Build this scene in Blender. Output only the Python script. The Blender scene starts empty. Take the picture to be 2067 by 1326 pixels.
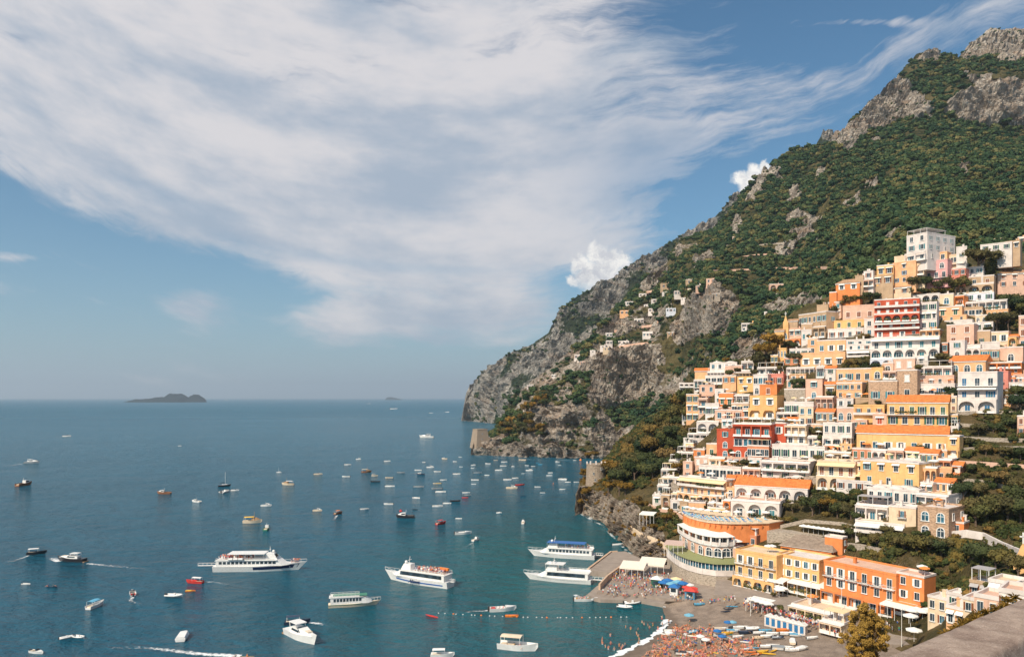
import bpy, math, random
import numpy as np
from mathutils import Vector, Matrix, Euler
R=math.radians
scene=bpy.context.scene
# ---------------- camera ----------------
H=63.0; F=1500.0; CX=1033.5; HY=802.0        # camera height (m), focal length / centre / horizon row in photo pixels
cd=bpy.data.cameras.new('camera'); cam=bpy.data.objects.new('camera',cd); scene.collection.objects.link(cam)
cam.location=(0,0,H); cam.rotation_euler=(R(90),0,0)
cd.sensor_width=36; cd.lens=36*F/2067; cd.shift_y=(HY-663)/2067; cd.clip_start=0.1; cd.clip_end=120000
scene.camera=cam
# ---------------- sun ----------------
SUN=Vector((-0.56,-0.60,0.76)).normalized()
sl=bpy.data.lights.new('sun','SUN'); sl.energy=4.7; sl.angle=R(0.5); sl.color=(1.0,0.87,0.70)
so=bpy.data.objects.new('sun',sl); scene.collection.objects.link(so)
so.rotation_euler=SUN.to_track_quat('Z','Y').to_euler(); so.location=(0,0,900)
scene.view_settings.view_transform='Standard'; scene.view_settings.look='None'
scene.view_settings.exposure=0.14; scene.view_settings.gamma=1
# ---------------- node helper ----------------
class X:
    """a socket with arithmetic"""
    def __init__(s,nt,v): s.nt=nt; s.v=v
    def _m(s,op,*a):
        n=s.nt.nodes.new('ShaderNodeMath'); n.operation=op
        for i,q in enumerate((s,)+a):
            q=q.v if isinstance(q,X) else q
            if isinstance(q,(int,float)): n.inputs[i].default_value=q
            else: s.nt.links.new(q,n.inputs[i])
        return X(s.nt,n.outputs[0])
    def __add__(s,o): return s._m('ADD',o)
    def __radd__(s,o): return s._m('ADD',o)
    def __sub__(s,o): return s._m('SUBTRACT',o)
    def __rsub__(s,o): return X(s.nt,o)._m('SUBTRACT',s)
    def __mul__(s,o): return s._m('MULTIPLY',o)
    def __rmul__(s,o): return s._m('MULTIPLY',o)
    def __truediv__(s,o): return s._m('DIVIDE',o)
    def mx(s,o): return s._m('MAXIMUM',o)
    def mn(s,o): return s._m('MINIMUM',o)
    def sq(s): return s._m('MULTIPLY',s)
    def exp(s): return s._m('EXPONENT')
    def sqrt(s): return s._m('SQRT')
    def step(s,a,b):
        n=s.nt.nodes.new('ShaderNodeMapRange'); n.interpolation_type='SMOOTHSTEP'
        s.nt.links.new(s.v,n.inputs[0]); n.inputs[1].default_value=a; n.inputs[2].default_value=b
        return X(s.nt,n.outputs[0])
def comb(nt,x,y,z):
    n=nt.nodes.new('ShaderNodeCombineXYZ')
    for i,q in enumerate((x,y,z)):
        if isinstance(q,X): nt.links.new(q.v,n.inputs[i])
        else: n.inputs[i].default_value=q
    return n.outputs[0]
def noise(nt,vec,scale,detail=6,rough=.55,dist=0,out=0):
    n=nt.nodes.new('ShaderNodeTexNoise'); n.inputs['Scale'].default_value=scale; n.inputs['Detail'].default_value=detail
    n.inputs['Roughness'].default_value=rough; n.inputs['Distortion'].default_value=dist
    if vec is not None: nt.links.new(vec,n.inputs['Vector'])
    return X(nt,n.outputs[0]) if out==0 else n.outputs[1]
def mixc(nt,f,a,b,mode='MIX'):
    n=nt.nodes.new('ShaderNodeMix'); n.data_type='RGBA'; n.blend_type=mode
    for s,q in ((0,f),(6,a),(7,b)):
        if isinstance(q,X): q=q.v
        if isinstance(q,bpy.types.NodeSocket): nt.links.new(q,n.inputs[s])
        elif s==0: n.inputs[0].default_value=q
        else: n.inputs[s].default_value=tuple(q)+(1,) if len(q)==3 else q
    return n.outputs[2]
# ---------------- sky ----------------
world=bpy.data.worlds.new('World'); scene.world=world; world.use_nodes=True
nt=world.node_tree; nt.nodes.clear()
tc=nt.nodes.new('ShaderNodeTexCoord'); sp=nt.nodes.new('ShaderNodeSeparateXYZ'); nt.links.new(tc.outputs['Generated'],sp.inputs[0])
x,y,z=(X(nt,sp.outputs[i]) for i in range(3))
yy=y.mx(0.2)
u=x/yy*1.5+1.0335            # thousandths: azimuth / elevation of the sky as seen from the bay
v=0.802-z/yy*1.5
sky=nt.nodes.new('ShaderNodeTexSky'); sky.sky_type='NISHITA'; sky.sun_disc=False
sky.sun_elevation=math.asin(SUN.z); sky.sun_rotation=math.atan2(SUN.x,SUN.y)%(2*math.pi)
sky.altitude=50; sky.air_density=1.0; sky.dust_density=1.4; sky.ozone_density=2.0
skc=mixc(nt,1.0,sky.outputs[0],(0.60,.96,1.06),'MULTIPLY')
skc=mixc(nt,(z.mx(0.0)*-9.0).exp()*.85,skc,(4.3,5.3,6.4))
du=u-0.95
w=v-0.6+0.275*du*du
wp=noise(nt,comb(nt,u,w,0),2.2,4)-0.5
P=comb(nt,u*1.0+wp*0.25,w*3.1+wp*0.7,0.3)
n1=noise(nt,P,2.4,9,.60)
n2=noise(nt,comb(nt,u*1.1+wp*.3,w*6+wp*.9,4.0),5.0,9,.66)
n3=noise(nt,comb(nt,u*.9+w*.5+wp*.3,w*7+wp*1.4,8.0),6.0,9,.72)
n4=noise(nt,comb(nt,u,v*1.3,5.0),3.2,8,.62,.6)
nn=n1*0.50+n2*0.20+n3*.16+n4*.14
main=w.step(0.035,-0.10)*u.step(1.72,.95)*0.42
main=main+(-1.0*((w+0.02)/0.055).sq()).exp()*u.step(1.25,.9)*0.10
band=(-1.0*((w+0.285)/0.075).sq()).exp()*u.step(1.05,1.4)*0.23
wisps=None
for (a,b,c,d,k) in ((.40,.615,.10,.045,.36),(.72,.655,.20,.05,.38),(1.03,.62,.14,.04,.30),(.03,.52,.07,.01,.15),(.25,.77,.5,.03,.16),(1.55,.02,.12,.05,.08),(1.75,.045,.12,.012,.18),(1.05,.69,.1,.03,.1),(.02,.69,.08,.02,.12)):
    g=(-1.0*(((u-a)/c).sq()+((v-b)/d).sq())).exp()*k
    wisps=g if wisps is None else wisps+g
cov=main+band+wisps
den=(nn*1.45-.22+cov-0.62).step(-0.01,0.26)
gap=(-1.0*(((u-1.37)/.22).sq()+((v-.36)/.12).sq())).exp()*.60+(-1.0*(((u-1.72)/.22).sq()+((v-.05)/.07).sq())).exp()*.25
hole=gap+(-1.0*(((u-.33)/.13).sq()+((w+.10)/.022).sq())).exp()*.35+(-1.0*(((u-.75)/.3).sq()+((w+.055)/.012).sq())).exp()*.3
den=(den-hole).mx(0.0)
back=y.step(0.0,0.25)
gen=noise(nt,tc.outputs['Generated'],2.0,8).step(.42,.7)
den=den*back+gen*(1.0-back)*.8
sh=noise(nt,comb(nt,u,w*2.5,2),2.0,7,.6)
ccol=mixc(nt,sh.step(.34,.60),(4.1,4.8,5.8),(7.6,7.3,7.4))
skc=mixc(nt,den*0.93,skc,ccol)
# cumulus heads behind the mountain
pn=comb(nt,u,v,0)
q1=noise(nt,pn,26,9,.66)-.5; q2=noise(nt,comb(nt,u,v,7.3),26,9,.66)-.5
uu=u+q1*.052; vv=v+q2*.052
cm=None
for (a,b,r) in ((1.172,.532,.026),(1.205,.512,.027),(1.228,.530,.032),(1.255,.525,.020),(1.195,.556,.040),(1.225,.565,.045),(1.160,.566,.016),(1.27,.545,.02),(1.21,.60,.04),(1.498,.362,.022),(1.525,.348,.024),(1.545,.335,.014),(1.515,.38,.03)):
    f=1.0-(((uu-a).sq()+(vv-b).sq()).sqrt()/r)
    cm=f if cm is None else cm.mx(f)
cma=cm.step(-.12,.50)*(1.0-(v-.585).step(-.03,.04)*.75)
body=noise(nt,comb(nt,uu,vv,1),30,8,.62).step(.36,.60)*.85+(0.58-v)*2.0
cc=mixc(nt,body.mx(0.0).mn(1.0),(6.0,6.1,6.6),(10.4,10.1,9.6))
skc=mixc(nt,cma*(cm.step(0,.5)*.12+.86),skc,cc)
bg=nt.nodes.new('ShaderNodeBackground'); bg.inputs[1].default_value=0.092
nt.links.new(skc,bg.inputs[0])
wo=nt.nodes.new('ShaderNodeOutputWorld'); nt.links.new(bg.outputs[0],wo.inputs[0])
# ---------------- numpy noise ----------------
rng=np.random.default_rng(7); random.seed(7)
_perm=np.tile(rng.permutation(256),3)
_g=rng.normal(size=(256,3)); _g/=np.linalg.norm(_g,axis=1)[:,None]
def pnoise(p):
    i=np.floor(p).astype(int); f=p-i; i&=255
    s=f*f*f*(f*(f*6-15)+10); r=0
    for dx in (0,1):
        for dy in (0,1):
            for dz in (0,1):
                h=_perm[_perm[_perm[i[:,0]+dx]+i[:,1]+dy]+i[:,2]+dz]&255
                d=(_g[h]*(f-(dx,dy,dz))).sum(1)
                wt=(s[:,0] if dx else 1-s[:,0])*(s[:,1] if dy else 1-s[:,1])*(s[:,2] if dz else 1-s[:,2])
                r=r+d*wt
    return r
def fbm(p,o=5,rid=False,gain=.5):
    r=0;a=1;t=0
    for k in range(o):
        n=pnoise(p*2.0**k+k*17.3)
        r=r+a*((1-2*np.abs(n)*1.6) if rid else n*1.6); t+=a; a*=gain
    return r/t
# ---------------- object helpers ----------------
COL=scene.collection
def mesh_np(name,V,Fs,mats=None,smooth=False,matidx=None,attrs=None):
    me=bpy.data.meshes.new(name)
    V=np.asarray(V,dtype=np.float32)
    if isinstance(Fs,np.ndarray):
        n,k=Fs.shape
        me.vertices.add(len(V)); me.vertices.foreach_set('co',V.ravel())
        me.loops.add(n*k); me.loops.foreach_set('vertex_index',Fs.astype(np.int32).ravel())
        me.polygons.add(n); me.polygons.foreach_set('loop_start',np.arange(0,n*k,k,dtype=np.int32))
        me.polygons.foreach_set('loop_total',np.full(n,k,dtype=np.int32))
    else: me.from_pydata([tuple(map(float,q)) for q in V],[],Fs)
    for m in (mats or []): me.materials.append(m)
    if matidx is not None: me.polygons.foreach_set('material_index',np.asarray(matidx,dtype=np.int32))
    me.polygons.foreach_set('use_smooth',np.full(len(me.polygons),smooth))
    for an,av in (attrs or {}).items():
        a=me.attributes.new(an,'FLOAT','POINT'); a.data.foreach_set('value',np.asarray(av,dtype=np.float32))
    me.update(calc_edges=True)
    return me
def link(name,me,parent=None,loc=None,rz=0,label=None,cat=None,group=None,kind=None,scale=None):
    o=bpy.data.objects.new(name,me); COL.objects.link(o)
    if parent is not None: o.parent=parent
    if loc is not None: o.location=loc
    if rz: o.rotation_euler=(0,0,rz)
    if scale is not None: o.scale=scale
    if label: o['label']=label
    if cat: o['category']=cat
    if group: o['group']=group
    if kind: o['kind']=kind
    return o
class MB:
    """collects simple solids into one mesh"""
    def __init__(s): s.v=[]; s.f=[]; s.m=[]
    def add(s,vs,fs,m=0):
        b=len(s.v); s.v+= [tuple(q) for q in vs]; s.f+=[tuple(i+b for i in f) for f in fs]; s.m+=[m]*len(fs)
    def box(s,x0,x1,y0,y1,z0,z1,m=0):
        s.add([(x0,y0,z0),(x1,y0,z0),(x1,y1,z0),(x0,y1,z0),(x0,y0,z1),(x1,y0,z1),(x1,y1,z1),(x0,y1,z1)],
              [(0,3,2,1),(4,5,6,7),(0,1,5,4),(1,2,6,5),(2,3,7,6),(3,0,4,7)],m)
    def prism(s,pts,z0,z1,m=0):
        n=len(pts); s.add([(p[0],p[1],z0) for p in pts]+[(p[0],p[1],z1) for p in pts],
            [tuple(range(n))[::-1],tuple(range(n,2*n))]+[(i,(i+1)%n,(i+1)%n+n,i+n) for i in range(n)],m)
    def tube(s,a,b,r,m=0,n=5,r2=None):
        a=Vector(a);b=Vector(b);d=(b-a).normalized(); q=d.orthogonal().normalized(); t=d.cross(q); r2=r if r2 is None else r2
        vs=[a+(q*math.cos(2*math.pi*i/n)+t*math.sin(2*math.pi*i/n))*r for i in range(n)]+[b+(q*math.cos(2*math.pi*i/n)+t*math.sin(2*math.pi*i/n))*r2 for i in range(n)]
        s.add(vs,[(i,(i+1)%n,(i+1)%n+n,i+n) for i in range(n)]+[tuple(range(n))[::-1],tuple(range(n,2*n))],m)
    def loft(s,rings,m=0,cap=True,closed=True):
        b=len(s.v); n=len(rings[0])
        for r in rings: s.v+=[tuple(q) for q in r]
        e=n if closed else n-1
        for k in range(len(rings)-1):
            for i in range(e):
                j=(i+1)%n; s.f.append((b+k*n+i,b+k*n+j,b+(k+1)*n+j,b+(k+1)*n+i)); s.m.append(m)
        if cap and closed:
            s.f.append(tuple(b+i for i in range(n))[::-1]); s.m.append(m)
            s.f.append(tuple(b+(len(rings)-1)*n+i for i in range(n))); s.m.append(m)
    def sphere(s,c,r,m=0,n=8,k=5,sz=1,half=False):
        rings=[]
        for a in range(k+1):
            t=(math.pi/2 if half else math.pi)*a/k
            rr=max(math.sin(t),.01)*r; zz=math.cos(t)*r*sz
            rings.append([(c[0]+rr*math.cos(2*math.pi*i/n),c[1]+rr*math.sin(2*math.pi*i/n),c[2]+zz) for i in range(n)])
        s.loft(rings[::-1],m)
    def mesh(s,name,mats,smooth=False):
        return mesh_np(name,s.v,s.f,mats,smooth,s.m)
    def build(s,name,mats,parent=None,smooth=False,**k):
        if not isinstance(mats,(list,tuple)): mats=[mats]
        return link(name,s.mesh(name,mats,smooth),parent,**k)
def at(px,py,D): return Vector(((px-CX)/F*D,D,H-(py-HY)/F*D))
def sea(px,py):
    D=H*F/(py-HY); return Vector(((px-CX)/F*D,D,0))
# ---------------- materials ----------------
MATS={}
def newmat(name):
    m=bpy.data.materials.new(name); m.use_nodes=True; nt=m.node_tree; b=nt.nodes['Principled BSDF']; MATS[name]=m
    return m,nt,b
def flat(name,c,rough=.7,metal=0,spec=.3):
    if name in MATS: return MATS[name]
    m,nt,b=newmat(name)
    tcn=nt.nodes.new('ShaderNodeTexCoord')
    n=noise(nt,tcn.outputs['Object'],3.0,4)
    col=mixc(nt,n.step(.3,.7),tuple(q*.88 for q in c),tuple(min(1,q*1.08) for q in c))
    nt.links.new(col,b.inputs['Base Color']); b.inputs['Roughness'].default_value=rough; b.inputs['Metallic'].default_value=metal
    b.inputs['Specular IOR Level'].default_value=spec
    return m
def sep(nt,s):
    n=nt.nodes.new('ShaderNodeSeparateXYZ'); nt.links.new(s,n.inputs[0]); return [X(nt,n.outputs[i]) for i in range(3)]
def bump(nt,b,h,dist,strength=1.0):
    n=nt.nodes.new('ShaderNodeBump'); n.inputs['Distance'].default_value=dist; n.inputs['Strength'].default_value=strength
    nt.links.new(h.v,n.inputs['Height']); nt.links.new(n.outputs[0],b.inputs['Normal'])
def rockmat(name,ca,cb,cc,veg,sc=1.0,vega=None):
    m,nt,b=newmat(name)
    g=nt.nodes.new('ShaderNodeNewGeometry'); P=g.outputs['Position']; px,py,pz=sep(nt,P)
    at_=nt.nodes.new('ShaderNodeAttribute'); at_.attribute_name='rock'; rk=X(nt,at_.outputs['Fac'])
    warp=noise(nt,P,.02*sc,5)
    Q=comb(nt,px+warp*22,py+warp*22,pz*.55+warp*26)
    n1=noise(nt,Q,.045*sc,8,.65); n2=noise(nt,P,.22*sc,7,.7)
    Lr=comb(nt,px*.35+py*.2,py*.35,pz*1.9+px*.5+warp*18)
    n3=noise(nt,Lr,.05*sc,6,.6)
    c=mixc(nt,n1.step(.40,.58),ca,cb)
    c=mixc(nt,n3.step(.52,.66)*.7,c,cc)
    st=noise(nt,comb(nt,px*1.6,py*1.6,pz*.16),.12*sc,6,.7)
    c=mixc(nt,st.step(.50,.62)*.6,c,tuple(q*.5 for q in cb))
    c=mixc(nt,n2.step(.54,.64)*.55,c,tuple(min(.8,q*1.3) for q in cb))
    c=mixc(nt,n2.step(.43,.33)*.65,c,tuple(q*.5 for q in ca))
    crack=(n2-.5)._m('ABSOLUTE').step(.05,.0)
    c=mixc(nt,crack*.6,c,tuple(q*.35 for q in ca))
    vn=noise(nt,P,.035*sc,7,.7)
    vc=mixc(nt,vn.step(.35,.65),veg,vega or tuple(q*1.6 for q in veg))
    k=(rk+(n2-.5)*.55+(n1-.5)*.35).step(.40,.56)
    c=mixc(nt,k,vc,c)
    nt.links.new(c,b.inputs['Base Color']); b.inputs['Roughness'].default_value=.92; b.inputs['Specular IOR Level'].default_value=.1
    bump(nt,b,n1*1.4+n2*1.0+n3*1.0,11.0/sc,1.0)
    return m
# ---------------- haze-free air first: terrain lofts ----------------
def inpoly(x,y,P):
    r=np.zeros(x.shape,bool); n=len(P)
    for i in range(n):
        x1,y1=P[i]; x2,y2=P[(i+1)%n]
        c=((y1>y)!=(y2>y))&(x<(x2-x1)*(y-y1)/((y2-y1) if y2!=y1 else 1e-9)+x1)
        r^=c
    return r
def loftgrid(cols,nu,rowsub,smooth_u=True):
    """cols: {azimuth px: [(py,D)...]} -> arrays px,py,D on a grid"""
    xs=sorted(cols); K=len(cols[xs[0]])
    A=np.array([cols[q] for q in xs],float)      # ncol,K,2
    U=np.concatenate([np.linspace(xs[i],xs[i+1],max(2,int((xs[i+1]-xs[i])/nu)+1))[:-1] for i in range(len(xs)-1)]+[[xs[-1]]])
    C=np.stack([[np.interp(U,xs,A[:,k,j]) for j in (0,1)] for k in range(K)])   # K,2,nU
    rows=[]
    for k in range(K-1):
        t=np.linspace(0,1,rowsub[k]+1)[:-1]
        for q in t: rows.append(C[k]*(1-q)+C[k+1]*q)
    rows.append(C[-1])
    G=np.stack(rows)      # nR,2,nU
    return U,G[:,0,:],G[:,1,:]
# ---------------- terrain data (azimuth -> elevation row, distance) ----------------
MC={
 952:[(935,812),(932,814),(930,818),(930,822),(930,830),(935,840),(945,850),(950,860),(955,870)],
 958:[(918,812),(903,814),(894,818),(892,822),(892,830),(895,840),(905,850),(915,860),(925,870)],
 1000:[(919,806),(902,810),(890,815),(889,824),(880,850),(876,862),(874,872),(873,884),(873,890)],
 1020:[(922,800),(905,803),(892,808),(888,822),(865,850),(852,862),(845,875),(840,885),(836,895)],
 1034:[(922,795),(905,798),(892,803),(880,830),(855,850),(830,868),(815,885),(806,895),(802,900)],
 1060:[(924,788),(908,791),(892,796),(862,812),(835,830),(810,850),(793,872),(784,890),(778,905)],
 1100:[(926,780),(910,783),(895,790),(832,800),(815,830),(790,860),(765,890),(752,908),(745,920)],
 1180:[(926,768),(912,772),(900,776),(850,800),(810,820),(765,850),(720,890),(703,912),(690,935)],
 1250:[(925,768),(905,775),(870,800),(820,830),(720,850),(690,900),(655,960),(632,1000),(616,1030)],
 1310:[(925,768),(900,780),(850,800),(800,830),(695,855),(660,930),(610,1000),(575,1050),(554,1085)],
 1345:[(925,730),(890,750),(840,775),(770,810),(690,850),(620,880),(575,980),(545,1050),(528,1095)],
 1372:[(925,700),(880,730),(830,760),(760,800),(700,840),(590,870),(550,970),(510,1050),(486,1105)],
 1440:[(900,600),(850,640),(800,660),(740,685),(690,705),(575,740),(540,850),(500,960),(468,1090)],
 1475:[(880,590),(820,620),(770,640),(725,670),(690,690),(578,745),(545,840),(485,960),(428,1090)],
 1512:[(850,560),(800,590),(740,620),(715,650),(672,675),(590,745),(545,830),(450,960),(374,1085)],
 1560:[(810,540),(760,565),(725,590),(690,620),(640,660),(590,740),(545,820),(440,950),(328,1085)],
 1600:[(760,500),(720,530),(700,560),(660,620),(610,660),(580,735),(545,810),(440,940),(302,1085)],
 1650:[(710,470),(680,490),(650,520),(610,570),(575,640),(550,710),(500,800),(400,930),(292,1080)],
 1668:[(700,465),(670,480),(640,510),(600,560),(570,640),(548,700),(480,800),(370,930),(289,1078)],
 1700:[(670,455),(630,470),(590,500),(570,540),(545,600),(500,700),(420,850),(300,960),(256,1000)],
 1750:[(620,450),(580,465),(550,490),(530,520),(505,580),(460,690),(380,850),(280,970),(214,1010)],
 1790:[(590,445),(550,460),(525,480),(500,520),(460,600),(400,720),(310,880),(258,985),(172,1030)],
 1815:[(585,442),(550,452),(520,475),(490,515),(440,600),(370,730),(285,900),(245,990),(150,1050)],
 1850:[(580,440),(545,450),(512,472),(480,510),(430,600),(350,740),(250,930),(210,985),(110,1090)],
 1885:[(575,440),(540,450),(510,472),(475,510),(425,600),(340,740),(245,940),(190,985),(101,1100)],
 1910:[(575,440),(540,450),(510,472),(475,510),(425,600),(335,740),(246,940),(180,980),(112,1100)],
 1935:[(575,440),(540,450),(510,470),(475,510),(425,600),(335,740),(248,940),(165,975),(119,1110)],
 1960:[(575,440),(540,450),(510,470),(475,510),(425,600),(335,740),(250,940),(160,975),(90,1130)],
 1985:[(575,440),(540,450),(510,470),(475,510),(425,600),(335,740),(254,940),(160,970),(72,1140)],
 2010:[(575,440),(540,450),(510,470),(475,510),(425,600),(335,740),(258,940),(155,965),(60,1150)],
 2040:[(575,440),(540,450),(510,470),(475,510),(425,600),(335,740),(262,940),(150,965),(56,1160)],
 2080:[(575,440),(540,450),(510,470),(475,510),(425,600),(335,740),(265,940),(150,965),(62,1160)],
 2200:[(575,440),(540,450),(510,470),(475,510),(425,600),(340,740),(280,940),(170,965),(60,1160)],
 2500:[(600,420),(560,430),(520,450),(480,500),(430,600),(350,740),(300,940),(200,965),(90,1160)],
}
FC={
 934:[(860,1990),(856,1992),(855,1995),(856,2000)],
 941:[(853,1975),(815,1982),(795,1990),(788,2000)],
 948:[(851,1970),(800,1980),(780,1992),(772,2003)],
 970:[(852,1890),(800,1900),(772,1930),(754,1960)],
 1010:[(857,1718),(800,1740),(760,1800),(730,1850)],
 1050:[(862,1650),(800,1680),(740,1750),(704,1800)],
 1108:[(866,1600),(760,1650),(710,1700),(674,1750)],
 1135:[(868,1600),(740,1650),(690,1700),(624,1740)],
 1180:[(868,1600),(740,1650),(670,1700),(588,1740)],
 1240:[(868,1600),(740,1650),(650,1700),(556,1740)],
 1292:[(868,1600),(740,1650),(620,1700),(522,1760)],
 1350:[(868,1600),(740,1650),(590,1700),(492,1760)],
 1400:[(868,1600),(740,1650),(560,1700),(462,1760)],
 1440:[(868,1600),(740,1650),(540,1700),(440,1760)],
 1480:[(868,1600),(740,1650),(500,1700),(398,1760)],
 1500:[(868,1600),(740,1650),(500,1700),(380,1760)],
 1520:[(868,1600),(740,1650),(500,1700),(395,1760)],
 1560:[(868,1600),(740,1650),(500,1700),(420,1760)],
 1640:[(868,1600),(740,1650),(500,1700),(310,1760)],
 1662:[(868,1600),(740,1650),(500,1700),(264,1760)],
 1680:[(868,1600),(740,1650),(500,1700),(268,1760)],
 1760:[(868,1600),(740,1650),(500,1700),(380,1760)],
}
# rock faces that stay bare: outlines by azimuth/elevation
ROCKM=[
 [(1925,125),(1965,80),(2010,55),(2080,50),(2080,118),(2040,128),(1990,122),(1950,130)],
 [(1662,300),(1675,275),(1700,252),(1730,225),(1755,205),(1790,168),(1815,148),(1835,165),(1868,195),(1885,215),(1878,238),(1835,246),(1790,258),(1745,268),(1735,290),(1712,305),(1690,292)],
 [(1905,225),(1928,190),(1960,172),(1940,150),(2010,158),(2080,150),(2080,265),(2030,258),(1985,250),(1940,245),(1905,235)],
 [(1832,135),(1850,108),(1885,98),(1905,108),(1895,125),(1860,128)],
 [(1512,372),(1535,345),(1560,340),(1572,350),(1545,375),(1530,405),(1512,425)],
 [(1510,352),(1560,332),(1580,350),(1590,365),(1545,365)],
 [(1590,370),(1622,375),(1610,400),(1592,420),(1585,400)],
 [(1565,455),(1580,440),(1605,425),(1630,425),(1660,435),(1655,450),(1610,455),(1590,460)],
 [(1470,440),(1490,432),(1500,445),(1492,468),(1475,470)],
 [(1350,655),(1372,625),(1395,600),(1420,580),(1450,565),(1478,585),(1490,610),(1494,650),(1470,665),(1440,672),(1410,680),(1385,695),(1368,700),(1362,680)],
 [(1193,725),(1215,705),(1250,698),(1300,690),(1338,696),(1345,720),(1318,742),(1345,760),(1330,790),(1290,815),(1255,820),(1200,828),(1190,790)],
 [(1085,835),(1110,818),(1155,820),(1168,845),(1165,880),(1140,900),(1085,895)],
 [(1480,690),(1500,678),(1545,670),(1560,680),(1556,715),(1520,735),(1478,728)],
 [(1540,620),(1580,600),(1640,592),(1668,600),(1655,625),(1600,632),(1555,640)],
 [(1305,560),(1318,535),(1342,520),(1350,545),(1335,565),(1312,580)],
 [(1215,830),(1240,870),(1290,850),(1270,900),(1200,905),(1190,870)],
 [(950,895),(1010,893),(1060,900),(1120,900),(1180,905),(1260,900),(1260,950),(950,950)],
 [(1370,485),(1385,500),(1380,520),(1362,520)],
 [(1215,655),(1250,640),(1275,655),(1262,680),(1225,690)],[(1400,520),(1430,500),(1452,512),(1440,535),(1405,540)],[(1600,470),(1640,462),(1652,478),(1615,490)],[(1700,410),(1735,395),(1750,412),(1712,430)],[(1640,340),(1668,330),(1672,352),(1648,360)],[(1560,500),(1600,492),(1625,505),(1580,520)],[(1780,470),(1815,455),(1822,475),(1790,490)],[(1930,330),(1955,322),(1962,350),(1938,352)],
 [(1745,300),(1790,285),(1775,268),(1745,285)],
 [(1740,360),(1765,362),(1775,380),(1745,385)],
]
TC={
 1160:[(1041,395),(1041,396),(1041,397),(1041,398),(1041,399),(1041,400),(1045,405),(1045,408),(1045,412),(1045,415),(1045,420)],
 1166:[(1040,399),(1034,400),(1025,400.5),(1012,402),(1008,404),(1003,408),(1000,412),(1000,416),(1002,420),(1010,426),(1024,430)],
 1172:[(1037,403),(1020,404),(1000,405),(985,407),(974,410),(970,414),(968,418),(967,423),(970,428),(985,432),(1002,438)],
 1190:[(1045,392),(1025,393),(1005,396),(985,400),(974,405),(968,412),(965,420),(963,428),(962,436),(975,450),(1002,470)],
 1215:[(1057,374),(1035,377),(1010,382),(990,388),(972,396),(965,405),(955,420),(945,440),(935,460),(945,480),(998,500)],
 1250:[(1093,328),(1065,335),(1040,342),(1015,350),(990,362),(970,380),(950,405),(925,435),(905,465),(890,500),(900,530)],
 1275:[(1118,302),(1090,309),(1060,318),(1030,328),(1000,345),(970,368),(940,398),(910,432),(885,465),(872,505),(880,540)],
 1300:[(1135,286),(1110,291),(1085,298),(1055,308),(1020,322),(985,345),(945,380),(905,420),(870,462),(850,505),(860,545)],
 1350:[(1150,273),(1135,276),(1105,282),(1075,290),(1040,302),(1000,320),(950,355),(905,395),(865,440),(828,490),(835,545)],
 1390:[(1195,246),(1165,256),(1130,266),(1095,275),(1050,290),(1000,310),(950,335),(900,365),(850,400),(790,445),(770,490)],
 1450:[(1218,227),(1185,239),(1150,247),(1110,256),(1060,270),(1000,290),(945,313),(890,338),(830,370),(760,415),(735,450)],
 1520:[(1236,217),(1210,224),(1180,232),(1120,246),(1060,262),(1000,280),(945,301),(880,330),(820,360),(750,400),(718,425)],
 1600:[(1262,205),(1225,215),(1190,224),(1120,240),(1060,254),(1000,270),(940,290),(870,318),(790,355),(700,400),(630,440)],
 1700:[(1290,190),(1250,200),(1215,210),(1130,228),(1070,240),(1000,257),(930,277),(850,306),(760,345),(660,390),(585,430)],
 1800:[(1340,172),(1290,182),(1240,196),(1200,206),(1080,222),(1010,238),(930,262),(840,293),(740,333),(620,382),(540,425)],
 1850:[(1420,140),(1340,165),(1260,188),(1190,204),(1075,218),(1005,233),(930,256),(840,286),(740,326),(610,377),(525,425)],
 1900:[(1680,60),(1334,110),(1270,165),(1195,203),(1080,216),(1010,231),(930,254),(840,283),(740,322),(600,375),(520,425)],
 1950:[(1500,60),(1270,105),(1215,150),(1180,195),(1085,212),(1012,228),(930,252),(840,280),(740,320),(600,372),(515,425)],
 2000:[(1400,55),(1235,105),(1185,140),(1150,185),(1090,208),(1015,226),(930,250),(840,278),(740,318),(600,370),(512,425)],
 2080:[(1300,50),(1215,100),(1165,135),(1130,175),(1080,205),(1010,224),(930,248),(840,276),(740,315),(600,368),(510,425)],
 2250:[(1250,50),(1190,90),(1150,125),(1110,165),(1060,200),(1000,222),(930,246),(840,274),(740,312),(600,366),(510,425)],
 2500:[(1200,50),(1150,90),(1110,125),(1070,165),(1030,200),(980,222),(920,246),(830,274),(730,312),(590,366),(500,425)],
}
def backslope(cols,a,da,b,db):
    out={}
    for k,c in cols.items():
        py,D=c[-1]; z=H-(py-HY)/F*D
        z2=min(z,z*a-3 if z>0 else z-3); D2=D+da; z3=-30; D3=D+db
        out[k]=c+[(HY+(H-z2)/D2*F,D2),(HY+(H-z3)/D3*F,D3)]
    return out
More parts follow.
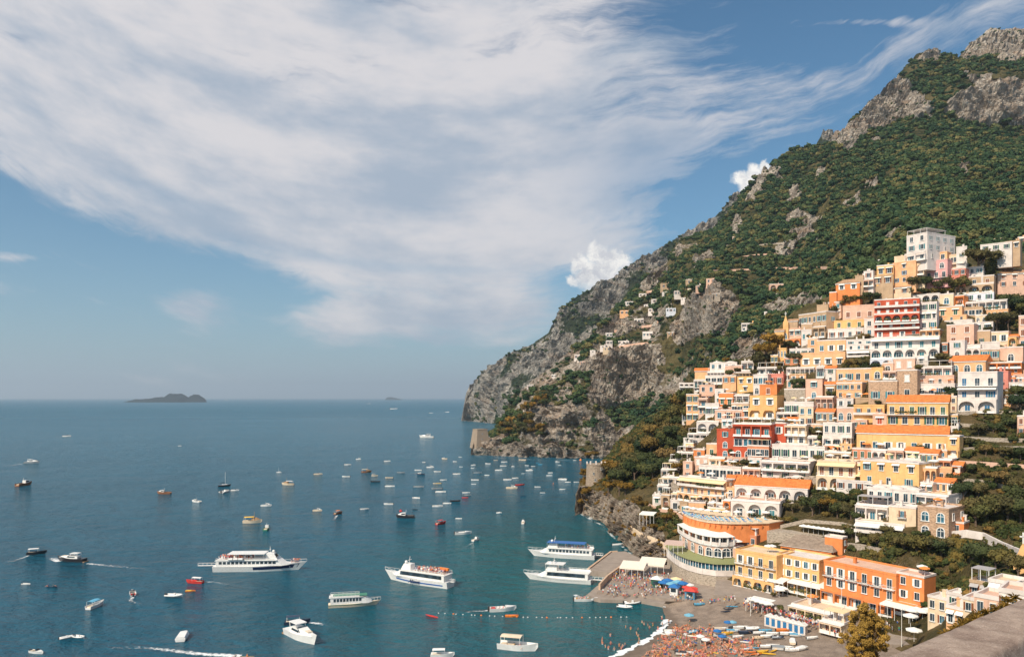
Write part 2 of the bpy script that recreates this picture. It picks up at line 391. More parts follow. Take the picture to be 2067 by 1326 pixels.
# seaward skirt so that rock runs on below the water
def skirt(cols,dz=8):
    return {k:[(HY+(H+dz)/(c[0][1]-2)*F,c[0][1]-2)]+c for k,c in cols.items()}
def terrain(name,cols,nu,rows,rockpolys,rk0,amp_r,amp_v,fr,mat,jit=10,topfade=0.35,label=None,elevfn=None,fixrow=0):
    U,PY,DD=loftgrid(cols,nu,rows)
    PX=np.broadcast_to(U,PY.shape)
    shp=PY.shape
    x=(PX-CX)/F*DD; y=DD; z=H-(PY-HY)/F*DD
    P=np.stack([x.ravel(),y.ravel(),z.ravel()],1)
    j1=fbm(P*fr*1.3,3); j2=fbm(P*fr*1.3+50,3)
    qx=PX.ravel()+j1*jit*2; qy=PY.ravel()+j2*jit*2
    rk=np.full(len(P),rk0,float)
    for pl in rockpolys: rk[inpoly(qx,qy,pl)]=1.0
    # soften
    g=rk.reshape(shp)
    for _ in range(2):
        g=(g+np.roll(g,1,0)+np.roll(g,-1,0)+np.roll(g,1,1)+np.roll(g,-1,1))/5
    rk=g.ravel()
    if elevfn is not None: rk=elevfn(P,PX.ravel(),PY.ravel(),rk)
    S=P*np.array([fr,fr,fr*.55])
    r1=fbm(S,6,True,.55); r2=fbm(P*fr*.35+9,3); r3=fbm(P*np.array([fr*.5,fr*.5,fr*3.2])+3,4,True)
    r4=fbm(P*np.array([fr*2.2,fr*2.2,fr*.5])+21,4,True,.6)
    r1=r1-r1.mean(); r3=r3-r3.mean(); r4=r4-r4.mean()
    zz=P[:,2]+fbm(P*fr*.5+70,4)*30+fbm(P*fr*3+7,3)*4
    q1=30/(fr/.028)**.8; q2=q1*.31; f1=(zz/q1)%1; f2=(zz/q2)%1
    led=(f1**.8-.5)*q1*.62*np.clip(.4+fbm(P*fr*.4+33,3)*2.2,0,1)+(f2**.8-.5)*q2*.8
    rk=np.where((f1<.14)&(rk>.5),rk-.38*np.clip(fbm(P*fr*1.2+90,3)*4+.3,0,1),rk)
    d=(r1*1.0+r3*.2+r4*.45-.05)*amp_r*rk+led*np.clip(rk*1.4-.3,0,1)+(r2*.9+fbm(P*fr,4)*.35)*amp_v*(1-rk*.5)
    fade=np.ones(shp); 
    fade=fade.ravel()
    P[:,1]-=d*.9*fade; P[:,0]-=d*.35*fade; P[:,2]+=d*topfade*fade
    nr,nc=shp
    i=np.arange(nr-1)[:,None]*nc+np.arange(nc-1)[None,:]
    Fq=np.stack([i,i+1,i+nc+1,i+nc],-1).reshape(-1,4)
    me=mesh_np(name,P,Fq,[mat],False,attrs={'rock':rk})
    o=link(name,me,kind='structure',label=label)
    return o,P.reshape(shp+(3,)),rk.reshape(shp),PX,PY,DD
m_mount=rockmat('mountain_rock',(.44,.37,.31),(.84,.71,.58),(.72,.50,.35),(.035,.05,.022),.8,(.24,.19,.085))
m_far=rockmat('headland_rock',(.32,.30,.275),(.66,.60,.53),(.56,.44,.35),(.028,.05,.03),.6,(.07,.085,.045))
m_near=rockmat('slope_rock',(.36,.28,.22),(.74,.61,.49),(.62,.44,.30),(.10,.09,.035),2.2,(.25,.18,.085))
MC2=skirt(backslope(MC,.85,60,0,500)); FC2=skirt(backslope(FC,.85,80,0,600)); TC2=skirt(backslope(TC,.8,25,0,160),6)
# the inland columns of the near slope start below ground, not in water
def fe(P,px,py,rk):
    n=fbm(P*.012+5,4); h=P[:,2]
    out=np.where(rk>.6,1,.78+n*1.2-np.clip((h-60)/900,0,.2))
    return np.clip(out,0,1)
oF,PF,RF,XF,YF,_=terrain('far_headland_hill',FC2,3.0,[2,40,36,40,6,4],[],0.0,38,12,.013,m_far,elevfn=fe)
def me_(P,px,py,rk):
    n=fbm(P*.02+11,4)
    low=np.clip((1560-px)/300,0,1)*.42+np.clip((py-500)/200,0,1)*.05
    return np.where(rk>.5,rk,np.clip(.04+low+n*.62,0,.9))
oM,PM,RM,XM,YM,_=terrain('mountain_hill',MC2,3.0,[2,12,12,34,30,60,40,70,50,6,4],ROCKM,0.0,17,6,.028,m_mount,elevfn=me_)
ROCKT=[[(1150,975),(1185,985),(1215,990),(1250,1005),(1290,1010),(1300,1040),(1330,1075),(1345,1110),(1375,1130),(1360,1200),(1200,1200),(1150,1100)]]
def te(P,px,py,rk):
    n=fbm(P*.06+3,4)
    return np.where(rk>.5,rk,np.clip(.12+n*.9,0,.6))
oT,PT,RT,XT,YT,_=terrain('town_slope_hill',TC2,3.0,[2]+[22]*10+[5,4],ROCKT,0.0,5.5,.8,.085,m_near,8,.2,elevfn=te)
_tx=sorted(TC)
def Dt(px,py):
    """distance of the near slope along a line of sight"""
    ds=[]
    i=int(np.clip(np.searchsorted(_tx,px)-1,0,len(_tx)-2)); t=(px-_tx[i])/(_tx[i+1]-_tx[i]); t=min(max(t,0),1)
    out=0
    for k,wt in ((i,1-t),(i+1,t)):
        c=TC[_tx[k]]; c=sorted(c[:10],key=lambda q:q[0]); out+=wt*np.interp(py,[q[0] for q in c],[q[1] for q in c])
    return float(out)
def Dm(px,py):
    xs=sorted(MC); i=int(np.clip(np.searchsorted(xs,px)-1,0,len(xs)-2)); t=min(max((px-xs[i])/(xs[i+1]-xs[i]),0),1); out=0
    for k,wt in ((i,1-t),(i+1,t)):
        c=sorted(MC[xs[k]],key=lambda q:q[0]); out+=wt*np.interp(py,[q[0] for q in c],[q[1] for q in c])
    return float(out)
# ---------------- sea ----------------
def seamat():
    m,nt,b=newmat('sea_water')
    g=nt.nodes.new('ShaderNodeNewGeometry'); P=g.outputs['Position']; x,y,z=sep(nt,P)
    # cove is greener and shallower near the beach
    d1=(((x-48)/120).sq()+((y-270)/170).sq()).sqrt()
    near=d1.step(1.25,.35)
    wv=noise(nt,comb(nt,x*.6+y*.25,y-x*.15,0),.012,5,.6)
    c=mixc(nt,near,(.008,.160,.265),(.005,.185,.225))
    c=mixc(nt,wv.step(.35,.7)*.45,c,(.003,.105,.180))
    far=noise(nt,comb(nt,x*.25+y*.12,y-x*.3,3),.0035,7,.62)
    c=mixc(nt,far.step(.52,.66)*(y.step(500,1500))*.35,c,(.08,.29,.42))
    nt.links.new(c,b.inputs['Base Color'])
    b.inputs['IOR'].default_value=1.33; b.inputs['Specular IOR Level'].default_value=.38
    ro=y.step(200,4000)*.25+.13; nt.links.new(ro.v,b.inputs['Roughness'])
    h1=noise(nt,comb(nt,x*.7+y*.12,y*1.0-x*.1,1),.07,4,.6); h2=noise(nt,comb(nt,x*.6,y*1.1,5),.24,6,.7); h3=noise(nt,comb(nt,x*.6,y,9),.028,3,.5)
    h=h1*4.0+h2*3.2+h3*5.0
    bump(nt,b,h,4.2,1.0)
    return m
V=[];Fc=[]
ys=np.concatenate([np.linspace(-400,1500,20),[2500,5000,10000,20000,40000]]); xs=np.concatenate([[-40000,-20000,-8000,-3000],np.linspace(-1500,1500,12),[3000,8000,20000,40000]])
V=[(a,b,0) for b in ys for a in xs]; n=len(xs)
Fc=np.array([(j*n+i,j*n+i+1,(j+1)*n+i+1,(j+1)*n+i) for j in range(len(ys)-1) for i in range(n-1)])
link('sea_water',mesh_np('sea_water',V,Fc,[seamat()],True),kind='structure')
# ---------------- islands on the horizon ----------------
m_isl=rockmat('island_rock',(.05,.06,.07),(.08,.09,.10),(.07,.08,.09),(.012,.028,.035),.15,(.02,.04,.045))
def island(top,D,depth,nm):
    xs=np.array([p[0] for p in top],float); hs=np.array([p[1] for p in top],float)
    U=np.linspace(xs[0],xs[-1],90); T=np.interp(U,xs,hs); base=HY+H*F/D
    V=[];n=len(U); K=9
    for k in range(K):
        a=k/(K-1)
        prof=math.sin(math.pi*a)**.6
        for i,u in enumerate(U):
            hgt=(base-T[i])/F*D*prof*1.04*(1+.05*math.sin(i*2.3+k)+.10*math.sin(i*.9)+.07*math.sin(i*.37+2))
            Dk=D+(a-.35)*depth*min(1,.3+(base-T[i])/12)
            V.append(((u-CX)/F*D,Dk,hgt-2))
    Fq=np.array([(k*n+i,k*n+i+1,(k+1)*n+i+1,(k+1)*n+i) for k in range(K-1) for i in range(n-1)])
    link(nm,mesh_np(nm,V,Fq,[m_isl],True),kind='structure')
island([(250,812),(262,808),(275,806),(300,805),(312,802),(322,803),(330,805),(334,798),(345,796),(360,796),(368,801),(374,811.8)],9400,500,'island_hill')
island([(378,811.8),(380,803),(388,798),(395,798),(405,803),(411,811.8)],9500,300,'island_hill')
island([(777,806.8),(780,802.5),(787,801.5),(797,803),(808,805.5),(813,806.8)],18500,600,'island_hill')
# ---------------- building materials ----------------
def plaster(name,c,stone=False):
    m,nt,b=newmat(name)
    g=nt.nodes.new('ShaderNodeNewGeometry'); P=g.outputs['Position']; x,y,z=sep(nt,P)
    n=noise(nt,P,.35,6,.65); n2=noise(nt,comb(nt,x*2.2,y*2.2,z*.18),.9,5,.6); n3=noise(nt,P,3.2,4,.6)
    col=mixc(nt,n.step(.30,.70),tuple(q*.84 for q in c),tuple(min(.86,q*1.07) for q in c))
    col=mixc(nt,n2.step(.54,.74)*.55,col,tuple(q*.52+.02 for q in c))
    if stone:
        v=nt.nodes.new('ShaderNodeTexVoronoi'); v.inputs['Scale'].default_value=1.5; nt.links.new(comb(nt,x,y,z*1.7),v.inputs['Vector'])
        cv=X(nt,v.outputs['Distance']); s2=sep(nt,v.outputs['Color'])[0]
        col=mixc(nt,s2*.7,col,tuple(q*.5 for q in c)); col=mixc(nt,cv.step(.35,.6)*.6,col,tuple(q*1.25 for q in c))
        bump(nt,b,cv*-1.0+n3*.5,.12,.8)
    else: bump(nt,b,n3,.05,.4)
    nt.links.new(col,b.inputs['Base Color']); b.inputs['Roughness'].default_value=.9; b.inputs['Specular IOR Level'].default_value=.15
    return m
PL={'W':('white',(.74,.655,.60)),'C':('cream',(.76,.58,.40)),'P':('pale pink',(.72,.46,.34)),'O':('orange',(.78,.265,.09)),
    'Y':('yellow',(.80,.47,.20)),'R':('red',(.52,.10,.05)),'T':('terracotta',(.62,.26,.14)),'S':('stone',(.50,.33,.22)),
    'E':('peach',(.80,.45,.24)),'L':('bluish white',(.66,.68,.74)),'K':('salmon',(.70,.26,.20)),'N':('rose pink',(.72,.38,.36)),
    'G':('tan',(.52,.36,.23)),'Q':('grey stone',(.42,.35,.28))}
PM_={k:plaster('plaster_'+v[0].replace(' ','_'),v[1],k in 'SQ') for k,v in PL.items()}
def tilemat(name,c):
    m,nt,b=newmat(name)
    tcn=nt.nodes.new('ShaderNodeTexCoord'); P=tcn.outputs['Object']; x,y,z=sep(nt,P)
    w=nt.nodes.new('ShaderNodeTexWave'); w.inputs['Scale'].default_value=1.6; w.inputs['Distortion'].default_value=.4; nt.links.new(P,w.inputs['Vector'])
    n=noise(nt,P,.9,5,.7); n2=noise(nt,P,5,3)
    col=mixc(nt,n.step(.3,.7),tuple(q*.7 for q in c),tuple(min(1,q*1.15) for q in c))
    col=mixc(nt,(n2.step(.55,.7))*.35,col,tuple(q*.45 for q in c))
    nt.links.new(col,b.inputs['Base Color']); b.inputs['Roughness'].default_value=.85; b.inputs['Specular IOR Level'].default_value=.15
    bump(nt,b,X(nt,w.outputs['Fac']),.08,.7)
    return m
TILE=tilemat('roof_tile',(.78,.24,.07)); TILEB=tilemat('roof_tile_old',(.50,.30,.18)); THATCH=tilemat('roof_thatch',(.34,.26,.20))
def glassmat(name,c,rough=.12):
    m,nt,b=newmat(name); g=nt.nodes.new('ShaderNodeNewGeometry')
    n=noise(nt,g.outputs['Position'],.6,3); nt.links.new(mixc(nt,n.step(.35,.65),c,tuple(q*2.6+.01 for q in c)),b.inputs['Base Color'])
    b.inputs['Roughness'].default_value=rough; b.inputs['Specular IOR Level'].default_value=.28
    return m
GLASS=glassmat('window_glass',(.018,.03,.04)); GLASSB=glassmat('window_glass_blue',(.02,.07,.10))
WHITE=flat('white_paint',(.80,.77,.73)); IRON=flat('iron_rail',(.10,.09,.09),.5)
SHC={'g':('green',flat('shutter_green',(.03,.12,.08))),'b':('brown',flat('shutter_brown',(.24,.08,.035))),'w':('white',WHITE),
     'u':('blue',flat('shutter_blue',(.04,.16,.30))),'r':('red',flat('shutter_red',(.5,.09,.04))),'t':('teal',flat('shutter_teal',(.05,.22,.26)))}
AWN={'w':('white',flat('canvas_white',(.82,.79,.74))),'y':('cream',flat('canvas_cream',(.86,.66,.38))),'o':('orange',flat('canvas_orange',(.85,.28,.07))),
     'g':('grey',flat('canvas_grey',(.42,.39,.38))),'b':('blue',flat('canvas_blue',(.03,.16,.42))),'n':('green',flat('canvas_green',(.26,.27,.12))),'r':('red',flat('canvas_red',(.72,.07,.05)))}
# ---------------- shared part meshes (unit size) ----------------
def _frame():
    m=MB(); m.box(-.5,-.44,-.16,0,0,1); m.box(.44,.5,-.16,0,0,1); m.box(-.44,.44,-.16,0,.94,1); m.box(-.58,.58,-.26,0,-.06,.04)
    m.box(-.02,.02,-.09,-.04,.04,.94); return m.mesh('window',[WHITE])
M_FR=_frame()
def _pane(mat):
    m=MB(); m.box(-.44,.44,-.05,0,.04,.94); return m.mesh('pane',[mat])
M_PN=[_pane(GLASS),_pane(GLASSB)]
def _shut(mat):
    m=MB(); m.box(-.86,-.52,-.09,-.03,.02,.96); m.box(.52,.86,-.09,-.03,.02,.96); m.box(-.87,.87,-.031,-.002,.93,.97); return m.mesh('shutter',[mat])
def _shutc(mat):
    m=MB(); m.box(-.385,-.02,-.08,0,.04,.9); m.box(.02,.385,-.08,0,.04,.9)
    m.box(-.385,.385,-.075,-.001,.035,.05)
    for k in range(9): m.box(-.36,-.05,-.11,-.08,.1+k*.085,.13+k*.085); m.box(.05,.36,-.11,-.08,.1+k*.085,.13+k*.085)
    return m.mesh('shutter',[mat])
M_SO={k:_shut(v[1]) for k,v in SHC.items()}; M_SC={k:_shutc(v[1]) for k,v in SHC.items()}
def _arch():
    m=MB(); N=8
    def ring(r0,y): return [(r0*math.cos(math.pi-math.pi*i/N),y,.62+r0*.76*math.sin(math.pi*i/N)) for i in range(N+1)]
    o=[(-.5,0,0)]+[(a,0,c) for a,_,c in ring(.5,0)]+[(.5,0,0)]; i_=[(-.40,0,0.0)]+[(a,0,c) for a,_,c in ring(.40,0)]+[(.40,0,0.0)]
    n=len(o)
    for k in range(n-1):
        q=[o[k],o[k+1],i_[k+1],i_[k]]
        m.add([(a,-.18,c) for a,_,c in q]+[(a,0,c) for a,_,c in q],[(0,1,2,3),(7,6,5,4),(0,4,5,1),(1,5,6,2),(2,6,7,3),(3,7,4,0)])
    m.box(-.03,.03,-.1,-.05,0,.9); m.box(-.39,.39,-.1,-.05,.58,.63); m.box(-.56,.56,-.26,0,-.06,.02)
    return m.mesh('window',[WHITE])
M_AF=_arch()
def _archp(mat):
    m=MB(); N=8; pts=[(-.40,0.02)]+[(.40*math.cos(math.pi-math.pi*i/N),.62+.40*.76*math.sin(math.pi*i/N)) for i in range(N+1)]+[(.40,0.02)]
    n=len(pts); m.add([(a,-.05,c) for a,c in pts]+[(a,0,c) for a,c in pts],[tuple(range(n)),tuple(range(n,2*n))[::-1]]+[(i,i+n,(i+1)%n+n,(i+1)%n) for i in range(n)])
    return m.mesh('pane',[mat])
M_AP=[_archp(GLASS),_archp(GLASSB)]
def rail(m,x0,x1,y,z,h=1.0,step=.35,mi=0):
    m.box(x0,x1,y,y+.06,z+h-.06,z+h,mi); m.box(x0,x1,y,y+.04,z+.08,z+.13,mi); n=max(1,int((x1-x0)/step))
    for i in range(n+1):
        x=x0+(x1-x0-.04)*i/n; m.box(x,x+.04,y,y+.04,z,z+h,mi)
def arcade(w,h,n,arch=True,y0=-1.7,y1=-1.35,pier=.22):
    """front sheet with n openings, thickness y0..y1, x 0..w, z 0..h"""
    m=MB(); c=w/n; pw=c*pier; N=10 if arch else 1
    for i in range(n):
        a=i*c; b=a+c; l=a+pw/2; r=b-pw/2; top=h*.86
        m.box(a,l,y0,y1,0,h); m.box(r,b,y0,y1,0,h)
        if arch:
            ra=(r-l)/2; rise=min(ra,h*.38); zs=top-rise
            for k in range(N):
                x0=l+(r-l)*k/N; x1=l+(r-l)*(k+1)/N
                def zz(x): t=(x-(l+r)/2)/ra; return zs+rise*math.sqrt(max(0,1-t*t))
                za,zb=zz(x0),zz(x1)
                m.add([(x0,y0,za),(x1,y0,zb),(x1,y0,h),(x0,y0,h),(x0,y1,za),(x1,y1,zb),(x1,y1,h),(x0,y1,h)],[(0,1,2,3),(7,6,5,4),(0,4,5,1)])
        else: m.box(l,r,y0,y1,top,h)
    m.box(0,w,y0+.02,y1-.02,h,h+.06)
    return m
ZM={1:(1640,450,427/2067),2:(1340,620,380/2067),3:(1690,680,377/2067),4:(1330,840,380/2067),5:(1690,880,377/2067),6:(1240,1000,380/2067),
    7:(1580,1060,487/2067),8:(1140,1080,460/2067),9:(1000,480,700/2067),0:(0,0,1)}
HOUSES=[]
def Tridge(px):
    i=int(np.clip(np.searchsorted(_tx,px)-1,0,len(_tx)-2)); t=min(max((px-_tx[i])/(_tx[i+1]-_tx[i]),0),1)
    return (1-t)*min(q[0] for q in TC[_tx[i]])+t*min(q[0] for q in TC[_tx[i+1]])
def Dany(px,py):
    return Dt(px,py) if py>=Tridge(px)-4 else Dm(px,py)
# kinds of row:  w windows  s closed shutters  d doors with small balconies  b full balcony  a arcade  l open loggia
#                A arched windows  g wide glazing  n awning over balcony  o blank
def house(Z,x0,x1,yt,yb,col,rows,top='f',r=8,sh=None,side=None,srows='',D=None,depth=None,awn='w',name=None,lab=None,ext=5,tile=None,dD=0,cat='house',pl=None):
    ox,oy,sc=ZM[Z]; px0,px1,pyt,pyb=ox+x0*sc,ox+x1*sc,oy+yt*sc,oy+yb*sc
    pm=(px0+px1)/2
    D=(D or Dany(pm,pyb))+dD
    a=math.atan((pm-CX)/F)+R(r); C=at(pm,pyb,D); t=Vector((math.cos(a),-math.sin(a))); bk=Vector((math.sin(a),math.cos(a)))
    def solve(px,o,d): k=(px-CX)/F; return (k*o.y-o.x)/(d.x-k*d.y)
    s0,s1=solve(px0,C,t),solve(px1,C,t); w=s1-s0
    zt=H-(pyt-HY)/F*D; h=max(1.5,zt-C.z)
    e1=Vector((C.x,C.y))+t*s1
    dep=depth or max(5,min(10,w*.8))
    if side:
        sd=solve(ox+side*sc,e1,bk)
        if 1<sd<40: dep=sd
    org=Vector((C.x,C.y))+t*s0
    root=bpy.data.objects.new(name or 'house',None); COL.objects.link(root); root.empty_display_size=2
    cen=org+t*(w/2); root.location=(cen.x,cen.y,C.z); root.rotation_euler=(0,0,-a)
    wm=PM_[col]; hx=w/2
    st=random.getstate(); random.seed(int(px0*7+pyt*13))
    m=MB(); m.box(-hx,hx,0,dep,-ext,h); m.build('wall',wm,root)
    rl=rows.split(); nf=len(rl); feats=set()
    if sh is None: sh=random.choice('gbwt')
    cnt=[0]
    def put(me,par,x,z,sx,sz,y=-.002,nm=None,rot=0,yy=None):
        o=link(nm or me.name,me,par,(x,y,z),rot,scale=(sx,1,sz)); cnt[0]+=1; return o
    def win(x,z,ww,wh,kind,face=None):
        """face None: front; else transform (x along side)"""
        def place(me,par,nm):
            if par is not root: o=link(nm,me,par); return o
            if face is None: return link(nm,me,root,(x,-.003,z),0,scale=(ww,1,wh))
            return link(nm,me,root,(hx+.003,x,z),math.pi/2,scale=(ww,1,wh))
        if kind=='A': f=place(M_AF,root,'window'); place(random.choice(M_AP),f,'pane'); return f
        f=place(M_FR,root,'window')
        if kind=='s': place(M_SC[sh],f,'shutter')
        else:
            place(M_PN[random.random()<.15],f,'pane')
            if kind in 'wdu' and random.random()<.55 and wh>1.2: place(M_SO[sh],f,'shutter')
        return f
    fh=h/nf
    for i,tok in enumerate(rl):
        k=tok[0]; n=int(tok[1:] or 0); z0=h-(i+1)*fh
        if k=='o' or n==0: continue
        feats.add(k); cell=w/n
        if k in 'ws':
            wh=min(fh*.60,2.9); ww=min(cell*.52,wh*.68)
            for j in range(n): win(-hx+cell*(j+.5),z0+fh*.26,ww,wh,k)
            if random.random()<.35:
                mb=MB()
                for j in range(n): 
                    x=-hx+cell*(j+.5); mb.add([(x-ww*.8,-.05,z0+fh*.26+wh+.25),(x+ww*.8,-.05,z0+fh*.26+wh+.25),(x+ww*.8,-.8,z0+fh*.26+wh-.3),(x-ww*.8,-.8,z0+fh*.26+wh-.3)],[(0,1,2,3)])
                mb.build('awning',AWN[awn][1],root)
        elif k=='A':
            wh=min(fh*.68,3.2); ww=min(cell*.62,wh*.8)
            for j in range(n): win(-hx+cell*(j+.5),z0+fh*.12,ww,wh,'A')
        elif k=='g':
            wh=fh*.62; ww=cell*.92
            for j in range(n): win(-hx+cell*(j+.5),z0+fh*.15,ww,wh,'g')
        elif k in 'dbn':
            wh=min(fh*.70,3.1); ww=min(cell*.5,wh*.56)
            for j in range(n):
                x=-hx+cell*(j+.5); win(x,z0+.08,ww,wh,'d' if k=='d' else 'w' if random.random()<.6 else 's')
                if k=='d':
                    q=MB(); q.box(x-ww*1.1,x+ww*1.1,-.95,-.01,z0-.1,z0+.03); b_=q.build('balcony',WHITE if col!='W' else wm,root)
                    q=MB(); rail(q,x-ww*1.1,x+ww*1.1,-.93,z0+.03,.9,.3); q.box(x-ww*1.1,x-ww*1.1+.05,-.93,0,z0+.86,z0+.93); q.box(x+ww*1.1-.05,x+ww*1.1,-.93,0,z0+.86,z0+.93); q.build('railing',IRON if random.random()<.6 else WHITE,b_)
            if k in 'bn':
                q=MB(); q.box(-hx,hx,-1.5,-.01,z0-.13,z0+.02); b_=q.build('balcony',WHITE,root)
                q=MB()
                if random.random()<.5: q.box(-hx,hx,-1.5,-1.38,z0+.02,z0+.85); q.build('parapet',PM_['W'] if col!='W' else wm,b_)
                else: rail(q,-hx,hx,-1.48,z0+.02,.95,.4); q.build('railing',WHITE,b_)
                if k=='n':
                    q=MB(); zt_=z0+fh*.93; q.add([(-hx+.1,-.02,zt_),(hx-.1,-.02,zt_),(hx-.1,-2.0,zt_-.75),(-hx+.1,-2.0,zt_-.75),(-hx+.1,-2.0,zt_-1.0),(hx-.1,-2.0,zt_-1.0)],[(0,1,2,3),(3,2,5,4)]); q.build('awning',AWN[awn][1],root)
        elif k in 'al':
            q=arcade(w,fh*.98,n,k=='a',pier=.2 if k=='a' else .12); o=q.build('arcade' if k=='a' else 'loggia',wm,root,loc=(-hx,-.02,z0))
            q=MB(); q.box(0,w,-1.7,0,-.16,-.01)
            if i==0: q.box(-.15,w+.15,-1.85,0,fh*.98+.07,fh*.98+.2)
            if nf>1 or random.random()<.6: q.box(.02,w-.02,-1.62,-1.5,-.01,.75)
            q.build('floor_slab',WHITE,root,loc=(-hx,-.02,z0))
            wh=min(fh*.66,3.0); ww=min(cell*.5,wh*.7)
            for j in range(n): win(-hx+cell*(j+.5),z0+.06,ww,wh,'w' if random.random()<.6 else 's')
    for i,tok in enumerate(rl):
        if tok[0] in 'bnal' and random.random()<.42 and 'PLANT' in MATS:
            z0=h-(i+1)*fh; f0=random.uniform(.3,.9); link('planter',MATS['PLANT'],root,(random.uniform(-.5,.5)*(1-f0)*w,-1.55,z0+.75),0,scale=(w*f0,1.1,random.uniform(.7,1.3)))
    if side and srows:
        for i,tok in enumerate(srows.split()):
            k=tok[0]; n=int(tok[1:] or 0); f2=h/len(srows.split()); z0=h-(i+1)*f2
            if n==0: continue
            cell=dep/n; wh=min(f2*.55,2.2); ww=min(cell*.45,wh*.6)
            for j in range(n): win(cell*(j+.5),z0+f2*.24,ww,wh,'A' if k=='A' else k if k in 'ws' else 'w',face=1)
    # roofs
    if 'r' in top or 'h' in top:
        rh=dep*.28; q=MB(); e=.45; zz=h+.02; tm=tile or TILE
        if 'h' in top: ins=min(dep*.5,w*.3)
        else: ins=0
        ft=[(-hx-e,-e,zz),(hx+e,-e,zz),(hx+e,dep+e,zz),(-hx-e,dep+e,zz),(-hx-e+ins,dep*.5,zz+rh),(hx+e-ins,dep*.5,zz+rh)]
        q.add(ft,[(0,1,5,4),(2,3,4,5),(1,2,5),(3,0,4),(3,2,1,0)]); q.build('roof',tm,root)
        q=MB(); q.box(-hx-.25,hx+.25,-.28,-.005,h-.42,h-.0); q.build('cornice',WHITE,root)
        feats.add('tile')
    elif 'g' in top:
        q=MB(); N=12; pts=[(-hx,h)]; 
        pts+= [(-hx*.72,h+.5),(-hx*.45,h+1.6),(-hx*.22,h+2.8),(0,h+3.4),(hx*.22,h+2.8),(hx*.45,h+1.6),(hx*.72,h+.5),(hx,h)]
        n=len(pts); q.add([(a_,0.0,c_) for a_,c_ in pts]+[(a_,.6,c_) for a_,c_ in pts],[tuple(range(n))[::-1],tuple(range(n,2*n))]+[(i,(i+1)%n,(i+1)%n+n,i+n) for i in range(n)])
        g_=q.build('gable',wm,root)
        q=MB(); q.box(-.12,.12,.2,.4,h+3.3,h+5.6); q.box(-.6,.6,.2,.4,h+4.6,h+4.85); q.build('cross',WHITE,g_)
    else:
        q=MB(); th=.25; ph=.55; pz=h+.015
        q.box(-hx-.06,hx+.06,-.08,th,pz,pz+ph); q.box(-hx-.06,-hx+th,th,dep,pz,pz+ph); q.box(hx-th,hx+.06,th,dep,pz,pz+ph); q.box(-hx-.06,hx+.06,dep,dep+th,pz,pz+ph)
        q.build('parapet',PM_['W'] if random.random()<.6 else wm,root)
        q=MB(); q.box(-hx+th,hx-th,th,dep,h+.012,h+.06); q.build('roof',PM_[random.choice('WWPC')],root)
    if 'v' in top:
        nd=max(1,int(w/5)); 
        for j in range(nd):
            q=MB(); q.sphere((-hx+w*(j+.5)/nd,dep*.45,h+.1),min(w/nd,dep)*.45,0,12,4,.38,True); q.build('dome',PM_['W'],root,True)
    if 'p' in top:
        q=MB(); zc=h+2.7; q.box(-hx+.2,hx-.2,.1,dep*.7,zc,zc+.1); c_=q.build('canopy',AWN[awn][1],root)
        np_=max(2,int(w/3.5))
        for j in range(np_+1):
            x=-hx+.3+(w-.7)*j/np_
            for y in (.15,dep*.65): q=MB(); q.box(x,x+.12,y,y+.12,h,zc); q.build('post',WHITE,c_)
    if 't' in top:   # thatch / broad dark roof
        q=MB(); e=.8; zz=h+.02; rh=dep*.3
        q.add([(-hx-e,-e-1.2,zz),(hx+e,-e-1.2,zz),(hx+e,dep+e,zz),(-hx-e,dep+e,zz),(-hx+dep*.25,dep*.55,zz+rh),(hx-dep*.25,dep*.55,zz+rh)],[(0,1,5,4),(2,3,4,5),(1,2,5),(3,0,4),(3,2,1,0)]); q.build('roof',tile or THATCH,root)
    if 'c' in top or random.random()<.5 and 'r' not in top and 'h' not in top:
        for _ in range(random.randint(1,2)):
            x=random.uniform(-hx*.7,hx*.7); y=random.uniform(.3,.8)*dep; q=MB(); s_=random.uniform(.5,.9)
            t_=random.uniform(1.2,2.2); q.prism([(x-s_/2,y-.4),(x+s_/2,y-.4),(x+s_/2,y+.4),(x-s_/2,y+.4)],h+.05,h+t_); q.box(x-s_/2-.12,x+s_/2+.12,y-.5,y+.5,h+t_-.02,h+t_+.12); q.build('chimney',wm if random.random()<.5 else PM_['W'],root)
    random.setstate(st)
    info=dict(o=root,px=(px0+px1)/2,py=(pyt+pyb)/2,x0=px0,x1=px1,yt=pyt,yb=pyb,col=PL[col][0],nf=nf,f=feats,sh=SHC[sh][0],top=top,lab=lab,w=w,h=h,cat=cat,D=D,z=C.z,awn=AWN[awn][0],dep=dep,a=a)
    HOUSES.append(info)
    return root
def umbrella(loc,r,h,mat,label,group,pole=WHITE,square=False):
    o=bpy.data.objects.new('parasol',None); COL.objects.link(o); o.location=loc; o['label']=label; o['category']='parasol'; o['group']=group
    key=('um',round(r,1),round(h,1),mat.name,square)
    if key not in MATS:
        q=MB(); n=4 if square else 8; q.add([(0,0,h+.55*r*.6)]+[(r*math.cos(2*math.pi*i/n+.78),r*math.sin(2*math.pi*i/n+.78),h) for i in range(n)]+[(r*math.cos(2*math.pi*i/n+.78),r*math.sin(2*math.pi*i/n+.78),h-.22) for i in range(n)],
            [(0,1+i,1+(i+1)%n) for i in range(n)]+[(1+i,1+n+i,1+n+(i+1)%n,1+(i+1)%n) for i in range(n)])
        p=MB(); p.tube((0,0,-.3),(0,0,h+.3),.05)
        MATS[key]=(q.mesh('canopy',[mat]),p.mesh('pole',[pole]))
    a,b=MATS[key]; link('canopy',a,o); link('pole',b,o); return o
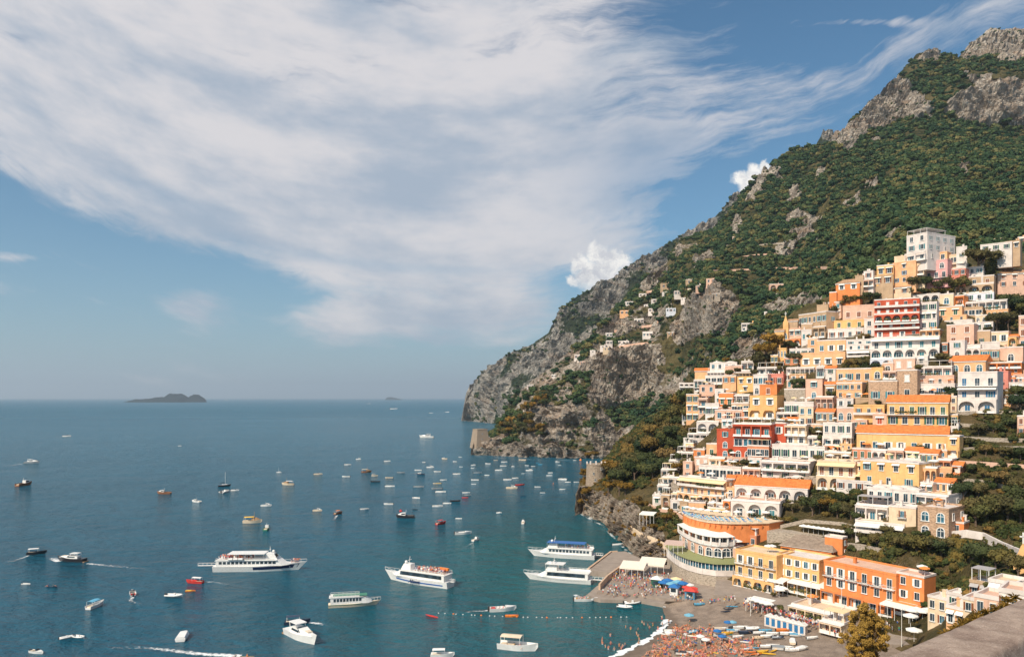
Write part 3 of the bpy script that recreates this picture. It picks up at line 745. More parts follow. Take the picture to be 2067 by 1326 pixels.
# planter strip shared by balconies
F_VIN=None
def _plant():
    g=np.random.default_rng(4); n=260; c=np.stack([g.uniform(-.5,.5,n),g.normal(size=n)*.16,np.abs(g.normal(size=n))*.35],1)
    c[:,2]*=.6+.6*np.sin(c[:,0]*14+1)**2
    t=g.normal(size=(n,3)); t/=np.linalg.norm(t,axis=1)[:,None]; b=np.cross(t,g.normal(size=(n,3))); b/=np.linalg.norm(b,axis=1)[:,None]; t=t*np.array([.05,.2,.2]); b=b*np.array([.05,.2,.2])
    V=np.stack([c-t*.6-b*.6,c+t*.6-b*.6,c+t*.6+b*.6,c-t*.6+b*.6],1).reshape(-1,3)
    m,nt,bs=newmat('foliage_planter'); gg=nt.nodes.new('ShaderNodeNewGeometry'); nn=noise(nt,gg.outputs['Position'],1.2,3)
    k=mixc(nt,nn.step(.4,.6),(.04,.06,.02),(.17,.14,.04)); k=mixc(nt,nn.step(.66,.7)*.6,k,(.5,.10,.12)); nt.links.new(k,bs.inputs['Base Color']); bs.inputs['Roughness'].default_value=.85
    MATS['PLANT']=mesh_np('planter',V,np.arange(n*4).reshape(n,4),[m])
_plant()
# ================= the town =================
# ---- crest ----
hh=house
hh(1,920,1122,118,375,'W','w2 w2 l2','fp',34,'t',1395,'w4 w4 w3',lab='tall white hotel with a canopied roof terrace at the very top of the town',name='hotel',cat='hotel')
hh(1,1490,1880,168,235,'C','w3','f',-8,dD=8); hh(1,1640,1950,208,345,'W','w3 o','f',6,'g',dD=2); hh(1,1405,1510,240,345,'W','o w1','f',0)
hh(1,1880,2030,185,330,'G','w2 o','f',10,'w'); hh(1,2005,2160,138,260,'E','w2 w2','f',5,'b')
hh(1,1150,1316,298,385,'E','w2','f',16,'w',dD=2); hh(1,1316,1440,318,400,'C','g4','f',16,dD=2)
hh(1,1105,1320,376,540,'N','A2 d3','f',20,'b'); hh(1,1318,1500,452,522,'K','w3','fp',16,'b')
hh(1,640,772,362,430,'W','o','f',5,dD=3); hh(1,628,792,420,520,'Y','w2','f',6,'b'); hh(1,785,1010,388,592,'E','w1 w1 w3','f',22,'u',1075)
hh(1,800,940,332,400,'C','o','fc',10,dD=4); hh(1,592,785,520,700,'G','w2 o','f',12)
hh(1,228,462,588,748,'O','w2 o','h',10,'w',tile=TILEB,lab='orange villa with a low tiled roof standing apart left of the crest'); hh(1,165,236,682,765,'O','o','f',5)
hh(1,720,962,632,705,'C','w2','r',15,'b',tile=TILEB)
hh(1,500,600,560,625,'P','l2','f',5)
hh(1,1395,1775,532,690,'G','b3 a3','f',8,'b',lab='tan villa with two dark round arches under its balcony near the crest')
hh(1,1490,1772,690,768,'L','w3','f',5,'g'); hh(1,1500,1905,768,856,'W','l6','f',8,lab='long low white hotel wing with six open loggias right of the red hotel'); hh(1,1700,1912,856,912,'E','b4','f',8)
hh(1,1810,2140,492,700,'P','s3 w3 o','h',-14,'b',tile=TILEB,lab='big pale pink house with brown shutters and hipped roof at the right edge')
# ---- red hotel and its row ----
hh(1,605,1046,748,1112,'R','b5 b5 a5 n4 b4','f',2,'w',lab='five storey deep red hotel with white balconies in the upper town',name='hotel',cat='hotel')
hh(1,632,985,695,752,'W','l5','fu',2,dD=5)
hh(1,985,1245,702,785,'W','a3','f',6,dD=2); hh(1,1243,1378,700,805,'C','A1','v',6); hh(1,1050,1216,782,1046,'W','w2 w3 w2','f',10,'g')
hh(1,1210,1462,824,930,'E','s2','f',8,'g'); hh(1,1215,1505,912,965,'E','w3','f',8,'g'); hh(1,1455,1662,832,912,'G','g3','f',8); hh(1,1590,1705,908,975,'C','A2','f',8)
hh(1,1290,1562,958,1005,'W','o','fv',8,dD=1); hh(1,1312,1578,998,1205,'P','s2 s2','f',12,'b',lab='square pink house with tall brown shutters right of the red hotel')
hh(1,1560,1765,978,1062,'W','w2','f',6,'g'); hh(1,1572,1735,1060,1180,'G','o w1','f',6); hh(1,1730,1915,1070,1185,'C','w2','f',10,'w')
hh(1,1340,1488,1158,1320,'W','w1 A1','f',10); hh(1,1488,1642,1198,1300,'W','b2','f',6); hh(1,1640,1832,1172,1245,'W','o','f',-6)
hh(1,2015,2180,912,1240,'P','s2 s2 w2','f',5,'b',lab='tall pale pink house cut by the right edge of the photo below the big tree')
hh(1,295,615,812,958,'P','s3','fc',4,'b',pl=1); hh(1,210,508,958,1042,'Y','s3','f',6,'g'); hh(1,505,606,945,1118,'W','w1 w1','f',8); hh(1,150,500,1040,1120,'W','b4','f',8)
hh(1,45,326,1150,1285,'E','w3','f',10,'w'); hh(1,330,600,1145,1290,'W','w3 n3','f',6,'t')
# ---- church row on the left shoulder ----
hh(2,1480,1785,72,195,'G','w6','f',46,'t',1930,'w1',lab='long tan building with a row of six small windows above the church')
hh(2,1308,1366,165,362,'Y','o A1','g',8,lab='narrow yellow church tower on the left shoulder of the town',name='church_tower',cat='church'); hh(2,1366,1468,152,260,'G','o','r',8,tile=TILEB); hh(2,1218,1318,262,405,'Y','A1','r',12,name='church',cat='church',tile=TILEB,lab='small yellow church with a white arched doorway on the left shoulder')
hh(2,1370,1505,242,330,'P','w2','f',8); hh(2,1510,1622,255,385,'W','s2','f',12,'t')
hh(2,850,1032,178,262,'W','l3','f',0); hh(2,970,1155,152,196,'Y','w2','f',5,dD=6)
hh(2,1578,1690,350,525,'E','w1 w1','f',10,'w'); hh(2,1502,1992,508,668,'E','w4','f',10,'w',lab='wide peach house with a white roof edge below the church')
hh(2,1380,1642,462,565,'W','w4','f',6); hh(2,1246,1346,458,555,'Y','A3','f',5); hh(2,1172,1252,532,625,'Y','w2','f',5)
hh(2,505,802,615,695,'W','w4','v',5,'w'); hh(2,672,850,645,705,'P','o','f',5); hh(2,340,505,700,765,'E','o','r',5)
hh(2,850,985,600,700,'W','l2','f',0); hh(2,1030,1320,665,745,'W','l3','fp',8)
hh(2,480,790,716,760,'W','l8','fp',14); hh(2,455,645,758,905,'W','g3 w3','f',12); hh(2,645,792,758,935,'E','w2 o','f',18,'b')
hh(2,792,982,722,775,'G','l5','f',8); hh(2,805,985,770,940,'Y','w2 w1','f',16,'w')
hh(2,982,1142,748,965,'W','g3 A2','f',16,'u'); hh(2,1136,1312,742,870,'K','w2','f',16,'b')
hh(2,1052,1242,862,985,'O','s1','f',24,'b',1325,'w1',lab='orange stone tower house with one red shuttered window'); hh(2,942,1242,980,1228,'Y','w2 a2','f',22,'w',1320,'o w1')
hh(2,1350,1655,668,745,'W','l6','f',8); hh(2,1380,1562,745,812,'E','w2','f',8)
hh(2,1556,1742,802,1012,'P','w1 A1','f',20,'t',lab='square pinkish stone block with a single tall window')
hh(2,330,472,802,885,'W','l3','f',8); hh(2,390,562,862,1035,'P','w2 l2','f',14); hh(2,245,385,962,1260,'E','w2 w2 w2','f',14,'g'); hh(2,380,485,1005,1190,'P','l1 w2','f',14); hh(2,560,660,905,1060,'W','A1 w1','f',12)
hh(2,602,762,948,1105,'O','s2','f',16,'g'); hh(2,735,942,965,1055,'W','l3','f',12); hh(2,742,935,1062,1140,'G','g3','fp',14); hh(2,560,862,1135,1250,'P','w3','f',14,'b'); hh(2,455,605,1065,1205,'W','w2','f',12)
hh(2,200,300,1155,1260,'W','g2','f',14); hh(2,600,740,1105,1140,'T','o','f',12); hh(2,860,950,1120,1230,'T','w1','f',12,'b')
hh(2,1322,1645,1048,1185,'W','w4','f',10,'g'); hh(2,1242,1482,1165,1240,'W','l3','f',10); hh(2,1480,1642,1095,1310,'C','w2 w2','f',16,'b')
hh(2,1322,1552,905,1040,'Q','o','f',10,ext=8,name='retaining_wall',cat='wall',depth=3)
hh(2,170,335,838,880,'W','a3','f',5)
# ---- arcaded white hotel row ----
hh(3,372,1132,10,242,'W','n6 a6','fc',4,'t',lab='long white hotel with a row of arches below striped window awnings',name='hotel',cat='hotel')
hh(3,108,372,88,222,'W','w3 n3','f',6); hh(3,370,622,250,335,'L','a2','v',8); hh(3,858,1002,222,310,'W','w1','f',8,'g'); hh(3,620,860,245,375,'P','s2','f',8,'w'); hh(3,500,622,295,405,'P','A1','f',10)
hh(3,-10,380,358,515,'E','w4','f',10,'t',lab='peach house with small white awnings left of the brick block'); hh(3,-10,275,515,690,'E','w4 w3','f',12,'t'); hh(3,380,508,350,475,'Y','A1','f',10)
hh(3,345,665,495,745,'S','w2','f',14,'t',lab='brown brick block with two tall shuttered windows mid town'); hh(3,662,886,375,700,'S','s1 w1','f',12,'w',lab='taller brown brick house right of the brick block'); hh(3,510,662,385,470,'P','l2','f',12)
hh(3,868,1272,335,435,'W','l4','fp',6); hh(3,888,1292,438,525,'P','b4','f',6,'b'); hh(3,888,1302,528,650,'W','b4','f',6,'u')
hh(3,1242,1642,268,405,'E','A3','r',14,'u',lab='peach house under a bright orange tiled roof at right'); hh(3,1640,2045,290,410,'O','l3 w3','f',6,'u')
hh(3,1335,1772,398,838,'W','b3 n3 a2','f',12,'u',lab='white three storey house with blue railings over two wide arches')
hh(3,1702,1892,392,615,'K','d1 o','f',12,'u'); hh(3,1888,1965,445,570,'N','w1','f',8,'b'); hh(3,1950,2110,425,510,'P','w3','f',6); hh(3,1900,2090,515,650,'W','w1','f',6)
hh(3,1792,2055,122,285,'P','A1','f',12,'t'); hh(3,1582,1795,142,260,'G','w2','f',-10); hh(3,1420,1585,130,215,'W','a2','f',8); hh(3,2050,2200,140,290,'P','w1','f',8)
hh(3,1245,1425,70,205,'W','w1 A1','f',8)
# ---- yellow houses ----
hh(3,552,1228,722,1002,'Y','b6 w5','r',6,'g',lab='big yellow house with an orange roof and long balcony mid right')
hh(3,182,522,765,950,'Y','b3 o','f',8,'b'); hh(3,392,548,868,1000,'P','s1','v',10,'r'); hh(3,150,330,930,1010,'P','w2','v',10)
hh(3,215,1225,1068,1262,'Y','d7','r',6,'w',lab='long yellow house with orange tiled roof and seven french windows'); hh(3,1222,1352,1105,1330,'Y','w1 a1','f',14,'w')
hh(3,-5,178,692,785,'W','w2','f',10,'w'); hh(3,-5,182,790,938,'P','A2','f',10,'w')
hh(3,1992,2160,885,1110,'P','s2 w2','f',6,'b',lab='narrow pink house standing alone on the garden terraces at the right edge')
hh(5,255,905,292,552,'Y','w4 d3','f',26,'t',1140,'w1 w1',lab='yellow house with a leafy pergola on its terrace, below the long yellow house')
# ---- red villa and white neighbours ----
hh(4,822,1236,88,480,'R','l4 g4 A4','fp',16,'t',lab='red villa with vine covered terraces and a white flat canopy',name='villa'); hh(4,1236,1392,82,372,'R','w1 A1','f',16,'w'); hh(4,636,822,152,458,'R','w1 A1 A1','f',22,'t')
hh(4,970,1208,330,455,'T','g5','fp',16,awn='y',dD=-4)
hh(4,422,662,62,182,'W','a2','f',12); hh(4,322,602,195,255,'W','l4','fp',12,awn='g'); hh(4,270,502,250,322,'W','b3','f',12); hh(4,200,382,398,475,'W','l3','fp',14,awn='w'); hh(4,380,502,372,475,'O','w1','f',14)
hh(4,118,242,485,565,'W','l2','fp',12); hh(4,32,222,585,672,'W','l3','fp',12,awn='y'); hh(4,40,235,672,765,'W','l3','f',12); hh(4,-10,112,755,855,'W','l2','fp',12,awn='y')
hh(4,1388,1622,102,322,'C','l3 w2','f',14,'w'); hh(4,1640,1812,228,318,'W','l3','f',10)
hh(4,1242,1642,325,485,'W','w4','f',14,'g',lab='white cubic villa with green shutters right of the red villa'); hh(4,1640,1822,345,495,'W','w2','f',14,'g'); hh(4,1132,1662,505,695,'W','l4 w3','f',14,'g')
hh(4,1802,2120,85,342,'W','w4 a3','f',8,'g'); hh(4,1820,2110,400,500,'C','l3','f',8)
hh(4,1738,2160,505,805,'C','n4 a3','f',12,awn='y',lab='cream house with yellow awnings above three wide arches')
hh(4,440,902,555,690,'W','g6','f',22,lab='long low glazed pavilion above the orange balconied hotel')
hh(4,225,742,690,945,'E','n6 b7 a7','f',34,'b',832,'w1 w1 w1',awn='y',lab='orange hotel stepped down the slope with three tiers of balconies',name='hotel',cat='hotel')
hh(4,150,262,845,940,'W','l1','f',14); hh(4,842,1640,775,935,'W','a5','r',10,'b',lab='white villa with speckled tiled roof and five upper arches'); hh(4,802,1332,935,1110,'W','a3','f',12,'t',dD=-2)
hh(4,548,712,955,1015,'W','l3','fp',16); hh(4,535,725,1015,1140,'Y','w2','f',18,'w')
# ---- stone house and white terraces, right of centre ----
hh(5,62,462,305,505,'C','w3 n3','f',16,'t',awn='y'); hh(5,-10,402,505,612,'W','w4','f',10,'b')
hh(5,332,905,598,762,'W','w6','v',14,'t',lab='white house with low vaulted roof above the stone house'); hh(5,892,1232,655,805,'W','l3','f',22,'w',1425,'w1',dD=0); hh(5,890,1234,805,1125,'S','A2 A2','f',22,'w',1425,'w2 w1',lab='stone house with four large arched windows above the vine cliff',dD=-.6)
hh(5,215,572,770,940,'W','l3','fp',14,awn='g'); hh(5,570,872,795,1010,'C','d1 o','f',16,'b'); hh(5,200,745,968,1075,'W','n4','f',14)
hh(5,1245,1402,965,1085,'O','w1','f',16,'w')
# ---- seafront row ----
hh(6,1330,1782,640,1040,'Y','d4 d4 a4','f',32,'w',lab='yellow seafront house with four dark arches at beach level'); hh(6,1782,2250,690,1060,'Y','w5 w5 l4','f',30,'w',lab='pale yellow seafront house between the arched one and the orange one')
hh(7,352,972,372,720,'O','d6 w6 l5','f',32,'w',lab='long orange seafront house with white framed windows'); hh(7,975,1212,432,770,'O','w2 w2 a2','f',28,'w',lab='short orange house at the right end of the seafront row')
hh(7,0,432,195,290,'O','l5','t',20,lab='orange restaurant terrace under a broad brown thatched roof',name='restaurant',cat='restaurant'); hh(7,360,512,108,260,'O','o o','f',24,None,552,'w1 w1')
hh(6,1180,1335,570,760,'P','d1 d1','f',30,'t'); hh(6,1410,1560,450,560,'T','w2','fp',26)
# ---- rooftops below the foreground wall ----
hh(0,1598,1702,1232,1251,'C','l6','f',28,lab='low cream beach club building behind the bathing cabins',D=196,depth=8); hh(0,1660,1704,1256,1277,'C','l2','fp',28,lab='low cream changing block left of the large ochre pine',D=186,awn='y')
hh(7,1600,1780,500,620,'G','w2','fp',20,awn='g',lab='tan rooftop shelter with hanging laundry below the church gable'); hh(7,1762,1992,500,640,'W','w2','f',20,'w'); hh(7,1402,1548,600,720,'W','w1','fv',24); hh(7,1242,1408,630,860,'C','w2 w2','f',28,'b'); hh(7,1545,1640,640,760,'C','w1','f',20); hh(7,1400,1560,720,880,'E','w2','f',24)
hh(7,1640,1860,630,800,'P','w2','f',18,'b'); hh(7,1850,2120,590,760,'W','w3','f',10,'b')
hh(7,1975,2140,300,560,'Y','o o','g',16,name='church',cat='church',lab='yellow church front with curved gable and white cross at the right edge',D=150)
# ---- scattered houses on the green slope ----
for (a,b,c,d,cl,rw) in ((870,945,552,592,'W','w3'),(820,890,476,508,'W','w3'),(905,965,418,442,'W','w2'),(1060,1142,312,342,'W','w4'),(975,1100,265,302,'G','w3'),(1130,1212,243,278,'G','w2'),(1250,1320,238,272,'P','w2'),
    (770,830,376,402,'W','w2'),(735,802,428,458,'E','w2'),(655,702,562,592,'W','w2'),(658,702,608,638,'W','w2'),(725,802,612,632,'W','w3'),(465,520,692,722,'W','w2'),(188,232,872,904,'W','w2'),(252,284,842,868,'W','w1'),
    (1625,1725,265,325,'P','a2'),(1595,1672,436,464,'W','w2'),(1190,1272,282,304,'P','w3'),(925,1000,362,388,'W','w2'),(1010,1082,416,444,'L','w3'),(990,1060,320,340,'W','w2'),(620,660,640,656,'W','w1'),(1640,1690,330,360,'G','o'),(700,742,585,606,'W','w2'),(640,690,650,672,'C','w2'),(850,905,330,350,'W','w2'),(880,930,395,415,'W','w2'),(1100,1160,355,372,'W','w3'),(780,822,520,540,'W','w2'),(960,1010,470,490,'P','w2'),(1140,1190,300,318,'C','w2'),(560,600,668,686,'W','w1'),(1215,1262,262,280,'W','w2'),(500,540,735,752,'P','w2'),(330,366,812,832,'W','w2'),(1020,1070,560,578,'G','w2'),(1290,1345,330,350,'Q','w1'),(1410,1450,-10,14,'P','w3')):
    m_=(a+b)/2; a=m_+(a-m_)*.82; b=m_+(b-m_)*.82; c=d+(c-d)*.8
    hh(9,a,b,c,d,cl,rw,'f',random.choice((-8,0,10,18)),'b',depth=6,dD=-3)
hh(3,0,0+1,0,1,'W','o') if 0 else None
# ---- infill: small houses, terraces and yards between the big ones ----
TOWNP=[(1392,795),(1450,738),(1520,732),(1566,700),(1574,655),(1692,600),(1702,572),(1772,535),(1842,525),(1950,530),(2067,575),(2067,820),(1928,832),(1942,940),(1935,985),(1960,1062),(1900,1075),(1740,1068),(1700,990),(1560,1000),(1490,1062),(1382,1040),(1310,1015),(1352,935),(1392,885)]
OCC=np.zeros((1326//3+1,2067//3+40),bool)
for q in HOUSES: OCC[max(0,int(q['yt']/3)):int(q['yb']/3)+1,int(q['x0']/3):int(q['x1']/3)+1]=True
_p=np.array([(x*3,y*3) for y in range(OCC.shape[0]) for x in range(OCC.shape[1])],float); OUTP=~inpoly(_p[:,0],_p[:,1],TOWNP).reshape(OCC.shape)
for (a,b,c,d) in ((1690,590,1765,615),(1830,560,1925,592),(1995,590,2067,680),(1700,720,1760,745),(1885,715,1920,745),(1540,690,1580,745),(1630,985,1740,1066),(1925,985,2067,1070),(1400,960,1420,975)): OCC[b//3:d//3,a//3:c//3]=True
OCC|=OUTP; st_=random.getstate(); random.seed(44); nfill=0
for yy_ in range(1066//3,525//3,-2):
    for xx_ in range(1300//3,2064//3,2):
        if OCC[yy_,xx_]: continue
        w_=1
        while xx_+w_<OCC.shape[1]-1 and not OCC[yy_,xx_+w_] and w_<random.randint(9,16): w_+=1
        h_=1
        while yy_-h_>0 and not OCC[yy_-h_,xx_:xx_+w_].any() and h_<random.choice((6,8,11)): h_+=1
        if w_<5 or h_<3: continue
        x0,x1,y1,y0=xx_*3,(xx_+w_)*3,yy_*3,(yy_-h_)*3
        nw=max(1,int((x1-x0)/12)); t=random.random(); fl=max(1,round((y1-y0)/17))
        if h_<4 and t<.5: rows='o'; c_=random.choice('QQG')
        else: rows=' '.join(random.choice('wwsabl')+str(nw) for _ in range(fl)); c_=random.choice('WWWEEPPPCYOGTE')
        hh(0,x0+random.uniform(0,2),x1+random.uniform(-1,2),y0+random.uniform(-3,2),y1+random.uniform(-1,5),c_,rows,random.choice(['f','f','f','fp','v','r']) if rows!='o' else 'f',random.uniform(4,22),awn=random.choice('wwyg'),ext=7); nfill+=1
        OCC[yy_-h_:yy_+1,xx_:xx_+w_]=True
random.setstate(st_)
TSTONE=plaster('tower_stone',(.34,.265,.20),True)
# ---------------- towers ----------------
def tower_square():
    C=at(969,893,820); r=bpy.data.objects.new('watch_tower',None); COL.objects.link(r); r.location=C; r.rotation_euler=(0,0,R(28))
    r['label']='square tapering stone watch tower on the far rocky point'; r['category']='tower'
    m=MB(); n=4; a0,a1,h=8.6,6.0,14.5
    m.loft([[(-a0,-a0,-6),(a0,-a0,-6),(a0,a0,-6),(-a0,a0,-6)],[(-a1,-a1,h),(a1,-a1,h),(a1,a1,h),(-a1,a1,h)]]); m.box(-a1-.25,a1+.25,-a1-.25,a1+.25,h+.01,h+.6)
    m.build('wall',TSTONE,r)
    for (x,z) in ((-1,3.4),(-.4,9.2)):
        k=a0+(a1-a0)*(z+6)/(h+6); w_=link('window',M_FR,r,(x,-k-.05,z),0,scale=(1.2,1,1.6)); link('pane',M_PN[0],w_)
        w_=link('window',M_FR,r,(k+.05,x,z),R(90),scale=(1.2,1,1.6)); link('pane',M_PN[0],w_)
tower_square()
def tower_round():
    C=at(1203,975,405); r=bpy.data.objects.new('watch_tower',None); COL.objects.link(r); r.location=C
    r['label']='round stone tower among orange pines on the near headland'; r['category']='tower'
    m=MB(); N=28; ring=lambda rr,z:[(rr*math.cos(2*math.pi*i/N),rr*math.sin(2*math.pi*i/N),z) for i in range(N)]
    m.loft([ring(5.9,-8),ring(5.6,0),ring(5.15,9.8),ring(5.3,9.9),ring(5.3,10.6)]); m.build('wall',TSTONE,r)
    q=MB()
    for i in range(10): a=i*.63+.2; q.box(5.1*math.cos(a)-.35,5.1*math.cos(a)+.35,5.1*math.sin(a)-.3,5.1*math.sin(a)+.3,10.6,11.7)
    q.build('battlement',PM_['W'],r)
    for (a,z) in ((-1.9,5.2),(-1.3,2),(-1.15,7.7),(-1.75,1.8)):
        w_=link('window',M_FR,r,(5.5*math.cos(a),5.5*math.sin(a),z),a+math.pi/2,scale=(.9,1,1.2)); link('pane',M_PN[0],w_)
tower_round()
# ---------------- vegetation ----------------
def foliage(name,cs,rough=.85,sat=None):
    m,nt,b=newmat(name)
    oi=nt.nodes.new('ShaderNodeObjectInfo'); g=nt.nodes.new('ShaderNodeNewGeometry'); rnd=X(nt,oi.outputs['Random'])
    n=noise(nt,g.outputs['Position'],.5,3)
    c=mixc(nt,rnd.step(0,.75),cs[0],cs[1]); c=mixc(nt,rnd.step(.66,1),c,cs[2]); c=mixc(nt,n.step(.35,.65)*.5,c,tuple(q*.5 for q in cs[0]))
    nt.links.new(c,b.inputs['Base Color']); b.inputs['Roughness'].default_value=rough; b.inputs['Specular IOR Level'].default_value=.12
    return m
F_FAR=foliage('foliage_dark',((.028,.062,.030),(.082,.120,.045),(.21,.175,.065)))
F_MID=foliage('foliage_mid',((.045,.062,.024),(.11,.11,.036),(.24,.15,.042)))
F_DRK=foliage('foliage_dusky',((.035,.055,.026),(.075,.088,.032),(.15,.115,.036)))
F_OLV=foliage('foliage_olive',((.075,.07,.03),(.15,.12,.045),(.22,.14,.05)))
F_PIN=foliage('foliage_pine',((.14,.085,.018),(.27,.155,.03),(.34,.19,.04)))
F_BIG=foliage('foliage_big_pine',((.30,.185,.045),(.46,.28,.06),(.50,.30,.07)))
F_GAR=foliage('foliage_garden',((.045,.062,.02),(.12,.11,.035),(.24,.14,.04)))
BARK=flat('bark',(.16,.11,.08),.95); TWIG=flat('dry_twig',(.5,.42,.36))
def leafcloud(n,lobes,size,seed,lo=.72,hi=.3):
    """leaf faces spread through a crown made of lobes [(x,y,z,r)] ; returns V,F"""
    g=np.random.default_rng(seed); L=np.array(lobes,float); wt=L[:,3]**2; idx=g.choice(len(L),n,p=wt/wt.sum())
    d=g.normal(size=(n,3)); d/=np.linalg.norm(d,axis=1)[:,None]; rr=(lo+hi*g.random(n))
    c=L[idx,:3]+d*(L[idx,3]*rr)[:,None]*np.array([1,1,.85])
    nrm=d*.8+g.normal(size=(n,3))*.45; nrm/=np.linalg.norm(nrm,axis=1)[:,None]
    t=np.cross(nrm,g.normal(size=(n,3))); t/=np.linalg.norm(t,axis=1)[:,None]; b=np.cross(nrm,t)
    s=size*(.6+.8*g.random(n))[:,None]
    V=np.stack([c-t*s-b*s*.55,c+t*s*.9-b*s*.6,c+t*s*.8+b*s*.65,c-t*s*.85+b*s*.5],1).reshape(-1,3)
    Fq=np.arange(n*4).reshape(n,4)
    return V,Fq
def core(lobes,k,seed):
    m=MB(); g=random.Random(seed)
    for (x,y,z,r) in lobes: m.sphere((x,y,z),r*k,0,7,5,.85)
    return np.array(m.v),m.f
def crownmesh(name,n,lobes,size,seed,mat,corek=.74,lo=.72,hi=.3):
    V,Fq=leafcloud(n,lobes,size,seed,lo,hi); CV,CF=core(lobes,corek,seed)
    g=np.random.default_rng(seed); CV=CV+g.normal(size=CV.shape)*size*.35
    F_=[tuple(int(i) for i in f) for f in Fq]+[tuple(i+len(V) for i in f) for f in CF]
    return mesh_np(name,np.concatenate([V,CV]),F_,[mat])
def rlobes(seed,n,w,h,r0,r1,flat_=1):
    g=random.Random(seed); out=[]
    for i in range(n):
        a=g.uniform(0,6.28); q=g.random()**.6*w; out.append((q*math.cos(a),q*math.sin(a),h+g.uniform(-.5,.6)*w*flat_,g.uniform(r0,r1)))
    return out
# wood covering the mountain: instances on points, one object
PROT=bpy.data.collections.new('wood_crowns')
def proto(mat,seed,n=150,size=.16):
    me=crownmesh('crown',n,rlobes(seed,5,.55,.45,.38,.62,.6),size,seed,mat,.8); o=bpy.data.objects.new('crown',me); PROT_C.objects.link(o)
def gnwood(name,pts,scl,mat,label,cat,nvar=4,n=170,size=.17,kind='stuff'):
    global PROT_C
    PROT_C=bpy.data.collections.new(name+'_crowns')
    for s in range(nvar): proto(mat,100+s,n,size)
    me=bpy.data.meshes.new(name); me.vertices.add(len(pts)); me.vertices.foreach_set('co',np.asarray(pts,np.float32).ravel())
    a=me.attributes.new('scl','FLOAT','POINT'); a.data.foreach_set('value',np.asarray(scl,np.float32))
    o=link(name,me,kind=kind,label=label)
    if cat: o['category']=cat
    ng=bpy.data.node_groups.new(name,'GeometryNodeTree'); ng.interface.new_socket('Geometry',in_out='INPUT',socket_type='NodeSocketGeometry'); ng.interface.new_socket('Geometry',in_out='OUTPUT',socket_type='NodeSocketGeometry')
    N=ng.nodes.new; gi=N('NodeGroupInput'); go=N('NodeGroupOutput'); ip=N('GeometryNodeInstanceOnPoints'); ci=N('GeometryNodeCollectionInfo'); ci.inputs[0].default_value=PROT_C
    ci.inputs['Separate Children'].default_value=True; ci.inputs['Reset Children'].default_value=True
    ip.inputs['Pick Instance'].default_value=True
    rv=N('FunctionNodeRandomValue'); rv.data_type='FLOAT_VECTOR'; rv.inputs[0].default_value=(-.25,-.25,0); rv.inputs[1].default_value=(.25,.25,6.28)
    na=N('GeometryNodeInputNamedAttribute'); na.data_type='FLOAT'; na.inputs[0].default_value='scl'
    Lk=ng.links.new; Lk(gi.outputs[0],ip.inputs['Points']); Lk(ci.outputs[0],ip.inputs['Instance']); Lk(rv.outputs[0],ip.inputs['Rotation'])
    cx=N('ShaderNodeCombineXYZ'); 
    sm=N('ShaderNodeMath'); sm.operation='MULTIPLY'; sm.inputs[1].default_value=.85
    Lk(na.outputs[0],cx.inputs[0]); Lk(na.outputs[0],cx.inputs[1]); Lk(na.outputs[0],sm.inputs[0]); Lk(sm.outputs[0],cx.inputs[2])
    Lk(cx.outputs[0],ip.inputs['Scale']); Lk(ip.outputs[0],go.inputs[0])
    md=o.modifiers.new('wood','NODES'); md.node_group=ng
    return o
def scatter(Pg,rk,PXg,PYg,per,rmin,rmax,rkmax=.5,cond=None,seed=1):
    """points on a lofted hill, by seen area so that far crowns are not wasted"""
    g=np.random.default_rng(seed)
    A=Pg[:-1,:-1];B=Pg[:-1,1:];C=Pg[1:,1:];D_=Pg[1:,:-1]
    ar=.5*np.linalg.norm(np.cross(C-A,D_-B),axis=-1); rr=(rk[:-1,:-1]+rk[1:,1:])/2
    cen=(A+B+C+D_)/4
    nz=np.cross(C-A,D_-B); nz/= np.linalg.norm(nz,axis=-1)[...,None]+1e-9
    wgt=ar*(rr<rkmax)*(cen[...,2]>3)*np.clip(np.abs(nz[...,2])*1.6,.15,1)
    if cond is not None: wgt=wgt*cond(cen,PXg[:-1,:-1],PYg[:-1,:-1])
    tot=wgt.sum(); n=int(tot/per); idx=g.choice(wgt.size,n,p=(wgt/tot).ravel())
    a=g.random(n)[:,None]; b=g.random(n)[:,None]
    f=lambda Q:Q.reshape(-1,3)[idx]
    pts=(f(A)*(1-a)+f(B)*a)*(1-b)+(f(D_)*(1-a)+f(C)*a)*b
    s=rmin+(rmax-rmin)*g.random(n)**1.6
    return pts,s
def cm(cen,px,py):
    v=fbm(cen.reshape(-1,3)*.012+31,4).reshape(px.shape)
    d=np.clip(.72+v*2.2-np.clip((1480-px)/1400,0,.35),.06,1)
    top=np.clip((py-40)/200,.5,1)
    # hidden inland parts are thinned
    vis=((px<2130)&(px>990)).astype(float)*.96+.04
    band=1-.75*((py>490)&(py<570)&(px>1300)&(px<1790))*(fbm(cen.reshape(-1,3)*.03+3,3).reshape(px.shape)>-.05)
    return d*top*vis*band
p,s=scatter(PM[2:-9],RM[2:-9],XM[2:-9],YM[2:-9],11.5,1.4,7.2,.52,cm,2)
gnwood('mountain_wood',p,s,F_FAR,'dark green wood and scrub covering the mountain slope','wood')
nM=len(p)
def cr_(cen,px,py): return ((px<2130)&(px>990)).astype(float)*(fbm(cen.reshape(-1,3)*.03+77,3).reshape(px.shape)>.02)
p,s=scatter(PM[2:-9],RM[2:-9],XM[2:-9],YM[2:-9],95,1.2,3.2,9,cr_,12)
gnwood('cliff_bushes',p,s,F_FAR,'small bushes clinging to the bare cliffs','bushes')
def cf(cen,px,py): return (px<1560)*np.clip(.5+fbm(cen.reshape(-1,3)*.01+5,4).reshape(px.shape)*3,.0,1)
p,s=scatter(PF[2:-9],RF[2:-9],XF[2:-9],YF[2:-9],55,3,7.5,.66,cf,3)
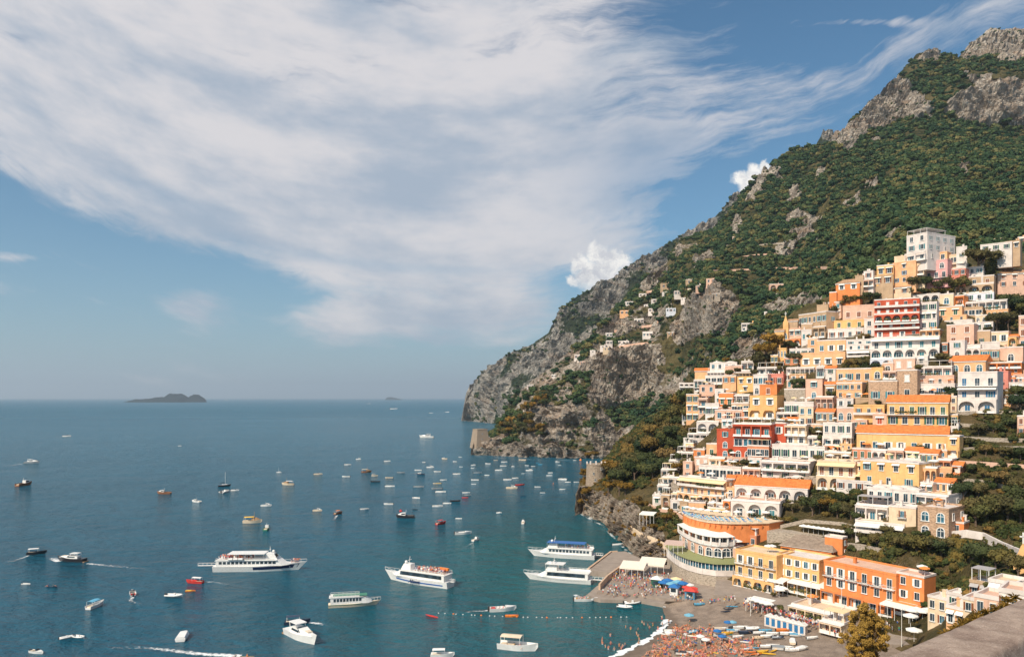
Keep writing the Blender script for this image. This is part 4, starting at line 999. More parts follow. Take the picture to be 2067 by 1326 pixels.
gnwood('headland_wood',p,s,F_FAR,'sparse green scrub on the far headland','wood')
GREEN_T=[[(1180,955),(1240,905),(1260,880),(1300,850),(1350,820),(1392,790),(1385,850),(1370,900),(1350,925),(1318,960),(1300,985),(1265,985),(1240,960),(1210,975)],
 [(1920,835),(2090,830),(2090,1110),(2040,1090),(1960,1075),(1950,990),(1930,950)],
 [(1780,1075),(1960,1080),(2090,1120),(2040,1175),(1880,1240),(1800,1190),(1740,1130),(1700,1110)],
 [(1640,985),(1740,985),(1730,1060),(1640,1040)],[(1290,1040),(1350,1020),(1395,1080),(1340,1090)],
 [(1760,520),(1830,515),(1940,560),(1925,600),(1820,600)],[(1690,590),(1760,580),(1765,620),(1700,620)],[(1985,600),(2090,590),(2090,680),(2030,660)],
 [(1520,700),(1580,690),(1570,740),(1530,760)],[(1700,720),(1760,715),(1750,745),(1705,745)]]
def ct(cen,px,py):
    k=np.zeros(px.shape,bool)
    for pl in GREEN_T: k|=inpoly(px,py,pl)
    return k*np.clip(.7+fbm(cen.reshape(-1,3)*.08+8,3).reshape(px.shape)*3,.05,1)
p,s=scatter(PT[3:-9],RT[3:-9],XT[3:-9],YT[3:-9],2.6,.8,2.3,.95,ct,4)
gnwood('garden_bushes',p,s,F_GAR,'olive and ochre bushes on the garden terraces of the town','bushes',n=200,size=.15)
def cliffb(cen,px,py): return (px<1380)*(px>1165)*(fbm(cen.reshape(-1,3)*.1+8,3).reshape(px.shape)>.08)
p,s=scatter(PT[8:-9],RT[8:-9],XT[8:-9],YT[8:-9],22,.6,1.5,9,cliffb,5)
gnwood('rock_tufts',p,s,F_PIN,'ochre tufts of scrub on the sea rocks','bushes',n=120,size=.2)
# individual trees
TREES={}
SMALLH=[]
def treeproto(kind,seed):
    k=(kind,seed)
    if k in TREES: return TREES[k]
    m=MB(); g=random.Random(seed*31+7)
    if kind=='round': lob=rlobes(seed,9,.42,.62,.2,.32,.5); mat=F_MID; th=.35
    elif kind=='olive': lob=rlobes(seed,10,.45,.58,.18,.3,.5); mat=F_OLV; th=.3
    elif kind=='pine': lob=[(x,y,.78+g.uniform(-.06,.08),r) for (x,y,z,r) in rlobes(seed,10,.5,.8,.15,.24,.1)]; mat=F_PIN; th=.6
    elif kind=='umb': lob=[(x,y,.80+g.uniform(-.05,.06),r) for (x,y,z,r) in rlobes(seed,12,.6,.8,.14,.22,.1)]; mat=F_OLV; th=.65
    elif kind=='dark': lob=rlobes(seed,9,.40,.55,.2,.34,.6); mat=F_DRK; th=.3
    elif kind=='cyp': lob=[(g.uniform(-.03,.03),g.uniform(-.03,.03),.12+.095*i,.13*(1-abs(i-3)/9)) for i in range(9)]; mat=F_DRK; th=.1
    m.tube((0,0,-.15),(g.uniform(-.04,.04),0,th),.045,0,6,.03)
    for (x,y,z,r) in lob[:6]:
        m.tube((0,0,th*.7),(x*.8,y*.8,z*.95),.022,0,4,.008)
    n=dict(round=900,olive=900,pine=1000,umb=1000,dark=800,cyp=600)[kind]
    TREES[k]=(m.mesh('trunk',[BARK]),crownmesh('crown',n,lob,.042,seed+5,mat,.7,.6,.5)); return TREES[k]
TREELIST=[]
def tree(px,py,hpx,kind,label=None,D=None,wf=1.0,nm=None,dD=0):
    """py = foot row, hpx = height in photo pixels"""
    D=(D or Dany(px,py))+dD; C=at(px,py,D); s=hpx/F*D
    a,b=treeproto(kind,random.randint(0,2)); o=bpy.data.objects.new(nm or {'pine':'pine_tree','umb':'umbrella_pine','cyp':'cypress_tree','olive':'olive_tree'}.get(kind,'tree'),None)
    COL.objects.link(o); o.location=C; o.rotation_euler=(0,0,random.uniform(0,6.28)); o.scale=(s*wf,s*wf,s)
    link('trunk',a,o); link('crown',b,o); TREELIST.append(dict(o=o,px=px,py=py-hpx/2,kind=kind,lab=label,h=s)); return o
T_=tree
# named landmarks among the trees
T_(1975,558,52,'umb','broad umbrella pine beside the white hotel on the crest',wf=1.2); T_(1999,560,55,'cyp','dark cypress right of the umbrella pine on the crest',wf=1.6)
for q in ((1845,585,30,'olive'),(1870,582,26,'round'),(1893,590,26,'olive'),(1912,585,30,'olive'),(1928,592,40,'dark'),(1940,590,32,'dark'),(1765,610,22,'dark'),(1748,612,24,'round'),(1715,618,18,'olive'),(1700,620,16,'olive'),(1685,640,26,'olive'),
 (2035,625,36,'dark'),(2055,632,40,'dark'),(2070,630,44,'olive'),(2030,655,28,'olive'),(2060,640,30,'round'),(2012,668,34,'umb'),(2035,668,34,'umb'),(1830,655,14,'olive'),(1850,655,14,'dark'),(1725,745,26,'olive'),(1745,742,22,'olive'),(1715,742,20,'round'),
 (1897,735,26,'olive'),(1912,735,20,'dark'),(1918,800,24,'dark'),(1612,748,36,'umb'),(1585,760,24,'umb'),(1560,715,44,'pine'),(1545,735,44,'pine'),(1535,745,38,'olive'),(1570,708,24,'pine'),(1590,705,20,'olive'),
 (1605,785,26,'dark'),(1618,785,24,'dark'),(1572,820,22,'olive'),(1650,885,24,'olive'),(1640,880,20,'round'),(1662,898,22,'round'),(1480,925,20,'round'),(1505,945,22,'olive'),(1522,955,24,'round'),(1494,955,20,'olive'),(1385,910,20,'round'),(1375,935,24,'round'),(1390,950,30,'olive'),(1370,960,26,'pine'),
 (1640,1040,42,'round'),(1655,1035,40,'olive'),(1672,1040,36,'pine'),(1690,1045,34,'round'),(1700,1038,30,'olive'),(1718,1050,34,'olive'),(1600,1035,22,'olive'),(1585,1030,18,'olive'),(1735,1060,30,'round'),
 (1975,880,30,'olive'),(2005,875,26,'dark'),(2045,870,34,'dark'),(2060,830,40,'dark'),(2030,815,36,'olive'),(2050,815,40,'round'),(1955,905,26,'olive'),(1990,920,26,'olive'),(2030,925,28,'olive'),(2060,930,30,'round'),(1960,955,22,'dark'),(1985,965,20,'olive'),
 (2010,985,34,'umb'),(2030,985,30,'umb'),(1925,985,34,'olive'),(1945,1005,40,'dark'),(1975,1005,36,'olive'),(1930,1010,30,'round'),(2010,1050,60,'dark'),(2035,1055,62,'olive'),(2060,1060,66,'dark'),(1990,1055,56,'olive'),(1970,1060,50,'round'),(2060,1000,40,'olive'),(2045,1020,44,'round'),
 (1800,1110,40,'round'),(1825,1115,38,'olive'),(1850,1120,44,'round'),(1875,1118,40,'olive'),(1900,1125,46,'dark'),(1770,1105,34,'olive'),(1790,1085,28,'olive'),(1720,1088,24,'round'),(1740,1092,24,'olive'),(1915,1120,40,'olive'),
 (1985,1145,54,'dark'),(2010,1150,56,'dark'),(2035,1160,56,'round'),(2055,1165,50,'olive'),(1965,1140,50,'dark')): T_(*q)
for q in ((1575,1236,16,'round'),(1600,1240,15,'olive'),(1622,1246,16,'pine'),(1650,1250,18,'round'),(1672,1256,15,'olive'),(1690,1262,18,'round'),(1792,1262,16,'olive'),(1560,1206,13,'olive'),(1845,1278,16,'round'),(1860,1272,20,'pine'),(1876,1268,18,'pine')): T_(*q,D=(H-4.0)*F/(q[1]-HY))
# the dark grove between the headland and the town
for i in range(64):
    px=random.uniform(1240,1392); lo=Tridge(px); py=random.uniform(max(lo+14,1000-(px-1180)*.95),min(lo+125,985)); T_(px,py,random.uniform(26,44),random.choice(['round','dark','olive','round','dark']))
# ochre pines round the tower
for q in ((1196,935,26,'pine'),(1190,930,18,'pine'),(1232,965,34,'pine'),(1245,968,36,'pine'),(1222,955,28,'pine'),(1228,1000,30,'pine'),(1250,1000,30,'pine'),(1240,985,26,'pine'),(1184,965,20,'pine'),(1178,970,18,'pine'),(1186,1012,28,'pine'),(1182,990,22,'pine'),(1178,1030,24,'pine'),(1262,1000,26,'pine'),(1298,1035,26,'pine'),(1310,1042,24,'olive'),(1285,1020,24,'olive'),(1350,1010,20,'pine'),(1360,1018,18,'pine'),(1345,1060,24,'pine'),(1320,1075,18,'pine')): T_(*q)
# pines on the far point above the watch tower
for i in range(46):
    px=random.uniform(1008,1100); a=(px-1000)/100; py=random.uniform(885-a*30-60*a,886); T_(px,py,random.uniform(16,26),random.choice(['pine','dark','round','olive']),D=Dm(px,py)-2,wf=.9)
# low rampart rocks houses on the point
# the big pine on the beach road
def big_pine():
    D=150; C=at(1748,1420,D); o=bpy.data.objects.new('pine_tree',None); COL.objects.link(o); o.location=C
    o['label']='large ochre pine tree in front of the orange seafront houses'; o['category']='tree'
    s=D/F; base=C.z
    lob=[]; g=random.Random(3)
    def L(px,py,r,dy=0): lob.append(((px-1748)*s,dy,(1420-py)*s,r*s))
    for (px,py,r,dy) in ((1745,1232,14,0),(1725,1245,13,-.6),(1762,1250,14,.5),(1735,1262,17,-.8),(1758,1268,16,.2),(1720,1270,13,.6),(1775,1262,11,0),(1716,1290,11,-.3),(1740,1290,17,-1),(1768,1292,16,-.4),(1724,1305,13,.5),(1750,1310,17,-.8),(1778,1306,12,.4),(1712,1278,9,0),(1783,1292,9,0),(1735,1325,12,0),(1765,1325,12,0),(1716,1318,9,0),(1752,1250,12,-1),(1775,1280,13,-1)):
        for _ in range(6): L(px+g.uniform(-12,12),py+g.uniform(-9,9),r*g.uniform(.32,.55),dy+g.uniform(-1.8,1.8))
    link('crown',crownmesh('crown',42000,lob,.12,9,F_BIG,.3,.35,.95),o)
    m=MB(); m.tube((0,0,-2),(.2,0,9),.35,0,8,.25)
    for l in lob[::2]: m.tube((.1,0,7+random.random()*4),(l[0]*.9,l[1]*.9,l[2]),.1,0,5,.03)
    link('trunk',m.mesh('trunk',[BARK]),o)
big_pine()
# vines hanging over the cliff under the stone house
def vines():
    V=[];g=np.random.default_rng(5); n=26000
    px=g.uniform(1740,2062,n); t=g.random(n)
    top=np.interp(px,[1740,1800,1880,1930,1990,2062],[1112,1092,1082,1086,1098,1128]); bot=np.interp(px,[1740,1800,1860,1880,1960,2062],[1150,1185,1230,1252,1200,1172])
    py=top+(bot-top)*t; fold=np.sin(px*.09)*1.6+np.sin(px*.031+1)*2.6+np.sin(px*.23+py*.02)*.6
    D=np.array([Dt(a,1085) for a in np.linspace(1740,2062,60)]); D0=np.interp(px,np.linspace(1740,2062,60),D)-7*t**.8-1.5+fold+g.normal(size=n)*.45
    c=np.stack([(px-CX)/F*D0,D0,H-(py-HY)/F*D0],1)
    nr=np.array([-.5,-.8,.3])+g.normal(size=(n,3))*.5; nr/=np.linalg.norm(nr,axis=1)[:,None]; tt=np.cross(nr,g.normal(size=(n,3))); tt/=np.linalg.norm(tt,axis=1)[:,None]; bb=np.cross(nr,tt); s=(.2+.35*g.random(n))[:,None]
    V=np.stack([c-tt*s-bb*s*.6,c+tt*s-bb*s*.6,c+tt*s*.8+bb*s*.7,c-tt*s*.8+bb*s*.7],1).reshape(-1,3)
    me=mesh_np('vines',V,np.arange(n*4).reshape(n,4),[F_VIN]); link('vines',me,kind='stuff',label='dense curtain of ochre and dark green creeper over the cliff',cat='creeper')
def vinemat():
    m,nt,b=newmat('foliage_vine'); g=nt.nodes.new('ShaderNodeNewGeometry')
    n=noise(nt,g.outputs['Position'],.22,5,.6); n2=noise(nt,g.outputs['Position'],2.5,3)
    c=mixc(nt,n.step(.42,.6),(.03,.045,.018),(.16,.115,.03)); c=mixc(nt,n2.step(.6,.7)*.6,c,(.30,.19,.06)); nt.links.new(c,b.inputs['Base Color']); b.inputs['Roughness'].default_value=.85; b.inputs['Specular IOR Level'].default_value=.1
    return m
F_VIN=vinemat(); vines()
# ---- greenery and parasols between and on the houses ----
st_=random.getstate(); random.seed(91)
ROOFU=[]
for q in list(HOUSES):
    if q['px']<1300: continue
    if random.random()<.42 and q['yt']>540:
        x=random.uniform(q['x0'],q['x1']); tree(x,q['yt']+3,random.uniform(10,19)*(1 if q['yt']<900 else 1.25),random.choice(['round','olive','dark','olive','pine']),D=q['D']+q['dep']+random.uniform(1.2,2.5))
    if q['yt']>770 and 'r' not in q['top'] and 'h' not in q['top'] and 't' not in q['top'] and 'p' not in q['top'] and 'v' not in q['top'] and random.random()<.6 and q['w']>5:
        for _ in range(random.randint(1,3)):
            c=Matrix.Translation(q['o'].location)@Matrix.Rotation(-q['a'],4,'Z'); p=c@Vector((random.uniform(-.4,.4)*q['w'],random.uniform(.25,.75)*q['dep'],q['h']+.05)); ROOFU.append((umbrella(p,random.uniform(1.1,1.6),2.1,AWN[random.choice('wwwwyo')][1],'','parasols on the roof terraces'),q))
random.setstate(st_)
# leafy pergolas and hedges
def hedge(px0,px1,py,hpx,label,mat=None,dD=-1.5,th=1.4,py2=None,cat='hedge',nm='hedge'):
    g=np.random.default_rng(int(px0+py)); py2=py if py2 is None else py2; a=at(px0,py,Dany(px0,py)+dD); b=at(px1,py2,Dany(px1,py2)+dD); L=(b-a).length; hh_=hpx/F*a.y
    n=int(L*55*max(.6,hh_/1.5)); t=g.random(n); c=np.array(a)[None]*(1-t[:,None])+np.array(b)[None]*t[:,None]
    d=g.normal(size=(n,3)); d/=np.linalg.norm(d,axis=1)[:,None]; lump=.75+.35*np.sin(t*L*1.3)+.2*np.sin(t*L*3.1+1)
    c=c+d*np.array([.4,th/2,hh_/2])*lump[:,None]+np.array([0,0,hh_/2])
    nr=d+g.normal(size=(n,3))*.5; nr/=np.linalg.norm(nr,axis=1)[:,None]; tt=np.cross(nr,g.normal(size=(n,3))); tt/=np.linalg.norm(tt,axis=1)[:,None]; bb=np.cross(nr,tt); s=(.13+.17*g.random(n))[:,None]
    V=np.stack([c-tt*s-bb*s*.6,c+tt*s-bb*s*.6,c+tt*s*.8+bb*s*.7,c-tt*s*.8+bb*s*.7],1).reshape(-1,3)
    link(nm,mesh_np(nm,V,np.arange(n*4).reshape(n,4),[mat or F_VIN]),label=label,cat=cat)
for q in ((1722,1908,920,9,'long leafy pergola hanging below the balconies of the long yellow house'),(1485,1540,880,7,'flowering vine over the middle terrace of the red villa'),(1562,1640,972,8,'dark hedge roof behind the white villa with tiled roof'),(1455,1520,938,8,'hedge on the flat green roof below the red villa'),(1640,1738,1010,14,'thick hedge in the garden left of the stone house'),
  (1700,1790,1066,8,'vine covered pergola below the white terraces left of the stone house'),(1760,1835,1090,12,'overgrown garden edge under the stone house'),(1368,1430,1026,7,'grassy green roof edge below the balconied orange hotel'),(1655,1705,870,9,'bushes by the pink bougainvillea below the pink arches'),(1700,1760,605,9,'long hedge left of the tan villa near the crest'),(1835,1925,590,9,'trimmed hedge in the garden beside the tan villa'),
  (1700,1762,748,14,'dark hedge below the white hotel terrace'),(1560,1610,1052,10,'hedge beside the pool deck wall'),(1330,1372,965,8,'scrub at the left foot of the white cliff houses'),(1880,1935,985,10,'garden scrub right of the leafy yellow house'),(1655,1700,650,7,'hedge below the orange villa left of the red hotel')): hedge(*q)
hedge(1640,1668,867,8,'bright pink bougainvillea on the wall below the pink arches',flat('bougainvillea',(.55,.05,.16)),cat='bougainvillea',nm='bougainvillea')

hedge(1590,1700,1246,7,'potted greenery along the stone wall of the promenade',dD=0)
# ================= shore: beach, quays, curved hotel =================
def pz(px,py,z): D=(H-z)*F/(py-HY); return Vector(((px-CX)/F*D,D,z))
def beach():
    W=[(1338,1222),(1345,1240),(1352,1256),(1338,1274),(1312,1292),(1275,1310),(1238,1328),(1180,1360),(1080,1420)]
    I=[(1345,1214,2.0),(1420,1216,2.2),(1495,1222,2.6),(1540,1240,2.8),(1600,1262,3),(1680,1290,3.2),(1760,1340,3.4),(1860,1420,3.4),(2050,1600,3.4)]
    n=len(W); A=np.array([sea(*p)[:] for p in W]); B=np.array([pz(*p)[:] for p in I]); t=np.linspace(0,n-1,90); ti=np.arange(n)
    A=np.stack([np.interp(t,ti,A[:,k]) for k in range(3)],1); B=np.stack([np.interp(t,ti,B[:,k]) for k in range(3)],1)
    K=60; V=[]
    for k in range(-6,K+14):
        q=k/K; P=A+(B-A)*q; P[:,2]=np.where(q<=1,B[:,2]*(np.sign(q)*abs(q)**.75) if q!=0 else 0,B[:,2]+(q-1)*1.5); V.append(P)
    V=np.concatenate(V); V[:,2]+=fbm(V*.35,4)*.16; V[:,0]+=fbm(V*.12+4,2)*1.3
    m_=90; r=len(V)//m_; i=np.arange(r-1)[:,None]*m_+np.arange(m_-1)[None,:]
    m,nt,b=newmat('beach_shingle'); g=nt.nodes.new('ShaderNodeNewGeometry'); P=g.outputs['Position']; x,y,z=sep(nt,P)
    n1=noise(nt,P,.35,6,.65); n2=noise(nt,P,4.5,4,.7)
    c=mixc(nt,n1.step(.35,.65),(.19,.14,.105),(.30,.225,.17)); c=mixc(nt,n2.step(.5,.68)*.55,c,(.42,.35,.29)); c=mixc(nt,(n2.step(.5,.35))*.5,c,(.13,.10,.085))
    c=mixc(nt,(z+(n1-.5)*.5).step(.85,.35)*.75,c,(.125,.09,.065)); nt.links.new(c,b.inputs['Base Color']); b.inputs['Roughness'].default_value=.9
    bump(nt,b,n2,.15,.6)
    link('beach',mesh_np('beach',V,np.stack([i,i+1,i+m_+1,i+m_],-1).reshape(-1,4),[m],True),kind='structure')
    # surf
    fm,nt,b=newmat('sea_foam'); g=nt.nodes.new('ShaderNodeNewGeometry'); x,y,z=sep(nt,g.outputs['Position'])
    ua=nt.nodes.new('ShaderNodeAttribute'); ua.attribute_name='edge'; e=X(nt,ua.outputs['Fac'])
    nn=noise(nt,g.outputs['Position'],.9,8,.8); a=(nn+e*.55-.74).step(-.03,.18)
    b.inputs['Base Color'].default_value=(.82,.84,.84,1); b.inputs['Roughness'].default_value=.8; nt.links.new(a.v,b.inputs['Alpha'])
    return fm,A
FOAM,WL=beach()
def strip(name,pts,widths,z=.05,edge=None,lab=None,kind='structure'):
    """foam ribbon lying on the water along pts (plan) with a 5 wide profile"""
    P=[Vector(p) for p in pts]; V=[];E=[]
    for i,p in enumerate(P):
        d=(P[min(i+1,len(P)-1)]-P[max(i-1,0)]); d.z=0; d.normalize(); nrm=Vector((-d.y,d.x,0)); w=widths[i] if hasattr(widths,'__len__') else widths
        k=edge(i/(len(P)-1)) if edge else 1
        for q,e in ((-1,0),(-.5,.8),(0,1),(.5,.8),(1,0)): V.append((p.x+nrm.x*w*q,p.y+nrm.y*w*q,p.z+z)); E.append(e*k)
    n=len(P); i=np.arange(n-1)[:,None]*5+np.arange(4)[None,:]
    return link(name,mesh_np(name,V,np.stack([i,i+1,i+6,i+5],-1).reshape(-1,4),[FOAM],True,attrs={'edge':E}),kind=kind,label=lab)
strip('surf',[(p[0]-.9+math.sin(i*.9)*.35,p[1]-.4,.0) for i,p in enumerate(WL[18:])],[1.3+.5*math.sin(i*.5)+.4*math.sin(i*1.9) for i in range(len(WL)-18)],.16)
strip('surf',[pz(1338,1226,.25),pz(1352,1227,.3),pz(1368,1228,.35),pz(1382,1226,.4)],[.7,.9,.7,.3],.3,lambda t:.75)
strip('surf',[pz(1356,1254,.3),pz(1342,1256,.2),pz(1336,1262,.1)],[.8,1.4,.8],.3,lambda t:.75)
# foam where rock meets water
for seg in ([(1172,1037),(1190,1047),(1215,1060),(1250,1096)],[(1250,1096),(1262,1108),(1275,1120)],[(955,921),(985,922),(1020,925),(1060,927),(1120,929),(1175,929)]):
    pts=[]
    for a,b in zip(seg[:-1],seg[1:]): pts+=[sea(a[0]+(b[0]-a[0])*q,a[1]+(b[1]-a[1])*q) for q in np.linspace(0,1,8)[:-1]]
    strip('surf',pts,1.3,.06,lambda t:.46+.2*math.sin(t*23))
CONC=PM_['Q']; DECKM=plaster('quay_paving',(.33,.27,.225)); EDGE=plaster('quay_edge',(.62,.43,.30))
def slab(name,poly,z,z0,mat,kind='structure',lab=None,cat=None,edge=None):
    m=MB(); P=[pz(a,b,z) for a,b in poly]; P=[(p.x,p.y) for p in P]
    ar=sum(P[i][0]*P[(i+1)%len(P)][1]-P[(i+1)%len(P)][0]*P[i][1] for i in range(len(P)))
    if ar<0: P=P[::-1]
    m.prism(P,z0,z)
    return m.build(name,mat,None,kind=kind,label=lab,cat=cat)
slab('quay',[(1181,1203),(1205,1182),(1224,1174),(1258,1150),(1300,1138),(1352,1148),(1400,1178),(1450,1207),(1446,1222),(1400,1224),(1338,1219),(1295,1211),(1212,1209)],1.0,-4,DECKM)
slab('quay',[(1205,1194),(1222,1176),(1256,1152),(1300,1138),(1352,1140),(1400,1150),(1455,1165),(1462,1200),(1440,1214),(1395,1212),(1330,1206),(1290,1199)],1.7,.5,DECKM)
slab('pier',[(1186,1150),(1233,1114),(1262,1112),(1300,1130),(1296,1150),(1266,1155),(1225,1154)],1.9,-4,DECKM)
def wallrun(name,pts,z0,z1,th,mat,lab=None,cat=None,zfun=None,kind=None):
    m=MB(); P=[Vector((p[0],p[1])) for p in pts]; n=len(P)
    zs=[p[2] if len(p)>2 else 0 for p in pts]
    L=[];Rr=[]
    for i in range(n):
        d=(P[min(i+1,n-1)]-P[max(i-1,0)]).normalized(); k=Vector((-d.y,d.x))*th/2; L.append(P[i]+k); Rr.append(P[i]-k)
    m.loft([[(L[i].x,L[i].y,zs[i]+z0),(Rr[i].x,Rr[i].y,zs[i]+z0),(Rr[i].x,Rr[i].y,zs[i]+z1),(L[i].x,L[i].y,zs[i]+z1)] for i in range(n)])
    return m.build(name,mat,None,label=lab,cat=cat,kind=kind)
def P3(px,py,D=None): 
    D=D or Dany(px,py); p=at(px,py,D); return (p.x,p.y,p.z)
p_=[pz(1210,1190,1.7),pz(1226,1172,1.7),pz(1257,1149,1.7)]
wallrun('quay_wall',[(p.x,p.y) for p in p_],1.6,3.6,.6,EDGE,'sloping sunlit wall along the sea side of the ferry quay','wall')
p_=[pz(1187,1149,1.9),pz(1233,1114,1.9),pz(1246,1113,1.9)]
wallrun('quay_wall',[(p.x,p.y) for p in p_],1.9,2.3,.7,EDGE,'low orange kerb along the edge of the small concrete pier','kerb')
# ---- curved hotel ----
def curved_hotel():
    A=[(1372,270),(1384,262),(1398,255),(1414,250),(1430,247),(1448,245),(1466,245),(1480,246)]
    def plan(off,A=A): 
        pts=[Vector(((px-CX)/F*D,D)) for px,D in A]; out=[]
        for i in range(len(pts)):
            d=(pts[min(i+1,len(pts)-1)]-pts[max(i-1,0)]).normalized(); nb=Vector((-d.y,d.x)); nb=nb if nb.y>0 else -nb; out.append(pts[i]+nb*off)
        return out
    r=bpy.data.objects.new('hotel',None); COL.objects.link(r); p0=plan(0)[3]; r.location=(p0.x,p0.y,7)
    r['label']='curved seafront hotel with stacked terraces and an orange wall under its pool deck'; r['category']='hotel'
    o=Vector((p0.x,p0.y)); 
    def loc(P): return [p-o for p in P]
    def wall(nm,off0,off1,za,zb,mat,par=r,zb2=None):
        a,b=loc(plan(off0)),loc(plan(off1)); m=MB(); zb2=zb if zb2 is None else zb2
        m.loft([[(a[i].x,a[i].y,za-7),(b[i].x,b[i].y,za-7),(b[i].x,b[i].y,zb2-7),(a[i].x,a[i].y,zb-7)] for i in range(len(a))]); return m.build(nm,mat,par)
    wall('wall',0,6,9.9,14.2,PM_['P']); wall('wall',2.2,6,14.2,17.2,PM_['E']); wall('floor_slab',-.6,2.2,14.0,14.35,WHITE); wall('parapet',-.6,-.35,14.35,15.3,PM_['W'])
    wall('roof',-1.0,4.2,16.95,17.1,AWN['w'][1],r,17.9)
    wall('wall',-4.6,0,-3,7.0,PM_['Q']); wall('wall',-4.8,-.5,5.2,6.98,PM_['W']); wall('roof',-5.4,-.05,9.1,9.25,AWN['n'][1],r,10.15)
    wall('glazing',-4.4,-4.2,7.0,9.1,GLASSB)
    # colonnades
    def along(off,n):
        P=loc(plan(off)); T=np.linspace(0,len(P)-1.001,n); return [(P[int(t)]*(1-(t-int(t)))+P[int(t)+1]*(t-int(t)),(P[int(t)+1]-P[int(t)]).normalized()) for t in T]
    def posts(off,n,za,zb,w,nm='column',mat=WHITE):
        for p,d in along(off,n):
            m=MB(); q=Vector((-d.y,d.x)); c=[p+d*w+q*w,p-d*w+q*w,p-d*w-q*w,p+d*w-q*w]; m.prism([(k.x,k.y) for k in c],za-7,zb-7); m.build(nm,mat,r)
    posts(-.5,9,14.35,16.95,.25); posts(-4.7,30,7.0,9.1,.10,'mullion'); 
    for p,d in along(-.05,9)[:-1]:
        w_=link('window',M_AF,r,(p.x+d.x*2.2,p.y+d.y*2.2,10.5-7),math.atan2(d.y,d.x),scale=(3.0,1,3.0)); link('pane',M_AP[0],w_)
    for p,d in along(2.15,9)[:-1]:
        w_=link('window',M_FR,r,(p.x+d.x*2,p.y+d.y*2,14.4-7),math.atan2(d.y,d.x),scale=(2.2,1,2.1)); link('pane',M_PN[0],w_)
    wall('stringcourse',-.35,0,13.7,14.0,WHITE)
    # orange wall and pool deck run on further right
    B=[(1380,270),(1392,263),(1408,258),(1428,254),(1450,252),(1475,251),(1505,251),(1552,252)]
    P=[Vector(((px-CX)/F*D,D))-o for px,D in B]; 
    bk=[Vector(((px-CX)/F*D,D))-o for px,D in [(1378,282),(1400,280),(1425,279),(1450,278),(1480,276),(1520,275),(1570,273),(1640,268)]]
    P2=P+[]; 
    m=MB(); m.loft([[(P[i].x,P[i].y,14-7),(bk[i].x,bk[i].y,14-7),(bk[i].x,bk[i].y,20.3-7),(P[i].x,P[i].y,20.3-7)] for i in range(8)]); m.build('wall',PM_['O'],r)
    m=MB(); m.loft([[(P[i].x,P[i].y-.5,20.3-7),(bk[i].x,bk[i].y,20.3-7),(bk[i].x,bk[i].y,20.6-7),(P[i].x,P[i].y-.5,20.6-7)] for i in range(8)]); m.build('pool_deck',PM_['C'],r)
    for i in range(7):
        for t in (0,.5):
            a=P[i]*(1-t)+P[i+1]*t; b=P[i]*(.5-t)+P[i+1]*(.5+t) ; m=MB(); m.tube((a.x,a.y-.25,20.6-7),(a.x,a.y-.25,21.6-7),.05); m.tube((a.x,a.y-.25,21.6-7),(b.x,b.y-.25,21.6-7),.05); m.build('railing',WHITE,r)
            m=MB(); a2=a*.6+b*.4; m.add([(a2.x-.2,a2.y-.6,19.9-7),(a2.x+.2,a2.y-.6,19.9-7),(a2.x+.2,a2.y-.02,18.3-7),(a2.x-.2,a2.y-.02,18.3-7),(a2.x,a2.y-.02,19.9-7)],[(0,1,2,3),(0,3,4),(1,4,2),(0,4,1)]); m.build('corbel',PM_['O'],r)
    return o,P,bk
CO,CP,CB=curved_hotel()
slab('terrace',[(1548,1072),(1700,1084),(1712,1070),(1640,1052),(1560,1048)],18.0,2,PM_['Q'])
# loungers and parasols on the pool deck
LNG=None
def lounger(p,rz,mat,label,grp):
    key=('lounger',mat.name)
    if key not in MATS:
        a=MB(); a.box(-.3,.3,-.95,.95,.28,.36); a.box(-.3,-.24,-.9,-.84,0,.28);a.box(.24,.3,-.9,-.84,0,.28);a.box(-.3,-.24,.84,.9,0,.28);a.box(.24,.3,.84,.9,0,.28)
        b=MB(); b.box(-.3,.3,-.95,.25,.361,.44); b.add([(-.3,.25,.361),(.3,.25,.361),(.3,.95,.75),(-.3,.95,.75),(-.3,.25,.44),(.3,.25,.44),(.3,.9,.84),(-.3,.9,.84)],[(0,3,2,1),(4,5,6,7),(0,1,5,4),(1,2,6,5),(2,3,7,6),(3,0,4,7)])
        MATS[key]=(a.mesh('frame',[WHITE]),b.mesh('cushion',[mat]))
    o=bpy.data.objects.new('sun_lounger',None); COL.objects.link(o); o.location=p; o.rotation_euler=(0,0,rz); o['label']=label; o['category']='sun lounger'; o['group']=grp
    link('frame',MATS[key][0],o); link('cushion',MATS[key][1],o)
bl=AWN['b'][1]; LB=flat('canvas_lightblue',(.18,.42,.55))
for i in range(36):
    t=(i%18)/18*6.6+.2; k=int(t); f=t-k; a=CP[k]*(1-f)+CP[k+1]*f; b=CB[k]*(1-f)+CB[k+1]*f; q=a+(b-a)*(.10 if i<18 else .26); lounger((q.x+CO.x,q.y+CO.y,20.6),R(20),LB if i%3 else bl,'blue sun lounger in the rows along the rail of the curved pool deck','sun loungers on the pool deck')
for i in range(9):
    t=i/9*6.4+.5; k=int(t); f=t-k; a=CP[k]*(1-f)+CP[k+1]*f; b=CB[k]*(1-f)+CB[k+1]*f; q=a+(b-a)*.45; umbrella((q.x+CO.x,q.y+CO.y,20.6),1.5,2.2,AWN['w'][1],'closed row of white parasols behind the loungers of the curved pool deck','parasols on the pool deck')
for i in range(9): 
    p=P3(1622+i*10,1076+i*.9); umbrella((p[0],p[1],18.0+ (0)),1.5,2.3,AWN['w'][1],'white parasol on the paved terrace above the thatched restaurant','parasols on the upper terrace')
